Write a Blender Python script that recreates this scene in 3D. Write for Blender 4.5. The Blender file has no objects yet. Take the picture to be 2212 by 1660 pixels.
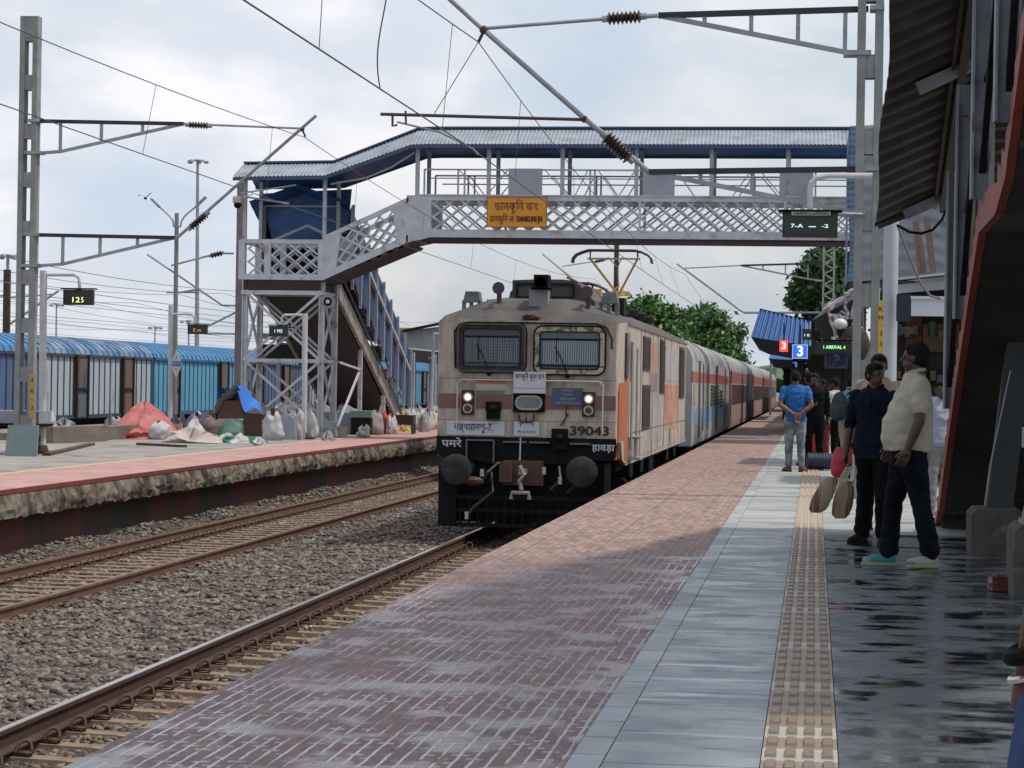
import bpy, math, random
import numpy as np
from mathutils import Vector, Matrix
from mathutils import noise as mn
R_ = math.radians
S = bpy.context.scene
COL = S.collection
random.seed(7); RNG = np.random.default_rng(7)

# ---------------------------------------------------------------- camera
YAW, ROLL, FPX = .1261, .016, 5149.0          # fitted to the photograph (focal length in pixels of a 2212-wide image)
CAMP = Vector((0, 0, 1.40))
Fw = Vector((-math.sin(YAW), math.cos(YAW), 0)); R0 = Vector((math.cos(YAW), math.sin(YAW), 0)); U0 = Vector((0, 0, 1))
Up = U0*math.cos(ROLL) - R0*math.sin(ROLL); Rt = R0*math.cos(ROLL) + U0*math.sin(ROLL)
cd = bpy.data.cameras.new("camera"); cam = bpy.data.objects.new("camera", cd); COL.objects.link(cam)
M = Matrix((Rt, Up, -Fw)).transposed().to_4x4(); M.translation = CAMP
cam.matrix_world = M
cd.sensor_width = 36; cd.lens = 36*FPX/2212; cd.clip_start = .1; cd.clip_end = 4000
S.camera = cam
def ray(px, py): return Fw + Rt*((px-1106)/FPX) - Up*((py-830)/FPX)
def at(px, py, Y): d = ray(px, py); return CAMP + d*(Y/d.y)          # a photo pixel at a known distance
def on(px, py, z=0.0): d = ray(px, py); return CAMP + d*((z-1.4)/d.z)  # a photo pixel on a known level
def atx(px, py, X): d = ray(px, py); return CAMP + d*(X/d.x)

# ---------------------------------------------------------------- light
SUN_EL, SUN_AZ = 63, 86      # azimuth measured from +y towards +x
w = bpy.data.worlds.new("World"); S.world = w; w.use_nodes = True
nt = w.node_tree; nt.nodes.clear()
def N(t, ty, **k):
    n = t.nodes.new(ty)
    for a, b in k.items():
        if a.startswith('i_'): n.inputs[a[2:]].default_value = b
        else: setattr(n, a, b)
    return n
def L(t, a, b): t.links.new(a, b)
sky = N(nt, 'ShaderNodeTexSky', sky_type='NISHITA', sun_disc=False); sky.sun_elevation = R_(SUN_EL); sky.sun_rotation = R_(SUN_AZ)
sky.dust_density = 3; sky.air_density = 1.2
sc = N(nt, 'ShaderNodeVectorMath', operation='SCALE'); sc.inputs[3].default_value = .105; L(nt, sky.outputs[0], sc.inputs[0])
tc = N(nt, 'ShaderNodeTexCoord')
mp = N(nt, 'ShaderNodeMapping'); mp.inputs['Scale'].default_value = (1, 1, 2.0); L(nt, tc.outputs['Generated'], mp.inputs[0])
n1 = N(nt, 'ShaderNodeTexNoise'); n1.inputs['Scale'].default_value = 8; n1.inputs['Detail'].default_value = 7; n1.inputs['Roughness'].default_value = .52; L(nt, mp.outputs[0], n1.inputs[0])
n2 = N(nt, 'ShaderNodeTexNoise'); n2.inputs['Scale'].default_value = 2.6; n2.inputs['Detail'].default_value = 4; n2.inputs['Distortion'].default_value = .6; L(nt, mp.outputs[0], n2.inputs[0])
r1 = N(nt, 'ShaderNodeValToRGB'); e = r1.color_ramp.elements
e[0].position = .36; e[0].color = (.44, .505, .60, 1); e[1].position = .62; e[1].color = (.70, .69, .72, 1)
a = e.new(.5); a.color = (.54, .57, .63, 1)
L(nt, n1.outputs[0], r1.inputs[0])
r2 = N(nt, 'ShaderNodeValToRGB'); e = r2.color_ramp.elements
e[0].position = .35; e[0].color = (.55, .55, .55, 1); e[1].position = .65; e[1].color = (.97, .97, .97, 1); L(nt, n2.outputs[0], r2.inputs[0])
mx = N(nt, 'ShaderNodeMix', data_type='RGBA'); L(nt, r2.outputs[0], mx.inputs[0]); L(nt, sc.outputs[0], mx.inputs[6]); L(nt, r1.outputs[0], mx.inputs[7])
sx = N(nt, 'ShaderNodeSeparateXYZ'); L(nt, tc.outputs['Generated'], sx.inputs[0]); mr_ = N(nt, 'ShaderNodeMapRange'); mr_.inputs[1].default_value = .16; mr_.inputs[2].default_value = .75; mr_.inputs[3].default_value = 1; mr_.inputs[4].default_value = .95; L(nt, sx.outputs[2], mr_.inputs[0])
sc2 = N(nt, 'ShaderNodeVectorMath', operation='SCALE'); L(nt, mx.outputs[2], sc2.inputs[0]); L(nt, mr_.outputs[0], sc2.inputs[3])   # an overcast sky is brighter overhead
bg = N(nt, 'ShaderNodeBackground'); L(nt, sc2.outputs[0], bg.inputs[0]); bg.inputs[1].default_value = 1.55
ow = N(nt, 'ShaderNodeOutputWorld'); L(nt, bg.outputs[0], ow.inputs[0])
sl = bpy.data.lights.new("sun", 'SUN'); sl.energy = 2.9; sl.angle = R_(2.5); sl.color = (1, .94, .85)
so = bpy.data.objects.new("sun", sl); COL.objects.link(so)
sd = Vector((math.sin(R_(SUN_AZ))*math.cos(R_(SUN_EL)), math.cos(R_(SUN_AZ))*math.cos(R_(SUN_EL)), math.sin(R_(SUN_EL))))
so.rotation_euler = sd.to_track_quat('Z', 'Y').to_euler(); so.location = (20, 20, 40)
S.view_settings.view_transform = 'Standard'; S.view_settings.look = 'None'; S.view_settings.exposure = -0.12; S.view_settings.gamma = 1
S.cycles.max_bounces = 5; S.cycles.diffuse_bounces = 3; S.cycles.glossy_bounces = 3; S.cycles.transparent_max_bounces = 6
S.cycles.use_denoising = True

# ---------------------------------------------------------------- materials
MATS = {}
def mat(name, c, c2=None, rough=.7, metal=0, scale=3.0, lo=.35, hi=.65, bump=0, bscale=30, emit=None, spec=.5, streak=None, coord='Object', detail=6, dirt=None, dscale=1.2, dlo=.5, dhi=.7, dist=.02):
    """Principled surface with two noise-mixed colours, optional dirt layer with a shape of its own and optional bump."""
    if name in MATS: return MATS[name]
    m = bpy.data.materials.new(name); m.use_nodes = True; t = m.node_tree; b = t.nodes['Principled BSDF']
    b.inputs['Roughness'].default_value = rough; b.inputs['Metallic'].default_value = metal; b.inputs['Specular IOR Level'].default_value = spec
    b.inputs['Base Color'].default_value = (*c, 1)
    tc = N(t, 'ShaderNodeTexCoord'); mp = N(t, 'ShaderNodeMapping'); L(t, tc.outputs[coord], mp.inputs[0])
    if streak: mp.inputs['Scale'].default_value = streak
    out = None
    def noise(s, d=detail):
        n = N(t, 'ShaderNodeTexNoise'); n.inputs['Scale'].default_value = s; n.inputs['Detail'].default_value = d; n.inputs['Roughness'].default_value = .6; L(t, mp.outputs[0], n.inputs[0]); return n
    def ramp(src, lo, hi):
        r = N(t, 'ShaderNodeMapRange'); r.inputs[1].default_value = lo; r.inputs[2].default_value = hi; L(t, src, r.inputs[0]); return r.outputs[0]
    if c2 is not None:
        f = ramp(noise(scale).outputs[0], lo, hi); x = N(t, 'ShaderNodeMix', data_type='RGBA'); L(t, f, x.inputs[0])
        x.inputs[6].default_value = (*c, 1); x.inputs[7].default_value = (*c2, 1); out = x.outputs[2]
    if dirt is not None:
        f = ramp(noise(dscale, 8).outputs[0], dlo, dhi); x = N(t, 'ShaderNodeMix', data_type='RGBA'); L(t, f, x.inputs[0])
        if out is not None: L(t, out, x.inputs[6])
        else: x.inputs[6].default_value = (*c, 1)
        x.inputs[7].default_value = (*dirt, 1); out = x.outputs[2]
    if out is not None: L(t, out, b.inputs['Base Color'])
    if bump:
        bn = N(t, 'ShaderNodeBump'); bn.inputs['Strength'].default_value = bump; bn.inputs['Distance'].default_value = dist; L(t, noise(bscale).outputs[0], bn.inputs['Height']); L(t, bn.outputs[0], b.inputs['Normal'])
    if emit:
        b.inputs['Emission Color'].default_value = (*c, 1); b.inputs['Emission Strength'].default_value = emit
    MATS[name] = m; return m

# ---------------------------------------------------------------- mesh builder
OFF = {}
def tag(o, label=None, cat=None, group=None, kind=None):
    if label: o['label'] = label
    if cat: o['category'] = cat
    if group: o['group'] = group
    if kind: o['kind'] = kind
    return o
def thing(name, label, cat, loc=(0, 0, 0), group=None):
    o = bpy.data.objects.new(name, None); COL.objects.link(o); o.location = loc; o.empty_display_size = .2
    OFF[o.name] = Vector(loc); return tag(o, label, cat, group)
def copy_tree(o, parent=None):
    c = o.copy(); COL.objects.link(c)
    if parent: c.parent = parent
    for ch in list(o.children): copy_tree(ch, c)
    return c
class MB:
    def __init__(s): s.v = []; s.f = []; s.m = []; s.k = 0
    def add(s, vs, fs, m=0):
        s.v += [tuple(q) for q in vs]; s.f += [tuple(i+s.k for i in q) for q in fs]; s.m += [m]*len(fs); s.k += len(vs)
    def box(s, c, d, rz=0, m=0, rx=0, ry=0):
        x, y, z = d[0]/2, d[1]/2, d[2]/2; Q = Matrix.Rotation(rz, 3, 'Z') @ Matrix.Rotation(ry, 3, 'Y') @ Matrix.Rotation(rx, 3, 'X') if (rz or rx or ry) else None
        vs = [Vector((a*x, b*y, e*z)) for a in (-1, 1) for b in (-1, 1) for e in (-1, 1)]
        if Q: vs = [Q @ q for q in vs]
        s.add([q+Vector(c) for q in vs], [(0, 1, 3, 2), (4, 6, 7, 5), (0, 4, 5, 1), (2, 3, 7, 6), (0, 2, 6, 4), (1, 5, 7, 3)], m)
    def bx(s, x0, x1, y0, y1, z0, z1, m=0): s.box(((x0+x1)/2, (y0+y1)/2, (z0+z1)/2), (abs(x1-x0), abs(y1-y0), abs(z1-z0)), m=m)
    def bar(s, p, q, w, h=None, m=0, up=(0, 0, 1)):
        h = h or w; p = Vector(p); q = Vector(q); d = (q-p).normalized(); u = Vector(up)
        if abs(d.dot(u)) > .99: u = Vector((0, 1, 0))
        a = d.cross(u).normalized()*w/2; b = a.cross(d).normalized()*h/2
        s.add([p-a-b, p+a-b, p+a+b, p-a+b, q-a-b, q+a-b, q+a+b, q-a+b], [(0, 1, 2, 3), (7, 6, 5, 4), (0, 4, 5, 1), (1, 5, 6, 2), (2, 6, 7, 3), (3, 7, 4, 0)], m)
    def tube(s, pts, r, seg=8, m=0, cap=True):
        pts = [Vector(p) for p in pts]; n = len(pts); rr = r if isinstance(r, (list, tuple)) else [r]*n; vs = []
        d0 = (pts[1]-pts[0]).normalized(); a = d0.cross(Vector((0, 0, 1)) if abs(d0.z) < .9 else Vector((1, 0, 0))).normalized()
        for i, p in enumerate(pts):
            d = ((pts[min(i+1, n-1)]-pts[max(i-1, 0)])).normalized(); a2 = a-d*a.dot(d)
            if a2.length > 1e-4: a = a2.normalized()
            b = a.cross(d).normalized()
            for k in range(seg):
                t = 2*math.pi*k/seg; vs.append(p+(a*math.cos(t)+b*math.sin(t))*rr[i])
        fs = [(i*seg+k, i*seg+(k+1) % seg, (i+1)*seg+(k+1) % seg, (i+1)*seg+k) for i in range(n-1) for k in range(seg)]
        if cap: fs += [tuple(range(seg-1, -1, -1)), tuple((n-1)*seg+k for k in range(seg))]
        s.add(vs, fs, m)
    def lathe(s, c, prof, seg=16, axis='Z', m=0):
        """prof: list of (radius, height along axis)"""
        vs = []; c = Vector(c)
        for r, h in prof:
            for k in range(seg):
                t = 2*math.pi*k/seg; x, y = r*math.cos(t), r*math.sin(t)
                vs.append(c+Vector({'Z': (x, y, h), 'Y': (x, h, -y), 'X': (h, x, y)}[axis]))
        n = len(prof); fs = [(i*seg+k, i*seg+(k+1) % seg, (i+1)*seg+(k+1) % seg, (i+1)*seg+k) for i in range(n-1) for k in range(seg)]
        fs += [tuple(range(seg-1, -1, -1)), tuple((n-1)*seg+k for k in range(seg))]
        s.add(vs, fs, m)
    def prism(s, poly, axis, a0, a1, m=0):
        """poly in the plane normal to axis, extruded from a0 to a1; axis 'Y' takes (x,z), 'X' takes (y,z), 'Z' takes (x,y)"""
        def P(p, a): return {'Y': (p[0], a, p[1]), 'X': (a, p[0], p[1]), 'Z': (p[0], p[1], a)}[axis]
        n = len(poly); s.add([P(p, a0) for p in poly]+[P(p, a1) for p in poly], [tuple(range(n)), tuple(range(2*n-1, n-1, -1))]+[(i, i+n, (i+1) % n+n, (i+1) % n) for i in range(n)], m)
    def ell(s, c, r, seg=16, m=0, rot=None):
        vs = []; c = Vector(c); r = (r, r, r) if not isinstance(r, (tuple, list)) else r; rows = seg//2
        for i in range(rows+1):
            ph = math.pi*i/rows
            for k in range(seg):
                t = 2*math.pi*k/seg; q = Vector((r[0]*math.sin(ph)*math.cos(t), r[1]*math.sin(ph)*math.sin(t), r[2]*math.cos(ph)))
                vs.append(c+(rot @ q if rot else q))
        s.add(vs, [(i*seg+k, (i+1)*seg+k, (i+1)*seg+(k+1) % seg, i*seg+(k+1) % seg) for i in range(rows) for k in range(seg)], m)
    def grid(s, fn, nu, nv, m=0, both=False):
        vs = [fn(i/nu, j/nv) for j in range(nv+1) for i in range(nu+1)]
        s.add(vs, [(j*(nu+1)+i, j*(nu+1)+i+1, (j+1)*(nu+1)+i+1, (j+1)*(nu+1)+i) for j in range(nv) for i in range(nu)], m)
    def mesh(s, name, mats, off, smooth):
        me = bpy.data.meshes.new(name)
        me.from_pydata([(a-off[0], b-off[1], c-off[2]) for a, b, c in s.v], [], s.f)
        for q in (mats if isinstance(mats, (list, tuple)) else [mats]): me.materials.append(q)
        me.polygons.foreach_set('material_index', s.m); me.polygons.foreach_set('use_smooth', [bool(smooth)]*len(s.f)); me.update(); return me
    def build(s, name, mats, parent=None, smooth=False, at=None, fix=True):
        root = parent
        while root is not None and root.parent is not None: root = root.parent
        off = OFF[root.name] if root is not None else Vector(at or (0, 0, 0))
        me = s.mesh(name, mats, off, smooth)
        if fix:
            import bmesh; b = bmesh.new(); b.from_mesh(me); bmesh.ops.remove_doubles(b, verts=b.verts, dist=1e-5); bmesh.ops.recalc_face_normals(b, faces=b.faces); b.to_mesh(me); b.free()
        if smooth == 'auto': pass
        o = bpy.data.objects.new(name, me); COL.objects.link(o)
        if parent is not None: o.parent = parent
        else: o.location = off; OFF[o.name] = Vector(off)
        if smooth == 1:
            try: me.set_sharp_from_angle(angle=R_(40))
            except Exception: pass
        return o
def solo(mb, name, m, label, cat, group=None, smooth=False, at=(0, 0, 0)): return tag(mb.build(name, m, None, smooth, at), label, cat, group)
def struct(mb, name, m, kind='structure', **k): return tag(mb.build(name, m, None, **k), kind=kind)
def text(body, name, m, parent, loc, size, rot=(math.pi/2, 0, 0), depth=.004, width=None, off=.0, align='CENTER'):
    """Lettering as real geometry: a text curve turned into a mesh part."""
    cu = bpy.data.curves.new('lettering', 'FONT'); cu.body = body; cu.size = size; cu.extrude = depth; cu.align_x = align; cu.align_y = 'CENTER'; cu.offset = off
    t = bpy.data.objects.new('lettering', cu); COL.objects.link(t); bpy.context.view_layer.update()
    me = bpy.data.meshes.new_from_object(t.evaluated_get(bpy.context.evaluated_depsgraph_get())); bpy.data.objects.remove(t)
    me.materials.clear(); me.materials.append(m)
    o = bpy.data.objects.new(name, me); COL.objects.link(o)
    root = parent
    while root is not None and root.parent is not None: root = root.parent
    base = OFF[root.name] if root is not None else Vector((0, 0, 0))
    xs = [v.co.x for v in me.vertices] or [0, 1]; sx = 1
    if width: sx = width/max(1e-6, max(xs)-min(xs))
    me.transform(Matrix.Translation(Vector(loc)-base) @ Matrix.Rotation(rot[2], 4, 'Z') @ Matrix.Rotation(rot[0], 4, 'X') @ Matrix.Diagonal((sx, 1, 1, 1)))
    o.parent = parent; return o

# ---- palette (real-world base colours)
galv = mat('galvanised_steel', (.36, .38, .40), (.25, .27, .29), .55, .3, 4, dirt=(.2, .15, .1), dlo=.62, dhi=.75)
whitep = mat('weathered_white_paint', (.56, .57, .60), (.46, .47, .50), .6, 0, 3, dirt=(.24, .19, .16), dscale=2, dlo=.53, dhi=.72)
conc = mat('mast_concrete', (.30, .31, .30), (.20, .21, .21), .85, 0, 3, bump=.2)
darkm = mat('dark_metal', (.012, .012, .013), (.022, .020, .018), .75, .0, 5, spec=.15)
black = mat('black', (.006, .006, .007), (.012, .011, .010), .8, 0, 5, spec=.12)
rust = mat('rusty_steel', (.11, .055, .035), (.06, .035, .025), .7, .2, 8)
wirem = mat('wire_metal', (.08, .075, .08), None, .5, .4)
porc = mat('insulator_glaze', (.05, .03, .03), (.08, .06, .055), .3, 0, 6)
bluesh = mat('blue_sheet', (.015, .08, .27), (.035, .14, .36), .45, 0, 1.5, streak=(1, 1, 4), dirt=(.03, .05, .10), dlo=.45, dhi=.7)
greysh = mat('grey_roof_sheet', (.32, .36, .40), (.22, .25, .29), .5, .2, 2, dirt=(.15, .13, .12), dlo=.55, dhi=.75)
ledbody = mat('display_body', (.02, .022, .022), None, .5)
# ================================================================ SETTING
RX1, RZ1 = -4.52, -.98       # near track: centre, rail top
RX2, RZ2 = -9.70, -1.15
EDGE, LEDGE, LZ = -2.65, -11.22, -.19
def node_mat(name):
    m = bpy.data.materials.new(name); m.use_nodes = True; t = m.node_tree; b = t.nodes['Principled BSDF']; MATS[name] = m
    g = N(t, 'ShaderNodeNewGeometry'); return m, t, b, g.outputs['Position']
def nz(t, src, scale, detail=4, vec=None, rough=.55):
    n = N(t, 'ShaderNodeTexNoise'); n.inputs['Scale'].default_value = scale; n.inputs['Detail'].default_value = detail; n.inputs['Roughness'].default_value = rough
    if vec:
        mp = N(t, 'ShaderNodeMapping'); mp.inputs['Scale'].default_value = vec; L(t, src, mp.inputs[0]); src = mp.outputs[0]
    L(t, src, n.inputs[0]); return n.outputs[0]
def rng(t, src, a, b, c=0, d=1):
    r = N(t, 'ShaderNodeMapRange'); r.inputs[1].default_value = a; r.inputs[2].default_value = b; r.inputs[3].default_value = c; r.inputs[4].default_value = d; L(t, src, r.inputs[0]); return r.outputs[0]
def mth(t, op, a, b=None, clamp=False):
    n = N(t, 'ShaderNodeMath', operation=op, use_clamp=clamp)
    for i, q in enumerate((a, b)):
        if q is None: continue
        if isinstance(q, (int, float)): n.inputs[i].default_value = q
        else: L(t, q, n.inputs[i])
    return n.outputs[0]
def mixc(t, f, a, b):
    x = N(t, 'ShaderNodeMix', data_type='RGBA')
    if isinstance(f, (int, float)): x.inputs[0].default_value = f
    else: L(t, f, x.inputs[0])
    for i, q in ((6, a), (7, b)):
        if isinstance(q, tuple): x.inputs[i].default_value = (*q, 1)
        else: L(t, q, x.inputs[i])
    return x.outputs[2]
def sep(t, src):
    s = N(t, 'ShaderNodeSeparateXYZ'); L(t, src, s.inputs[0]); return s.outputs
# --- pavers (red) : small blocks with joints, puddled joints and a wet near part painted darker up to the shadow edge
m, t, b, P = node_mat('red_pavers')
X, Y, Z = sep(t, P)
mp = N(t, 'ShaderNodeMapping'); mp.inputs['Rotation'].default_value = (0, 0, math.pi/2); L(t, P, mp.inputs[0])
ms_ = N(t, 'ShaderNodeMapping'); ms_.inputs['Scale'].default_value = (.36, 1, 1); L(t, mp.outputs[0], ms_.inputs[0])
wv = N(t, 'ShaderNodeVectorMath', operation='ADD'); L(t, ms_.outputs[0], wv.inputs[0]); wn_ = N(t, 'ShaderNodeTexNoise'); wn_.inputs['Scale'].default_value = 9; L(t, P, wn_.inputs[0]); ws_ = N(t, 'ShaderNodeVectorMath', operation='SCALE'); ws_.inputs[3].default_value = .012; L(t, wn_.outputs['Color'], ws_.inputs[0]); L(t, ws_.outputs[0], wv.inputs[1])
br = N(t, 'ShaderNodeTexBrick', offset=.5); L(t, wv.outputs[0], br.inputs[0]); br.inputs['Scale'].default_value = 1
br.inputs['Brick Width'].default_value = .062; br.inputs['Row Height'].default_value = .065; br.inputs['Mortar Size'].default_value = .0062; br.inputs['Mortar Smooth'].default_value = .3
b2 = N(t, 'ShaderNodeTexBrick', offset=0); L(t, mp.outputs[0], b2.inputs[0]); b2.inputs['Scale'].default_value = 1
b2.inputs['Brick Width'].default_value = 1.2; b2.inputs['Row Height'].default_value = .6; b2.inputs['Mortar Size'].default_value = .006
# the wet area's darker tone ends diagonally, painted along the stair roof's shadow edge
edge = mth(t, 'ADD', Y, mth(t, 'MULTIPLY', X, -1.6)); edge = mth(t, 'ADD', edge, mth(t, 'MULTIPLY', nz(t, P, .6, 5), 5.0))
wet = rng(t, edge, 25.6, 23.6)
edge2 = mth(t, 'ADD', Y, mth(t, 'MULTIPLY', nz(t, P, .45, 4), 60)); band = rng(t, mth(t, 'ABSOLUTE', mth(t, 'SUBTRACT', nz(t, P, 1.0, 3, (.6, .12, 1)), .5)), .03, .0)
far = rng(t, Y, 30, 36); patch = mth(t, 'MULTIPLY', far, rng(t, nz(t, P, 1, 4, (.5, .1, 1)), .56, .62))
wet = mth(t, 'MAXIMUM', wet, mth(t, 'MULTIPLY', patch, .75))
dry = mixc(t, nz(t, P, 1.2, 6), (.205, .142, .122), (.30, .215, .185)); dry = mixc(t, rng(t, nz(t, P, 22, 3), .35, .7), dry, (.31, .20, .165))
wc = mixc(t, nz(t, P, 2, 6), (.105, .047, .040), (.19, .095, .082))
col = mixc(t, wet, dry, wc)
vr = N(t, 'ShaderNodeTexWhiteNoise', noise_dimensions='2D')
def line(src, pitch, half):
    return rng(t, mth(t, 'ABSOLUTE', mth(t, 'SUBTRACT', mth(t, 'FRACT', mth(t, 'DIVIDE', src, pitch)), .5)), .5-half*1.3, .5-half*.7)
wb_ = mth(t, 'MULTIPLY', mth(t, 'SUBTRACT', nz(t, P, 7, 3), .5), .016)
Xw = mth(t, 'ADD', X, wb_); Yw = mth(t, 'ADD', mth(t, 'ADD', Y, mth(t, 'MULTIPLY', wb_, 3)), mth(t, 'MULTIPLY', mth(t, 'FLOOR', mth(t, 'DIVIDE', mth(t, 'ADD', Xw, .0325), .065)), .083))
LJ = line(Xw, .065, .10); TJ = line(Yw, .19, .09); JT = mth(t, 'MAXIMUM', LJ, mth(t, 'MULTIPLY', TJ, .8))
cv = N(t, 'ShaderNodeCombineXYZ'); L(t, mth(t, 'FLOOR', mth(t, 'DIVIDE', Xw, .065)), cv.inputs[0]); L(t, mth(t, 'FLOOR', mth(t, 'DIVIDE', Yw, .19)), cv.inputs[1]); L(t, cv.outputs[0], vr.inputs[0])
hs_ = N(t, 'ShaderNodeHueSaturation'); L(t, col, hs_.inputs['Color']); L(t, rng(t, vr.outputs[0], 0, 1, .74, 1.28), hs_.inputs['Value']); col = hs_.outputs[0]
col = mixc(t, mth(t, 'MULTIPLY', JT, rng(t, wet, 0, 1, .10, .45)), col, (.10, .065, .06)); col = mixc(t, mth(t, 'MULTIPLY', b2.outputs['Fac'], .6), col, (.05, .035, .035))
L(t, col, b.inputs['Base Color'])
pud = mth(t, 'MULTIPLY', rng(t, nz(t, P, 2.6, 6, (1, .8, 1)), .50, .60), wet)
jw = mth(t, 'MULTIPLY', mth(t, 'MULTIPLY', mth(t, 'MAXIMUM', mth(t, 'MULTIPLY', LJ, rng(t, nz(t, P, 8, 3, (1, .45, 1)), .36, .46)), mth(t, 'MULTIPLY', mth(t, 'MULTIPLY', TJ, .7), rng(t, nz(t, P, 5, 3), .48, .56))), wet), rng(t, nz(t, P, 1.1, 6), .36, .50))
wf = mth(t, 'MAXIMUM', jw, mth(t, 'MULTIPLY', pud, .75)); sky_sheen = mth(t, 'MULTIPLY', mth(t, 'MAXIMUM', mth(t, 'MULTIPLY', jw, .85), mth(t, 'MULTIPLY', pud, rng(t, nz(t, P, 18, 5), .35, .65, 0, .5))), rng(t, Y, 21, 13, .5, 1)); L(t, mixc(t, mth(t, 'MULTIPLY', sky_sheen, .8), col, (.36, .36, .39)), b.inputs['Base Color'])  # sky reflection in wet joints and puddles, painted as a pale colour
rough = mth(t, 'SUBTRACT', rng(t, wet, 0, 1, .85, .55), mth(t, 'MULTIPLY', wf, .42)); L(t, rough, b.inputs['Roughness'])
h = mth(t, 'ADD', mth(t, 'MULTIPLY', JT, -1), mth(t, 'MULTIPLY', nz(t, P, 60, 3), .35))
bn = N(t, 'ShaderNodeBump'); bn.inputs['Distance'].default_value = .006; L(t, mth(t, 'SUBTRACT', .85, mth(t, 'MULTIPLY', wf, .8)), bn.inputs['Strength']); L(t, h, bn.inputs['Height']); L(t, bn.outputs[0], b.inputs['Normal'])
PAVER = m
# --- grey slabs, wet in the foreground, with reflections painted into the colour
def slab_mat(name, dark, bx_, by_, wetedge=23.5, gloss=.10, sky_streaks=0.0):
    m, t, b, P = node_mat(name); X, Y, Z = sep(t, P)
    br = N(t, 'ShaderNodeTexBrick', offset=0); ms_ = N(t, 'ShaderNodeMapping'); ms_.inputs['Scale'].default_value = (1, .25, 1); L(t, P, ms_.inputs[0]); L(t, ms_.outputs[0], br.inputs[0]); br.inputs['Scale'].default_value = 1
    br.inputs['Brick Width'].default_value = bx_; br.inputs['Row Height'].default_value = by_*.25; br.inputs['Mortar Size'].default_value = .0035; br.inputs['Mortar Smooth'].default_value = .4
    br.inputs['Color1'].default_value = (.30, .30, .30, 1); br.inputs['Color2'].default_value = (.75, .75, .75, 1)
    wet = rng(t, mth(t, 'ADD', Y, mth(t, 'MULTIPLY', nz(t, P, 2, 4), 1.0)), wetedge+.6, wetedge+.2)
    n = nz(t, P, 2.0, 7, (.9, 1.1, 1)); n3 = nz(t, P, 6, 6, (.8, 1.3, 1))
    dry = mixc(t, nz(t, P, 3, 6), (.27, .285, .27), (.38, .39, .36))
    wc = mixc(t, rng(t, mth(t, 'ADD', mth(t, 'MULTIPLY', n, .7), mth(t, 'MULTIPLY', n3, .3)), .44, .56), dark[1], dark[0])  # wet film painted darker, like the dark things it mirrors
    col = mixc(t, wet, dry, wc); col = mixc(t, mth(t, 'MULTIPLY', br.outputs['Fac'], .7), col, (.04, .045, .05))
    hs_ = N(t, 'ShaderNodeHueSaturation'); L(t, col, hs_.inputs['Color']); sb_ = sep(t, br.outputs['Color']); L(t, rng(t, sb_[0], .30, .75, .82, 1.14), hs_.inputs['Value']); col = hs_.outputs[0]
    col = mixc(t, mth(t, 'MULTIPLY', rng(t, nz(t, P, 1.7, 8), .52, .68), .45), col, (.07, .072, .075))
    stk = rng(t, nz(t, P, 3.0, 5, (.25, 2.2, 1)), .56, .68); col = mixc(t, mth(t, 'MULTIPLY', mth(t, 'MULTIPLY', stk, wet), sky_streaks), col, (.50, .54, .57))  # pale sky reflections painted as streaks over the wet part
    L(t, col, b.inputs['Base Color'])
    film = rng(t, mth(t, 'ADD', mth(t, 'MULTIPLY', n, .7), mth(t, 'MULTIPLY', n3, .3)), .43, .57)
    film = mth(t, 'MULTIPLY', film, wet)
    L(t, mth(t, 'SUBTRACT', .62, mth(t, 'MULTIPLY', film, .62-gloss)), b.inputs['Roughness'])
    b.inputs['Specular IOR Level'].default_value = .5
    bn = N(t, 'ShaderNodeBump'); bn.inputs['Distance'].default_value = .006
    L(t, mth(t, 'SUBTRACT', .55, mth(t, 'MULTIPLY', film, .52)), bn.inputs['Strength']); L(t, mth(t, 'ADD', nz(t, P, 14, 5), mth(t, 'MULTIPLY', nz(t, P, 2, 2), 1.5)), bn.inputs['Height']); L(t, bn.outputs[0], b.inputs['Normal'])
    return m
SLABL = slab_mat('grey_stone_slabs', ((.11, .135, .155), (.25, .285, .31)), 1.5, .42, gloss=.16, sky_streaks=.75)
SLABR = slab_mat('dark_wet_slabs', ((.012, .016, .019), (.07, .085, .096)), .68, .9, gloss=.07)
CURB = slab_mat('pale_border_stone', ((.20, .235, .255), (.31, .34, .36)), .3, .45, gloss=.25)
farslab = mat('far_platform_slabs', (.33, .30, .27), (.22, .20, .18), .85, 0, 1.3, dirt=(.17, .15, .13), dscale=.8, dlo=.56, dhi=.62, coord='Object')
farred = mat('far_platform_red', (.37, .19, .165), (.47, .29, .26), .8, 0, 2, dirt=(.3, .18, .15), dscale=3, dlo=.55, dhi=.75)
yline = mat('faded_yellow_line', (.55, .42, .2), (.45, .38, .28), .8, 0, 2)
gnd = mat('earth', (.12, .10, .085), (.19, .165, .14), .95, 0, 1.5, bump=.4, bscale=8)
m, t, b, P = node_mat('ballast_bed')
v = N(t, 'ShaderNodeTexVoronoi'); v.inputs['Scale'].default_value = 18; L(t, P, v.inputs[0])
sv = sep(t, v.outputs['Color'])
c = mixc(t, sv[0], (.03, .025, .022), (.12, .10, .085)); c = mixc(t, rng(t, v.outputs['Distance'], .5, .9), c, (.03, .025, .022)); c = mixc(t, rng(t, nz(t, P, .5, 4), .45, .6), c, mixc(t, .5, c, (.13, .085, .055)))
L(t, c, b.inputs['Base Color']); b.inputs['Roughness'].default_value = .9
bn = N(t, 'ShaderNodeBump'); bn.inputs['Strength'].default_value = 1; bn.inputs['Distance'].default_value = .04; bn.invert = True; L(t, v.outputs['Distance'], bn.inputs['Height']); L(t, bn.outputs[0], b.inputs['Normal'])
BALL = m
# ground sheet
g = MB(); g.bx(-900, 900, -60, 2500, -1.75, -1.7); struct(g, 'ground', gnd)
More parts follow.
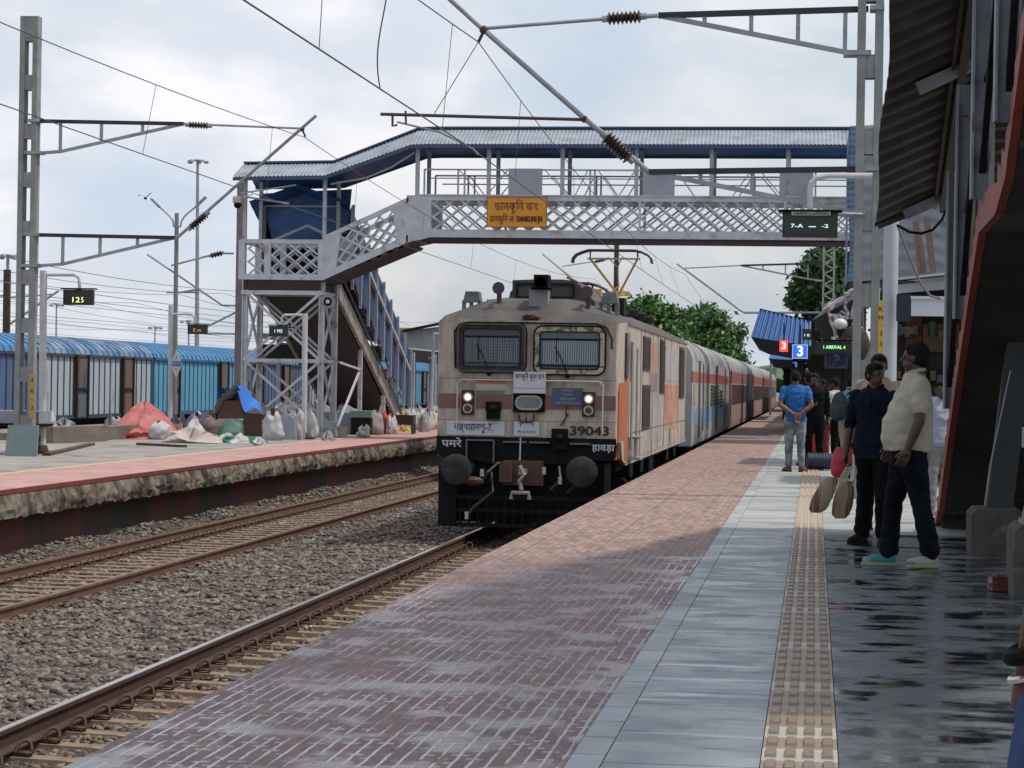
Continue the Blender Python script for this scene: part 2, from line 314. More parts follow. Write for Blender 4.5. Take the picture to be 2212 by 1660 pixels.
# ballast bed with gentle shoulders
def bz(x, y):
    if abs(x-RX2) < .82: base = -1.385
    elif x < RX2: base = -1.34
    elif x < RX1-.95: k = min(1, max(0, (x+8.3)/2.0)); base = -1.285*(1-k)-1.125*k
    elif x < RX1+.82: base = -1.215
    else: base = -1.235
    if x < -10.7: base = -1.34+.20*min(1, (-10.7-x)/.5) + .03*math.sin(y*1.3)
    return base + .025*math.sin(x*7.3+y*3.1)*math.sin(y*5.2-x*2)
g = MB(); g.grid(lambda u, v: (lambda x, y: (x, y, bz(x, y)))(-12.5+9.9*u, 6+(v**1.7)*460), 66, 420); struct(g, 'ballast', BALL, smooth=True)
# loose stones lying in the bed where they can be told apart
def stones(name, n, x0, x1, y0, y1, s0, s1, m, zf, seed=1):
    rg = np.random.default_rng(seed)
    base = []
    for q in range(8):
        a = np.array([(x, y, z) for x in (-1, 1) for y in (-1, 1) for z in (-1, 1)], float)*.62 + rg.normal(0, .22, (8, 3)); base.append(a)
    base = np.array(base); F_ = np.array([(0, 1, 3, 2), (4, 6, 7, 5), (0, 4, 5, 1), (2, 3, 7, 6), (0, 2, 6, 4), (1, 5, 7, 3)])
    # denser near the camera
    yy = y0*(y1/y0)**rg.random(n); xx = x0+(x1-x0)*rg.random(n); sz = (s0+(s1-s0)*rg.random(n)**2)*(.85+yy/ y1*.5)
    keep = np.ones(n, bool)
    for c in (RX1, RX2):
        for sgn in (-.872, .872): keep &= np.abs(xx-(c+sgn)) > .085
    yy, xx, sz = yy[keep], xx[keep], sz[keep]; n = len(xx)
    zz = np.array([zf(a_, b_) for a_, b_ in zip(xx, yy)])
    th = rg.random(n)*6.28; ph = rg.random(n)*1.2-.6
    V = base[rg.integers(0, 8, n)]*sz[:, None, None]*np.stack([np.ones(n), .6+.5*rg.random(n), .42+.3*rg.random(n)], 1)[:, None, :]
    ct, st, cp, sp = np.cos(th), np.sin(th), np.cos(ph), np.sin(ph)
    x, y, z = V[..., 0], V[..., 1], V[..., 2]
    y, z = y*cp[:, None]-z*sp[:, None], y*sp[:, None]+z*cp[:, None]
    x, y = x*ct[:, None]-y*st[:, None], x*st[:, None]+y*ct[:, None]
    V = np.stack([x+xx[:, None], y+yy[:, None], z+(zz+sz*.12)[:, None]], -1).reshape(-1, 3)
    Fs = (F_[None]+8*np.arange(n)[:, None, None]).reshape(-1, 4)
    me = bpy.data.meshes.new(name); me.vertices.add(len(V)); me.vertices.foreach_set('co', V.ravel().astype('f'))
    me.loops.add(Fs.size); me.loops.foreach_set('vertex_index', Fs.ravel().astype('i')); me.polygons.add(len(Fs))
    me.polygons.foreach_set('loop_start', np.arange(0, Fs.size, 4, dtype='i')); me.polygons.foreach_set('loop_total', np.full(len(Fs), 4, 'i'))
    me.update(); me.validate(); me.materials.append(m)
    o = bpy.data.objects.new(name, me); COL.objects.link(o); return tag(o, kind='stuff')
m, t, b, P = node_mat('ballast_stone')
gm = N(t, 'ShaderNodeNewGeometry')
c = mixc(t, gm.outputs['Random Per Island'], (.065, .055, .047), (.30, .255, .215)); c = mixc(t, rng(t, nz(t, P, .7, 4), .45, .62), c, mixc(t, .45, c, (.17, .10, .06)))
L(t, c, b.inputs['Base Color']); b.inputs['Roughness'].default_value = .85; STONE = m
o = stones('ballast_stones', 76000, -11.4, -2.75, 11.0, 75, .022, .052, STONE, bz, 3); tag(o, 'grey-brown crushed stone ballast between and beside the two tracks', 'ballast')

# --- near platform
g = MB()
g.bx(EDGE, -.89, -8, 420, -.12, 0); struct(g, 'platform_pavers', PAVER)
g = MB(); g.bx(EDGE+.12, 12, -8, 420, -1.6, -.124); struct(g, 'platform', mat('platform_wall', (.16, .12, .1), (.09, .075, .07), .9, 0, 1.5, bump=.4, bscale=6))
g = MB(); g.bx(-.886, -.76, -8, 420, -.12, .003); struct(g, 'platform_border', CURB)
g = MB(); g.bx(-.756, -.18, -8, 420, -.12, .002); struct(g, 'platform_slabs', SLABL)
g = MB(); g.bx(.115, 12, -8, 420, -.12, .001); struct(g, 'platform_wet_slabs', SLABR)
# tactile paving: ribbed tiles, four bars each
m, t, b, P = node_mat('tactile_tiles')
X, Y, Z = sep(t, P)
tile = mth(t, 'FLOOR', mth(t, 'DIVIDE', Y, .3)); wn = N(t, 'ShaderNodeTexWhiteNoise', noise_dimensions='1D'); L(t, tile, wn.inputs['W'])
pale = mth(t, 'MULTIPLY', rng(t, wn.outputs[0], .60, .62), rng(t, Y, 25, 22))
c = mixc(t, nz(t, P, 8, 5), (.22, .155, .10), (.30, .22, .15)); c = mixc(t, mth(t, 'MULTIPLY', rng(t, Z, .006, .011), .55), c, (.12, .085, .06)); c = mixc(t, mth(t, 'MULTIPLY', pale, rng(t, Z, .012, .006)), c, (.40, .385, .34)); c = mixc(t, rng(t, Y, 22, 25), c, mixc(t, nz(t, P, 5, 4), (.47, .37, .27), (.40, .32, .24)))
L(t, c, b.inputs['Base Color']); b.inputs['Roughness'].default_value = .42; TACT = m
g = MB(); g.bx(-.176, .111, -8, 420, -.12, .004)
y = 8.4
k = 0
while y < 46:
    for i in range(4):
        cx_ = -.176+.036+i*.0717; a = .0225; hgt = .016
        y0, y1 = y+.035, y+.235
        jx = random.uniform(-.002, .002)
        g.add([(cx_-a+jx, y0, .004), (cx_+a+jx, y0, .004), (cx_+a+jx, y1, .004), (cx_-a+jx, y1, .004), (cx_-a*.75+jx, y0+.012, .004+hgt), (cx_+a*.75+jx, y0+.012, .004+hgt), (cx_+a*.75+jx, y1-.012, .004+hgt), (cx_-a*.75+jx, y1-.012, .004+hgt)], [(0, 1, 5, 4), (1, 2, 6, 5), (2, 3, 7, 6), (3, 0, 4, 7), (4, 5, 6, 7)])
    y += .3
struct(g, 'tactile_strip', TACT, fix=False)

# --- far platform
g = MB(); g.bx(-25.2, -11.45, 20, 400, -1.6, LZ-.14); struct(g, 'far_platform', mat('far_platform_wall', (.13, .04, .035), (.07, .045, .04), .9, 0, 1.0, lo=.4, hi=.6, dirt=(.035, .045, .03), dscale=.5, dlo=.5, dhi=.6, bump=.5, bscale=5, streak=(1, 1, .35)))
g = MB(); g.bx(-13.0, LEDGE, 20, 400, LZ-.14, LZ); struct(g, 'far_platform_pavers', farred)
g = MB(); g.bx(-13.14, -13.0, 20, 400, LZ-.136, LZ+.003); struct(g, 'far_platform_line', yline)
g = MB(); g.bx(-25.2, -13.14, 20, 400, LZ-.136, LZ-.001); struct(g, 'far_platform_slabs', farslab)
g = MB(); g.bx(LEDGE, LEDGE+.025, 20, 400, LZ-.07, LZ-.004); struct(g, 'far_platform_edge_paint', mat('edge_paint', (.22, .03, .03), (.14, .03, .03), .8))
# rough broken coping below the edge, with stains running down
m, t, b, P = node_mat('stained_concrete'); X, Y, Z = sep(t, P)
st = nz(t, P, 2.2, 6, (1, 1, .16)); big = nz(t, P, .8, 5)
c = mixc(t, rng(t, nz(t, P, 5, 6), .35, .65), (.07, .055, .042), (.25, .21, .16)); c = mixc(t, rng(t, st, .50, .62), c, (.035, .028, .022)); c = mixc(t, rng(t, mth(t, 'MULTIPLY', nz(t, P, 3.1, 5, (1, 1, .1)), rng(t, Z, -.3, -.6)), .55, .62), c, (.34, .17, .13))
L(t, c, b.inputs['Base Color']); b.inputs['Roughness'].default_value = .95
bn = N(t, 'ShaderNodeBump'); bn.inputs['Strength'].default_value = .9; bn.inputs['Distance'].default_value = .05; L(t, nz(t, P, 7, 7), bn.inputs['Height']); L(t, bn.outputs[0], b.inputs['Normal'])
g = MB()
def cop(u, v):
    y = 20+u*130; a = v*1.35
    j = .05*mn.noise((y*.9, v*1.5, 1))+.05*mn.noise((y*3.1, v*3, 2))+.05*mn.noise((y*9, v*6, 3))
    z = LZ-.075 - .37*v + .04*mn.noise((y*.8, 3, 1))*v+.05*mn.noise((y*5, 3, 7))*v; x = LEDGE + .015 + (.07+j)*math.sin(min(1, v*1.2)*math.pi*.75)*.9
    if v > .99: x = LEDGE-.22
    return (x, y, z)
g.grid(cop, 1400, 9); struct(g, 'far_platform_coping', m, smooth=True)

# --- railway tracks
railtop = mat('rail_steel', (.55, .54, .53), (.40, .36, .33), .28, .8, 3, streak=(1, .1, 1))
railside = mat('rail_rust_shaded', (.085, .042, .028), (.05, .027, .02), .8, .1, 4)
railrusty = mat('rail_head_dull', (.24, .13, .08), (.17, .10, .07), .5, .4, 3, streak=(1, .1, 1))
slp = mat('sleeper_concrete', (.30, .20, .13), (.18, .125, .085), .9, 0, 5, bump=.5, bscale=12)
def rail_mb(x, zt, y0, y1, top):
    P_ = [(-.07, -.156), (.07, -.156), (.07, -.145), (.012, -.125), (.012, -.04), (.0335, -.03), (.0335, -.004), (.028, 0), (-.028, 0), (-.0335, -.004), (-.0335, -.03), (-.012, -.04), (-.012, -.125), (-.07, -.145)]
    g = MB(); g.prism([(x+a, zt+c) for a, c in P_], 'Y', y0, y1)
    g.bx(x-.0275, x+.0275, y0, y1, zt-.002, zt+.0015, 1); return g.build('rail', [railside, top])
def sleeper_mesh():
    g = MB(); h = .2
    for s in (-1, 1):
        g.add([(s*1.37, -.125, -h), (s*1.37, .125, -h), (s*1.37, -.09, 0), (s*1.37, .09, 0), (s*.42, -.11, -h), (s*.42, .11, -h), (s*.42, -.075, -.03), (s*.42, .075, -.03)], [(0, 1, 3, 2), (4, 6, 7, 5), (0, 2, 6, 4), (1, 5, 7, 3), (2, 3, 7, 6), (0, 4, 5, 1)])
    g.bx(-.42, .42, -.11, .11, -h, -.03); return g
def clip_mesh():
    g = MB()
    for s in (-1, 1):
        for d in (-1, 1):
            X0 = s*.872+d*.125; pts = []
            for k in range(9):
                a_ = math.pi*1.25*k/8-.3; pts.append((X0+.052*math.cos(a_), .035*math.sin(a_*1.3), .012+.07*math.sin(a_)))
            g.tube(pts, .013, 6)
            g.box((X0+d*.01, 0, .005), (.10, .10, .016), m=0)
    return g
def track(name, label, X, ZT, top, ystart):
    tr = thing(name, label, 'railway track', (X, 0, ZT)); OFFX = OFF[tr.name]
    r = None
    for s in (-.872, .872):
        global railside
        railside = mat('rail_rust_shaded', (.085, .042, .028)) if X > -6 else mat('rail_rust_lit', (.17, .095, .062), (.11, .06, .04), .8, .1, 4)  # light painted in: darker rust near, sunlit lighter rust on the empty track
        q = rail_mb(X+s, ZT, -10 if X > -6 else 10, 430, top); q.parent = tr
        q.data.transform(Matrix.Translation(-OFFX))
    sm = sleeper_mesh().mesh('sleeper', slp, (0, 0, 0), False); cm = clip_mesh().mesh('rail_clips', rust, (0, 0, 0), True)
    import bmesh
    for me in (sm, cm):
        b_ = bmesh.new(); b_.from_mesh(me); bmesh.ops.recalc_face_normals(b_, faces=b_.faces); b_.to_mesh(me); b_.free()
    y = ystart
    for i in range(100):
        o = bpy.data.objects.new('sleeper', sm); COL.objects.link(o); o.parent = tr; o.location = (0, y, -.172)
        c = bpy.data.objects.new('rail_clips', cm); COL.objects.link(c); c.parent = o; y += .6
    g = MB(); sv = [(X+v.co.x, v.co.y, ZT-.172+v.co.z) for v in sm.vertices]; fs = [tuple(p.vertices) for p in sm.polygons]
    while y < 200: g.add([(a_, b_+y, c_) for a_, b_, c_ in sv], fs); y += .6
    o = g.build('far_sleepers', slp, tr, fix=False); o['kind'] = 'stuff'
    return tr
track('railway_track', 'near track with bright worn rail heads on concrete sleepers, the train standing on it', RX1, RZ1, railtop, 10.2)
track('railway_track', 'rust-brown empty track beside the far platform wall', RX2, RZ2, railrusty, 15.2)
# ================================================================ LOCOMOTIVE
LX, LY, LZ0 = -4.48, 37.2, -.98
def lp(x, y, z): return (LX+x, LY+y, LZ0+z)
cream = mat('loco_cream', (.50, .435, .365), (.385, .33, .275), .65, 0, 7, dirt=(.15, .115, .09), dscale=2.2, dlo=.47, dhi=.74, streak=(1.7, 1, .5), bump=.08, bscale=20)
lroof = mat('loco_roof_grime', (.10, .09, .08), (.06, .055, .052), .75, 0, 2.5, dirt=(.045, .04, .04), dscale=1.6, dlo=.5, dhi=.7)
lbrown = mat('loco_brown_band', (.22, .11, .085), (.17, .09, .07), .7, 0, 4, dirt=(.3, .24, .2), dscale=5, dlo=.62, dhi=.75)
lorange = mat('loco_orange', (.46, .13, .05), (.40, .11, .045), .6, 0, 3, dirt=(.12, .06, .04), dscale=2.5, dlo=.55, dhi=.75, streak=(1, 1, .4))
lgrey = mat('loco_skirt', (.014, .014, .015), (.008, .008, .009), .85, 0, 4, spec=.15)
glass = mat('cab_glass', (.05, .07, .085), (.085, .11, .13), .12, 0, 2, spec=.6)
loco = thing('electric_locomotive', 'cream electric locomotive with brown band and two lit headlights, heading the train', 'locomotive', lp(0, 0, 0))
B = lambda mb, n, m, p=loco, s=False: mb.build(n, m, p, s)
HW = 1.5
# body shell: lofted sections so that the cab nose is chamfered in plan and profile
def sect(hw, zt, ztop, zb=1.18, cr=.0):
    return [(-hw, zb), (-hw, zt), (-hw+.10, zt+.09), (-.78*hw/1.5, ztop-.03), (-.5, ztop), (.5, ztop), (.78*hw/1.5, ztop-.03), (hw-.10, zt+.09), (hw, zt), (hw, zb)]
g = MB()
secs = [(0.0, 1.40, 3.33, 3.38, 1.50), (.03, 1.42, 3.345, 3.40, 1.48), (.35, 1.46, 3.37, 3.60, 1.22), (.8, 1.5, 3.385, 3.74, 1.18), (1.6, 1.5, 3.40, 3.80, 1.18), (18.6, 1.5, 3.40, 3.80, 1.18), (19.35, 1.42, 3.38, 3.6, 1.18)]
rows = [[lp(x, y, z) for x, z in sect(hw, zt, zz, zb)] for y, hw, zt, zz, zb in secs]
n = 10; vs = [p for r in rows for p in r]; fs = []; ms = []
for i in range(len(rows)-1):
    for k in range(n-1):
        fs.append((i*n+k, i*n+k+1, (i+1)*n+k+1, (i+1)*n+k)); ms.append(1 if 1 <= k <= 7 else 0)
    fs.append((i*n+n-1, i*n, (i+1)*n, (i+1)*n+n-1)); ms.append(0)
g.add(vs, fs); g.m = ms
g.add(rows[0], [tuple(range(n))], 0); g.add(rows[-1], [tuple(range(n-1, -1, -1))], 0)
B(g, 'body', [cream, lroof])
# side frame under the front side door
g = MB(); g.prism([(.0, 1.50), (.30, 1.22), (1.0, 1.10), (18.9, 1.10), (18.9, 1.19), (0.3, 1.50)], 'X', LX+HW-.06, LX+HW-.005); g.v = [(a, b_+LY, c+LZ0) for a, b_, c in g.v]
B(g, 'side_sill', cream)
# face sheet with the raised border seams
FY = -.012
def fbx(g, x0, x1, z0, z1, y0=FY, y1=.02, m=0): g.bx(LX+x0, LX+x1, LY+y0, LY+y1, LZ0+z0, LZ0+z1, m)
def rrect(x0, x1, z0, z1, r, n=5):
    out = []
    for cx_, cz_, a0 in ((x1-r, z1-r, 0), (x0+r, z1-r, 90), (x0+r, z0+r, 180), (x1-r, z0+r, 270)):
        for k in range(n+1):
            a_ = R_(a0+90*k/n); out.append((cx_+r*math.cos(a_), cz_+r*math.sin(a_)))
    return out
def plate(g, x0, x1, z0, z1, r, y0, y1, m=0): g.prism([(LX+a_, LZ0+c_) for a_, c_ in rrect(x0, x1, z0, z1, r)], 'Y', LY+y0, LY+y1, m)
def ring(g, x0, x1, z0, z1, r, wd, y0, y1, m=0):
    o_ = rrect(x0, x1, z0, z1, r); i_ = rrect(x0+wd, x1-wd, z0+wd, z1-wd, max(.01, r-wd)); n = len(o_)
    vs = [(LX+a_, LY+y, LZ0+c_) for y in (y0, y1) for P_ in (o_, i_) for a_, c_ in P_]
    fs = []
    for k in range(n):
        j = (k+1) % n; fs += [(k, j, n+j, n+k), (2*n+k, 3*n+k, 3*n+j, 2*n+j), (k, 2*n+k, 2*n+j, j), (n+k, n+j, 3*n+j, 3*n+k)]
    g.add(vs, fs, m)
g = MB(); fbx(g, -1.41, -1.06, 1.99, 2.215); fbx(g, -.80, -.24, 1.99, 2.215); fbx(g, .30, .86, 1.99, 2.215); fbx(g, 1.10, 1.405, 1.99, 2.215); B(g, 'brown_band', lbrown)
# hood edge (drip moulding) above the windows
g = MB(); pts = [(-1.14, 2.62), (-1.16, 3.2), (-1.08, 3.31), (-.95, 3.345), (1.08, 3.345), (1.24, 3.29), (1.33, 3.12), (1.33, 2.95)]
g.tube([lp(a_, -.02, c_) for a_, c_ in pts], .014, 6); B(g, 'drip_moulding', darkm)
ytape = mat('window_rubber_cream', (.50, .46, .30), (.36, .32, .24), .7, 0, 8, dirt=(.1, .08, .06), dscale=6, dlo=.5, dhi=.6)
dframe = mat('window_frame_dark', (.06, .05, .045), (.03, .028, .026), .7, 0, 6)
mesh_m = mat('wire_guard', (.10, .09, .085), (.06, .055, .05), .6, .3, 6)
lou = mat('blind_slats', (.27, .33, .39), (.20, .25, .30), .35, 0, 3)
for x0, x1, z0, z1, guard in ((-1.10, -.03, 2.57, 3.32, True), (.12, 1.22, 2.55, 3.29, False)):
    g = MB(); ring(g, x0, x1, z0, z1, .13, .075 if not guard else .07, -.04, .02, 0); fr = B(g, 'window_frame', ytape if not guard else dframe)
    g = MB(); ring(g, x0-.025, x1+.025, z0-.025, z1+.025, .15, .024, -.05, .02); ring(g, x0+.07, x1-.07, z0+.07, z1-.07, .08, .018, -.048, .0); B(g, 'rubber_seal', black, fr)
    g = MB(); plate(g, x0+.06, x1-.06, z0+.06, z1-.06, .09, -.015, .01); B(g, 'windscreen', glass, fr)
    g = MB()
    k = x0+.13
    while k < x1-.12: g.bx(LX+k, LX+k+.022, LY-.021, LY-.013, LZ0+z0+.14, LZ0+z1-.20); k += .036
    B(g, 'sun_blind', lou, fr)
    g = MB(); g.bx(LX+x0+.1, LX+x1-.1, LY-.028, LY-.012, LZ0+z1-.215, LZ0+z1-.185); g.bx(LX+x0+.08, LX+x1-.05, LY-.03, LY-.014, LZ0+z0+.135, LZ0+z0+.15)
    if not guard:
        g.tube([lp(x0+.02, -.045, z0+.12), lp(x1+.02, -.045, z0+.12)], .008, 5)
    B(g, 'bar', black, fr)
    g = MB()   # wiper
    wx = x0+(.50 if guard else .52)
    g.tube([lp(wx, -.06, z0-.02), lp(wx-.10, -.07, z0+.25), lp(wx-.20, -.07, z0+.42)], .009, 5); g.tube([lp(wx-.17, -.065, z0+.18), lp(wx-.18, -.065, z0+.56)], .009, 5); g.ell(lp(wx, -.04, z0-.03), (.045, .04, .04), 8)
    B(g, 'wiper', black, fr)
    if guard:
        g = MB()
        k = x0+.02
        while k < x1-.01: g.bx(LX+k, LX+k+.006, LY-.075, LY-.07, LZ0+z0+.02, LZ0+z1-.02); k += .05
        k = z0+.03
        while k < z1: g.bx(LX+x0+.01, LX+x1-.01, LY-.08, LY-.075, LZ0+k, LZ0+k+.005); k += .05
        ring(g, x0-.01, x1+.01, z0-.01, z1+.01, .13, .03, -.09, -.03)
        B(g, 'wire_guard', mesh_m, fr)
g = MB(); fbx(g, -1.41, 1.41, 2.455, 2.463, -.004); fbx(g, .045, .053, 2.46, 3.34, -.004); fbx(g, -1.41, 1.41, 1.80, 1.806, -.004)
for k in range(40): g.ell(lp(-1.38+k*.0708, -.004, 3.355), .008, 6); g.ell(lp(-1.38+k*.0708, -.004, 1.565), .008, 6)
B(g, 'panel_seams', mat('seam_grime', (.18, .14, .11), None, .8))
# climbing rail across the face
g = MB(); wh = mat('hand_rail_white', (.5, .48, .45), None, .5)
g.tube([lp(-1.09, -.09, 1.62), lp(-1.09, -.09, 2.38), lp(-1.04, -.09, 2.44), lp(1.16, -.09, 2.44), lp(1.21, -.09, 2.38), lp(1.21, -.09, 1.62)], .011, 6)
for k in (-.98, -.30, .40, 1.10): g.tube([lp(k, -.09, 2.44), lp(k, .0, 2.40)], .016, 6, 0)
B(g, 'hand_rail', wh)
# headlight clusters
lit = mat('headlight_lit', (1, .93, .86), emit=9); redl = mat('marker_lens_dark', (.07, .015, .015), None, .2)
chrome = mat('lamp_ring', (.42, .38, .34), None, .35, .5)
for x0 in (-1.03, .88):
    g = MB(); plate(g, x0, x0+.20, 1.885, 2.275, .02, -.05, .02); hl = B(g, 'headlight', mat('lamp_housing', (.035, .012, .012), None, .6))
    for cz, mm in ((2.165, lit), (1.985, redl)):
        g = MB(); g.lathe(lp(x0+.105, -.075, cz), [(.072, .03), (.078, 0), (.055, .0), (.05, .02)], 16, 'Y'); B(g, 'bezel', chrome, hl)
        g = MB(); g.lathe(lp(x0+.105, -.085, cz), [(.034 if mm is lit else .045, 0), (.036 if mm is lit else .045, .02)], 14, 'Y'); B(g, 'lamp', mm, hl)
# centre twin-beam lamp
g = MB(); fbx(g, -.21, .29, 1.94, 2.235, -.045); cl = B(g, 'centre_lamp', black)
g = MB(); ring(g, -.175, .255, 1.975, 2.205, .112, .03, -.07, -.03); B(g, 'bezel', mat('lamp_bezel', (.33, .34, .31), None, .4), cl)
g = MB(); plate(g, -.15, .23, 2.0, 2.18, .088, -.055, -.04); B(g, 'lens', mat('frosted_lens', (.19, .24, .22), (.13, .17, .16), .3, 0, 6), cl)
# painted flag stripes, papers, plates
g = MB(); fbx(g, -.80, -.33, 2.385, 2.43, -.006); B(g, 'orange_stripe', mat('stripe_orange', (.5, .16, .06), (.35, .13, .07), .7, 0, 6))
g = MB(); fbx(g, -.80, -.35, 2.19, 2.27, -.006); B(g, 'green_stripe', mat('stripe_green', (.07, .22, .12), (.1, .2, .13), .7, 0, 6))
g = MB(); fbx(g, -.80, -.33, 2.285, 2.37, -.005); B(g, 'white_stripe', mat('stripe_white', (.46, .41, .36), None, .7))
paper = mat('paper', (.58, .58, .62), (.5, .5, .54), .8, 0, 5); ink = mat('blue_ink', (.08, .09, .17), None, .8); inkr = mat('dark_lettering', (.03, .018, .018), None, .7)
g = MB(); fbx(g, -.20, .31, 2.24, 2.575, -.10, -.094); pp = B(g, 'paper_notice', paper); text('পালকুনী পূর্ব রেল', 'lettering', ink, pp, lp(.055, -.103, 2.50), .12, width=.46, depth=.002)
g = MB(); g.bx(LX-.19, LX+.30, LY-.104, LY-.1, LZ0+2.315, LZ0+2.325); B(g, 'crease', mat('crease', (.3, .3, .36), None, .8), pp)
bplate = mat('blue_plate', (.065, .09, .17), (.05, .07, .13), .5, 0, 3)
g = MB(); fbx(g, .41, .89, 2.05, 2.33, -.03, -.005); bp = B(g, 'maintenance_plate', bplate)
fw_ = mat('faint_white_lettering', (.30, .33, .38), None, .7)
for k, s_ in enumerate(('অনুরক্ষণ', 'HOWRAH', 'BASE SHED', 'ELECTRIC LOCO SHED')): text(s_, 'lettering', fw_, bp, lp(.65, -.033, 2.29-.065*k), .05, width=(.18, .16, .24, .38)[k], depth=.001)
g = MB(); fbx(g, -1.26, -.34, 1.565, 1.79, -.03, -.01); pl = B(g, 'name_board', paper); text('বর্ধমানশু-7.', 'lettering', ink, pl, lp(-.83, -.033, 1.69), .16, width=.62, depth=.002, off=.003)
g = MB(); fbx(g, -.19, .21, 1.565, 1.79, -.03, -.01); pl = B(g, 'label_board', paper); text('T    1', 'lettering', ink, pl, lp(.01, -.033, 1.74), .07, width=.24, depth=.002); text('W.A.P-0.24', 'lettering', ink, pl, lp(.01, -.033, 1.63), .07, width=.28, depth=.002)
text('39043', 'road_number', inkr, loco, lp(1.0, -.014, 1.655), .20, width=.60, depth=.003, off=.0)
for dx_, dz_ in ((.008, 0), (-.006, 0), (0, .006)): text('39043', 'road_number', inkr, loco, lp(1.0+dx_, -.0135+dz_*.02, 1.655+dz_), .20, width=.60, depth=.003, off=.0)
wpaint = mat('white_lettering', (.5, .52, .56), None, .8)
text('पमरे', 'shed_letters', wpaint, loco, lp(-1.18, -.012, 1.425), .16, width=.32, depth=.003, off=.003)
text('हावड़ा', 'shed_letters', wpaint, loco, lp(1.22, -.012, 1.40), .15, width=.36, depth=.003, off=.003)
# jumper boxes, W bracket, horn-hook boxes
def lump(g, x0, x1, z0, z1, d):
    g.bx(LX+x0, LX+x1, LY-d*.6, LY, LZ0+(z0+z1)/2, LZ0+z1); g.bx(LX+x0+.02, LX+x1-.01, LY-d, LY, LZ0+z0+.02, LZ0+(z0+z1)/2-.002); g.ell(lp((x0+x1)/2, -d, (z0+z1)/2+.04), ((x1-x0)*.3, .06, .06), 8)
g = MB(); lump(g, -.64, -.40, 1.80, 2.10, .13); B(g, 'jumper_socket', black)
g = MB(); lump(g, .41, .665, 1.34, 1.69, .16); B(g, 'jumper_socket', black)
g = MB(); g.tube([lp(-.11, -.05, 1.91), lp(-.11, -.05, 1.83), lp(-.07, -.05, 1.79), lp(0, -.05, 1.79), lp(.005, -.05, 1.9), lp(.01, -.05, 1.79), lp(.09, -.05, 1.79), lp(.12, -.05, 1.83), lp(.12, -.05, 1.91)], .02, 6); B(g, 'lamp_bracket', rust)
g = MB(); g.tube([lp(.64, -.05, 2.06), lp(.63, -.06, 1.92), lp(.64, -.05, 1.88), lp(.55, -.04, 1.74)], .014, 6); g.ell(lp(.645, -.05, 1.91), .03, 8); B(g, 'air_hose', rust)
# skirt and headstock
g = MB(); g.prism([(LX-1.42, LZ0+1.545), (LX+1.42, LZ0+1.545), (LX+1.42, LZ0+1.27), (LX+1.36, LZ0+1.20), (LX+.95, LZ0+1.20), (LX+.55, LZ0+1.13), (LX-.6, LZ0+1.13), (LX-.95, LZ0+1.2), (LX-1.3, LZ0+1.2), (LX-1.42, LZ0+1.27)], 'Y', LY-.008, LY+1.2)
sk = B(g, 'headstock', lgrey)
g = MB()
for x0, x1, z in ((-.95, -.50, 1.49), (-.35, .02, 1.47), (.06, .38, 1.47), (.70, 1.02, 1.46)): g.bx(LX+x0, LX+x1, LY-.10, LY-.004, LZ0+z-.012, LZ0+z+.012)
for x in (-.5, -.93): g.bx(LX+x-.01, LX+x+.01, LY-.10, LY-.004, LZ0+1.13, LZ0+1.48)
B(g, 'foot_steps', mat('step_steel', (.14, .14, .14), None, .6, .3))
bufm = mat('buffer_steel', (.035, .037, .039), (.022, .023, .024), .7, .0, 3, spec=.2, dirt=(.085, .075, .065), dscale=7, dlo=.5, dhi=.75)
for s_ in (-1, 1):
    g = MB(); g.lathe(lp(.0+s_*.978-.03, 0, 1.04), [(.20, .05), (.17, 0), (.13, -.12), (.11, -.40), (.11, -.55), (.19, -.58), (.235, -.60), (.245, -.63), (.22, -.655), (.10, -.67), (.0, -.672)], 28, 'Y'); B(g, 'buffer', bufm, loco, 1)
# draw gear and hoses between the buffers
g = MB(); g.bx(LX-.32, LX+.30, LY-.25, LY, LZ0+.80, LZ0+1.18); g.bx(LX-.36, LX-.18, LY-.42, LY-.2, LZ0+.85, LZ0+1.16); g.ell(lp(-.78, -.3, .85), (.17, .12, .08), 10); B(g, 'coupler', rust)
g = MB(); g.bx(LX-.04, LX+.06, LY-.62, LY-.25, LZ0+.98, LZ0+1.06); g.tube([lp(-.02, -.62, 1.12), lp(.06, -.63, .98), lp(-.02, -.62, .88), lp(.02, -.62, .74)], .035, 6); g.tube([lp(-.14, -.62, .60), lp(-.13, -.62, .70), lp(.13, -.62, .70), lp(.14, -.62, .60)], .035, 6); g.tube([lp(-.02, -.55, 1.55), lp(-.02, -.6, 1.2)], .014, 6)
B(g, 'screw_coupling', mat('worn_coupling', (.36, .35, .34), (.2, .18, .17), .5, .4, 9))
g = MB()
for pts in (((-.5, -.3, 1.0), (-.45, -.45, .7), (-.75, -.5, .45), (-.85, -.5, .30)), ((.55, -.2, 1.1), (.6, -.4, .9), (.45, -.4, .75)), ((-.4, -.2, 1.15), (-.55, -.4, 1.0), (-.6, -.4, .9)), ((.75, -.2, 1.1), (.8, -.35, .8), (.7, -.35, .7))): g.tube([lp(*q) for q in pts], .022, 6)
B(g, 'brake_hoses', mat('hose_rubber', (.03, .032, .025), None, .5))
g = MB()
for x, z in ((-.85, .33), (-.62, 1.0), (.35, 1.05), (.6, .9)): g.bx(LX+x-.025, LX+x+.025, LY-.54, LY-.48, LZ0+z-.06, LZ0+z+.05)
B(g, 'hose_couplings', mat('hose_end', (.4, .39, .38), None, .5))
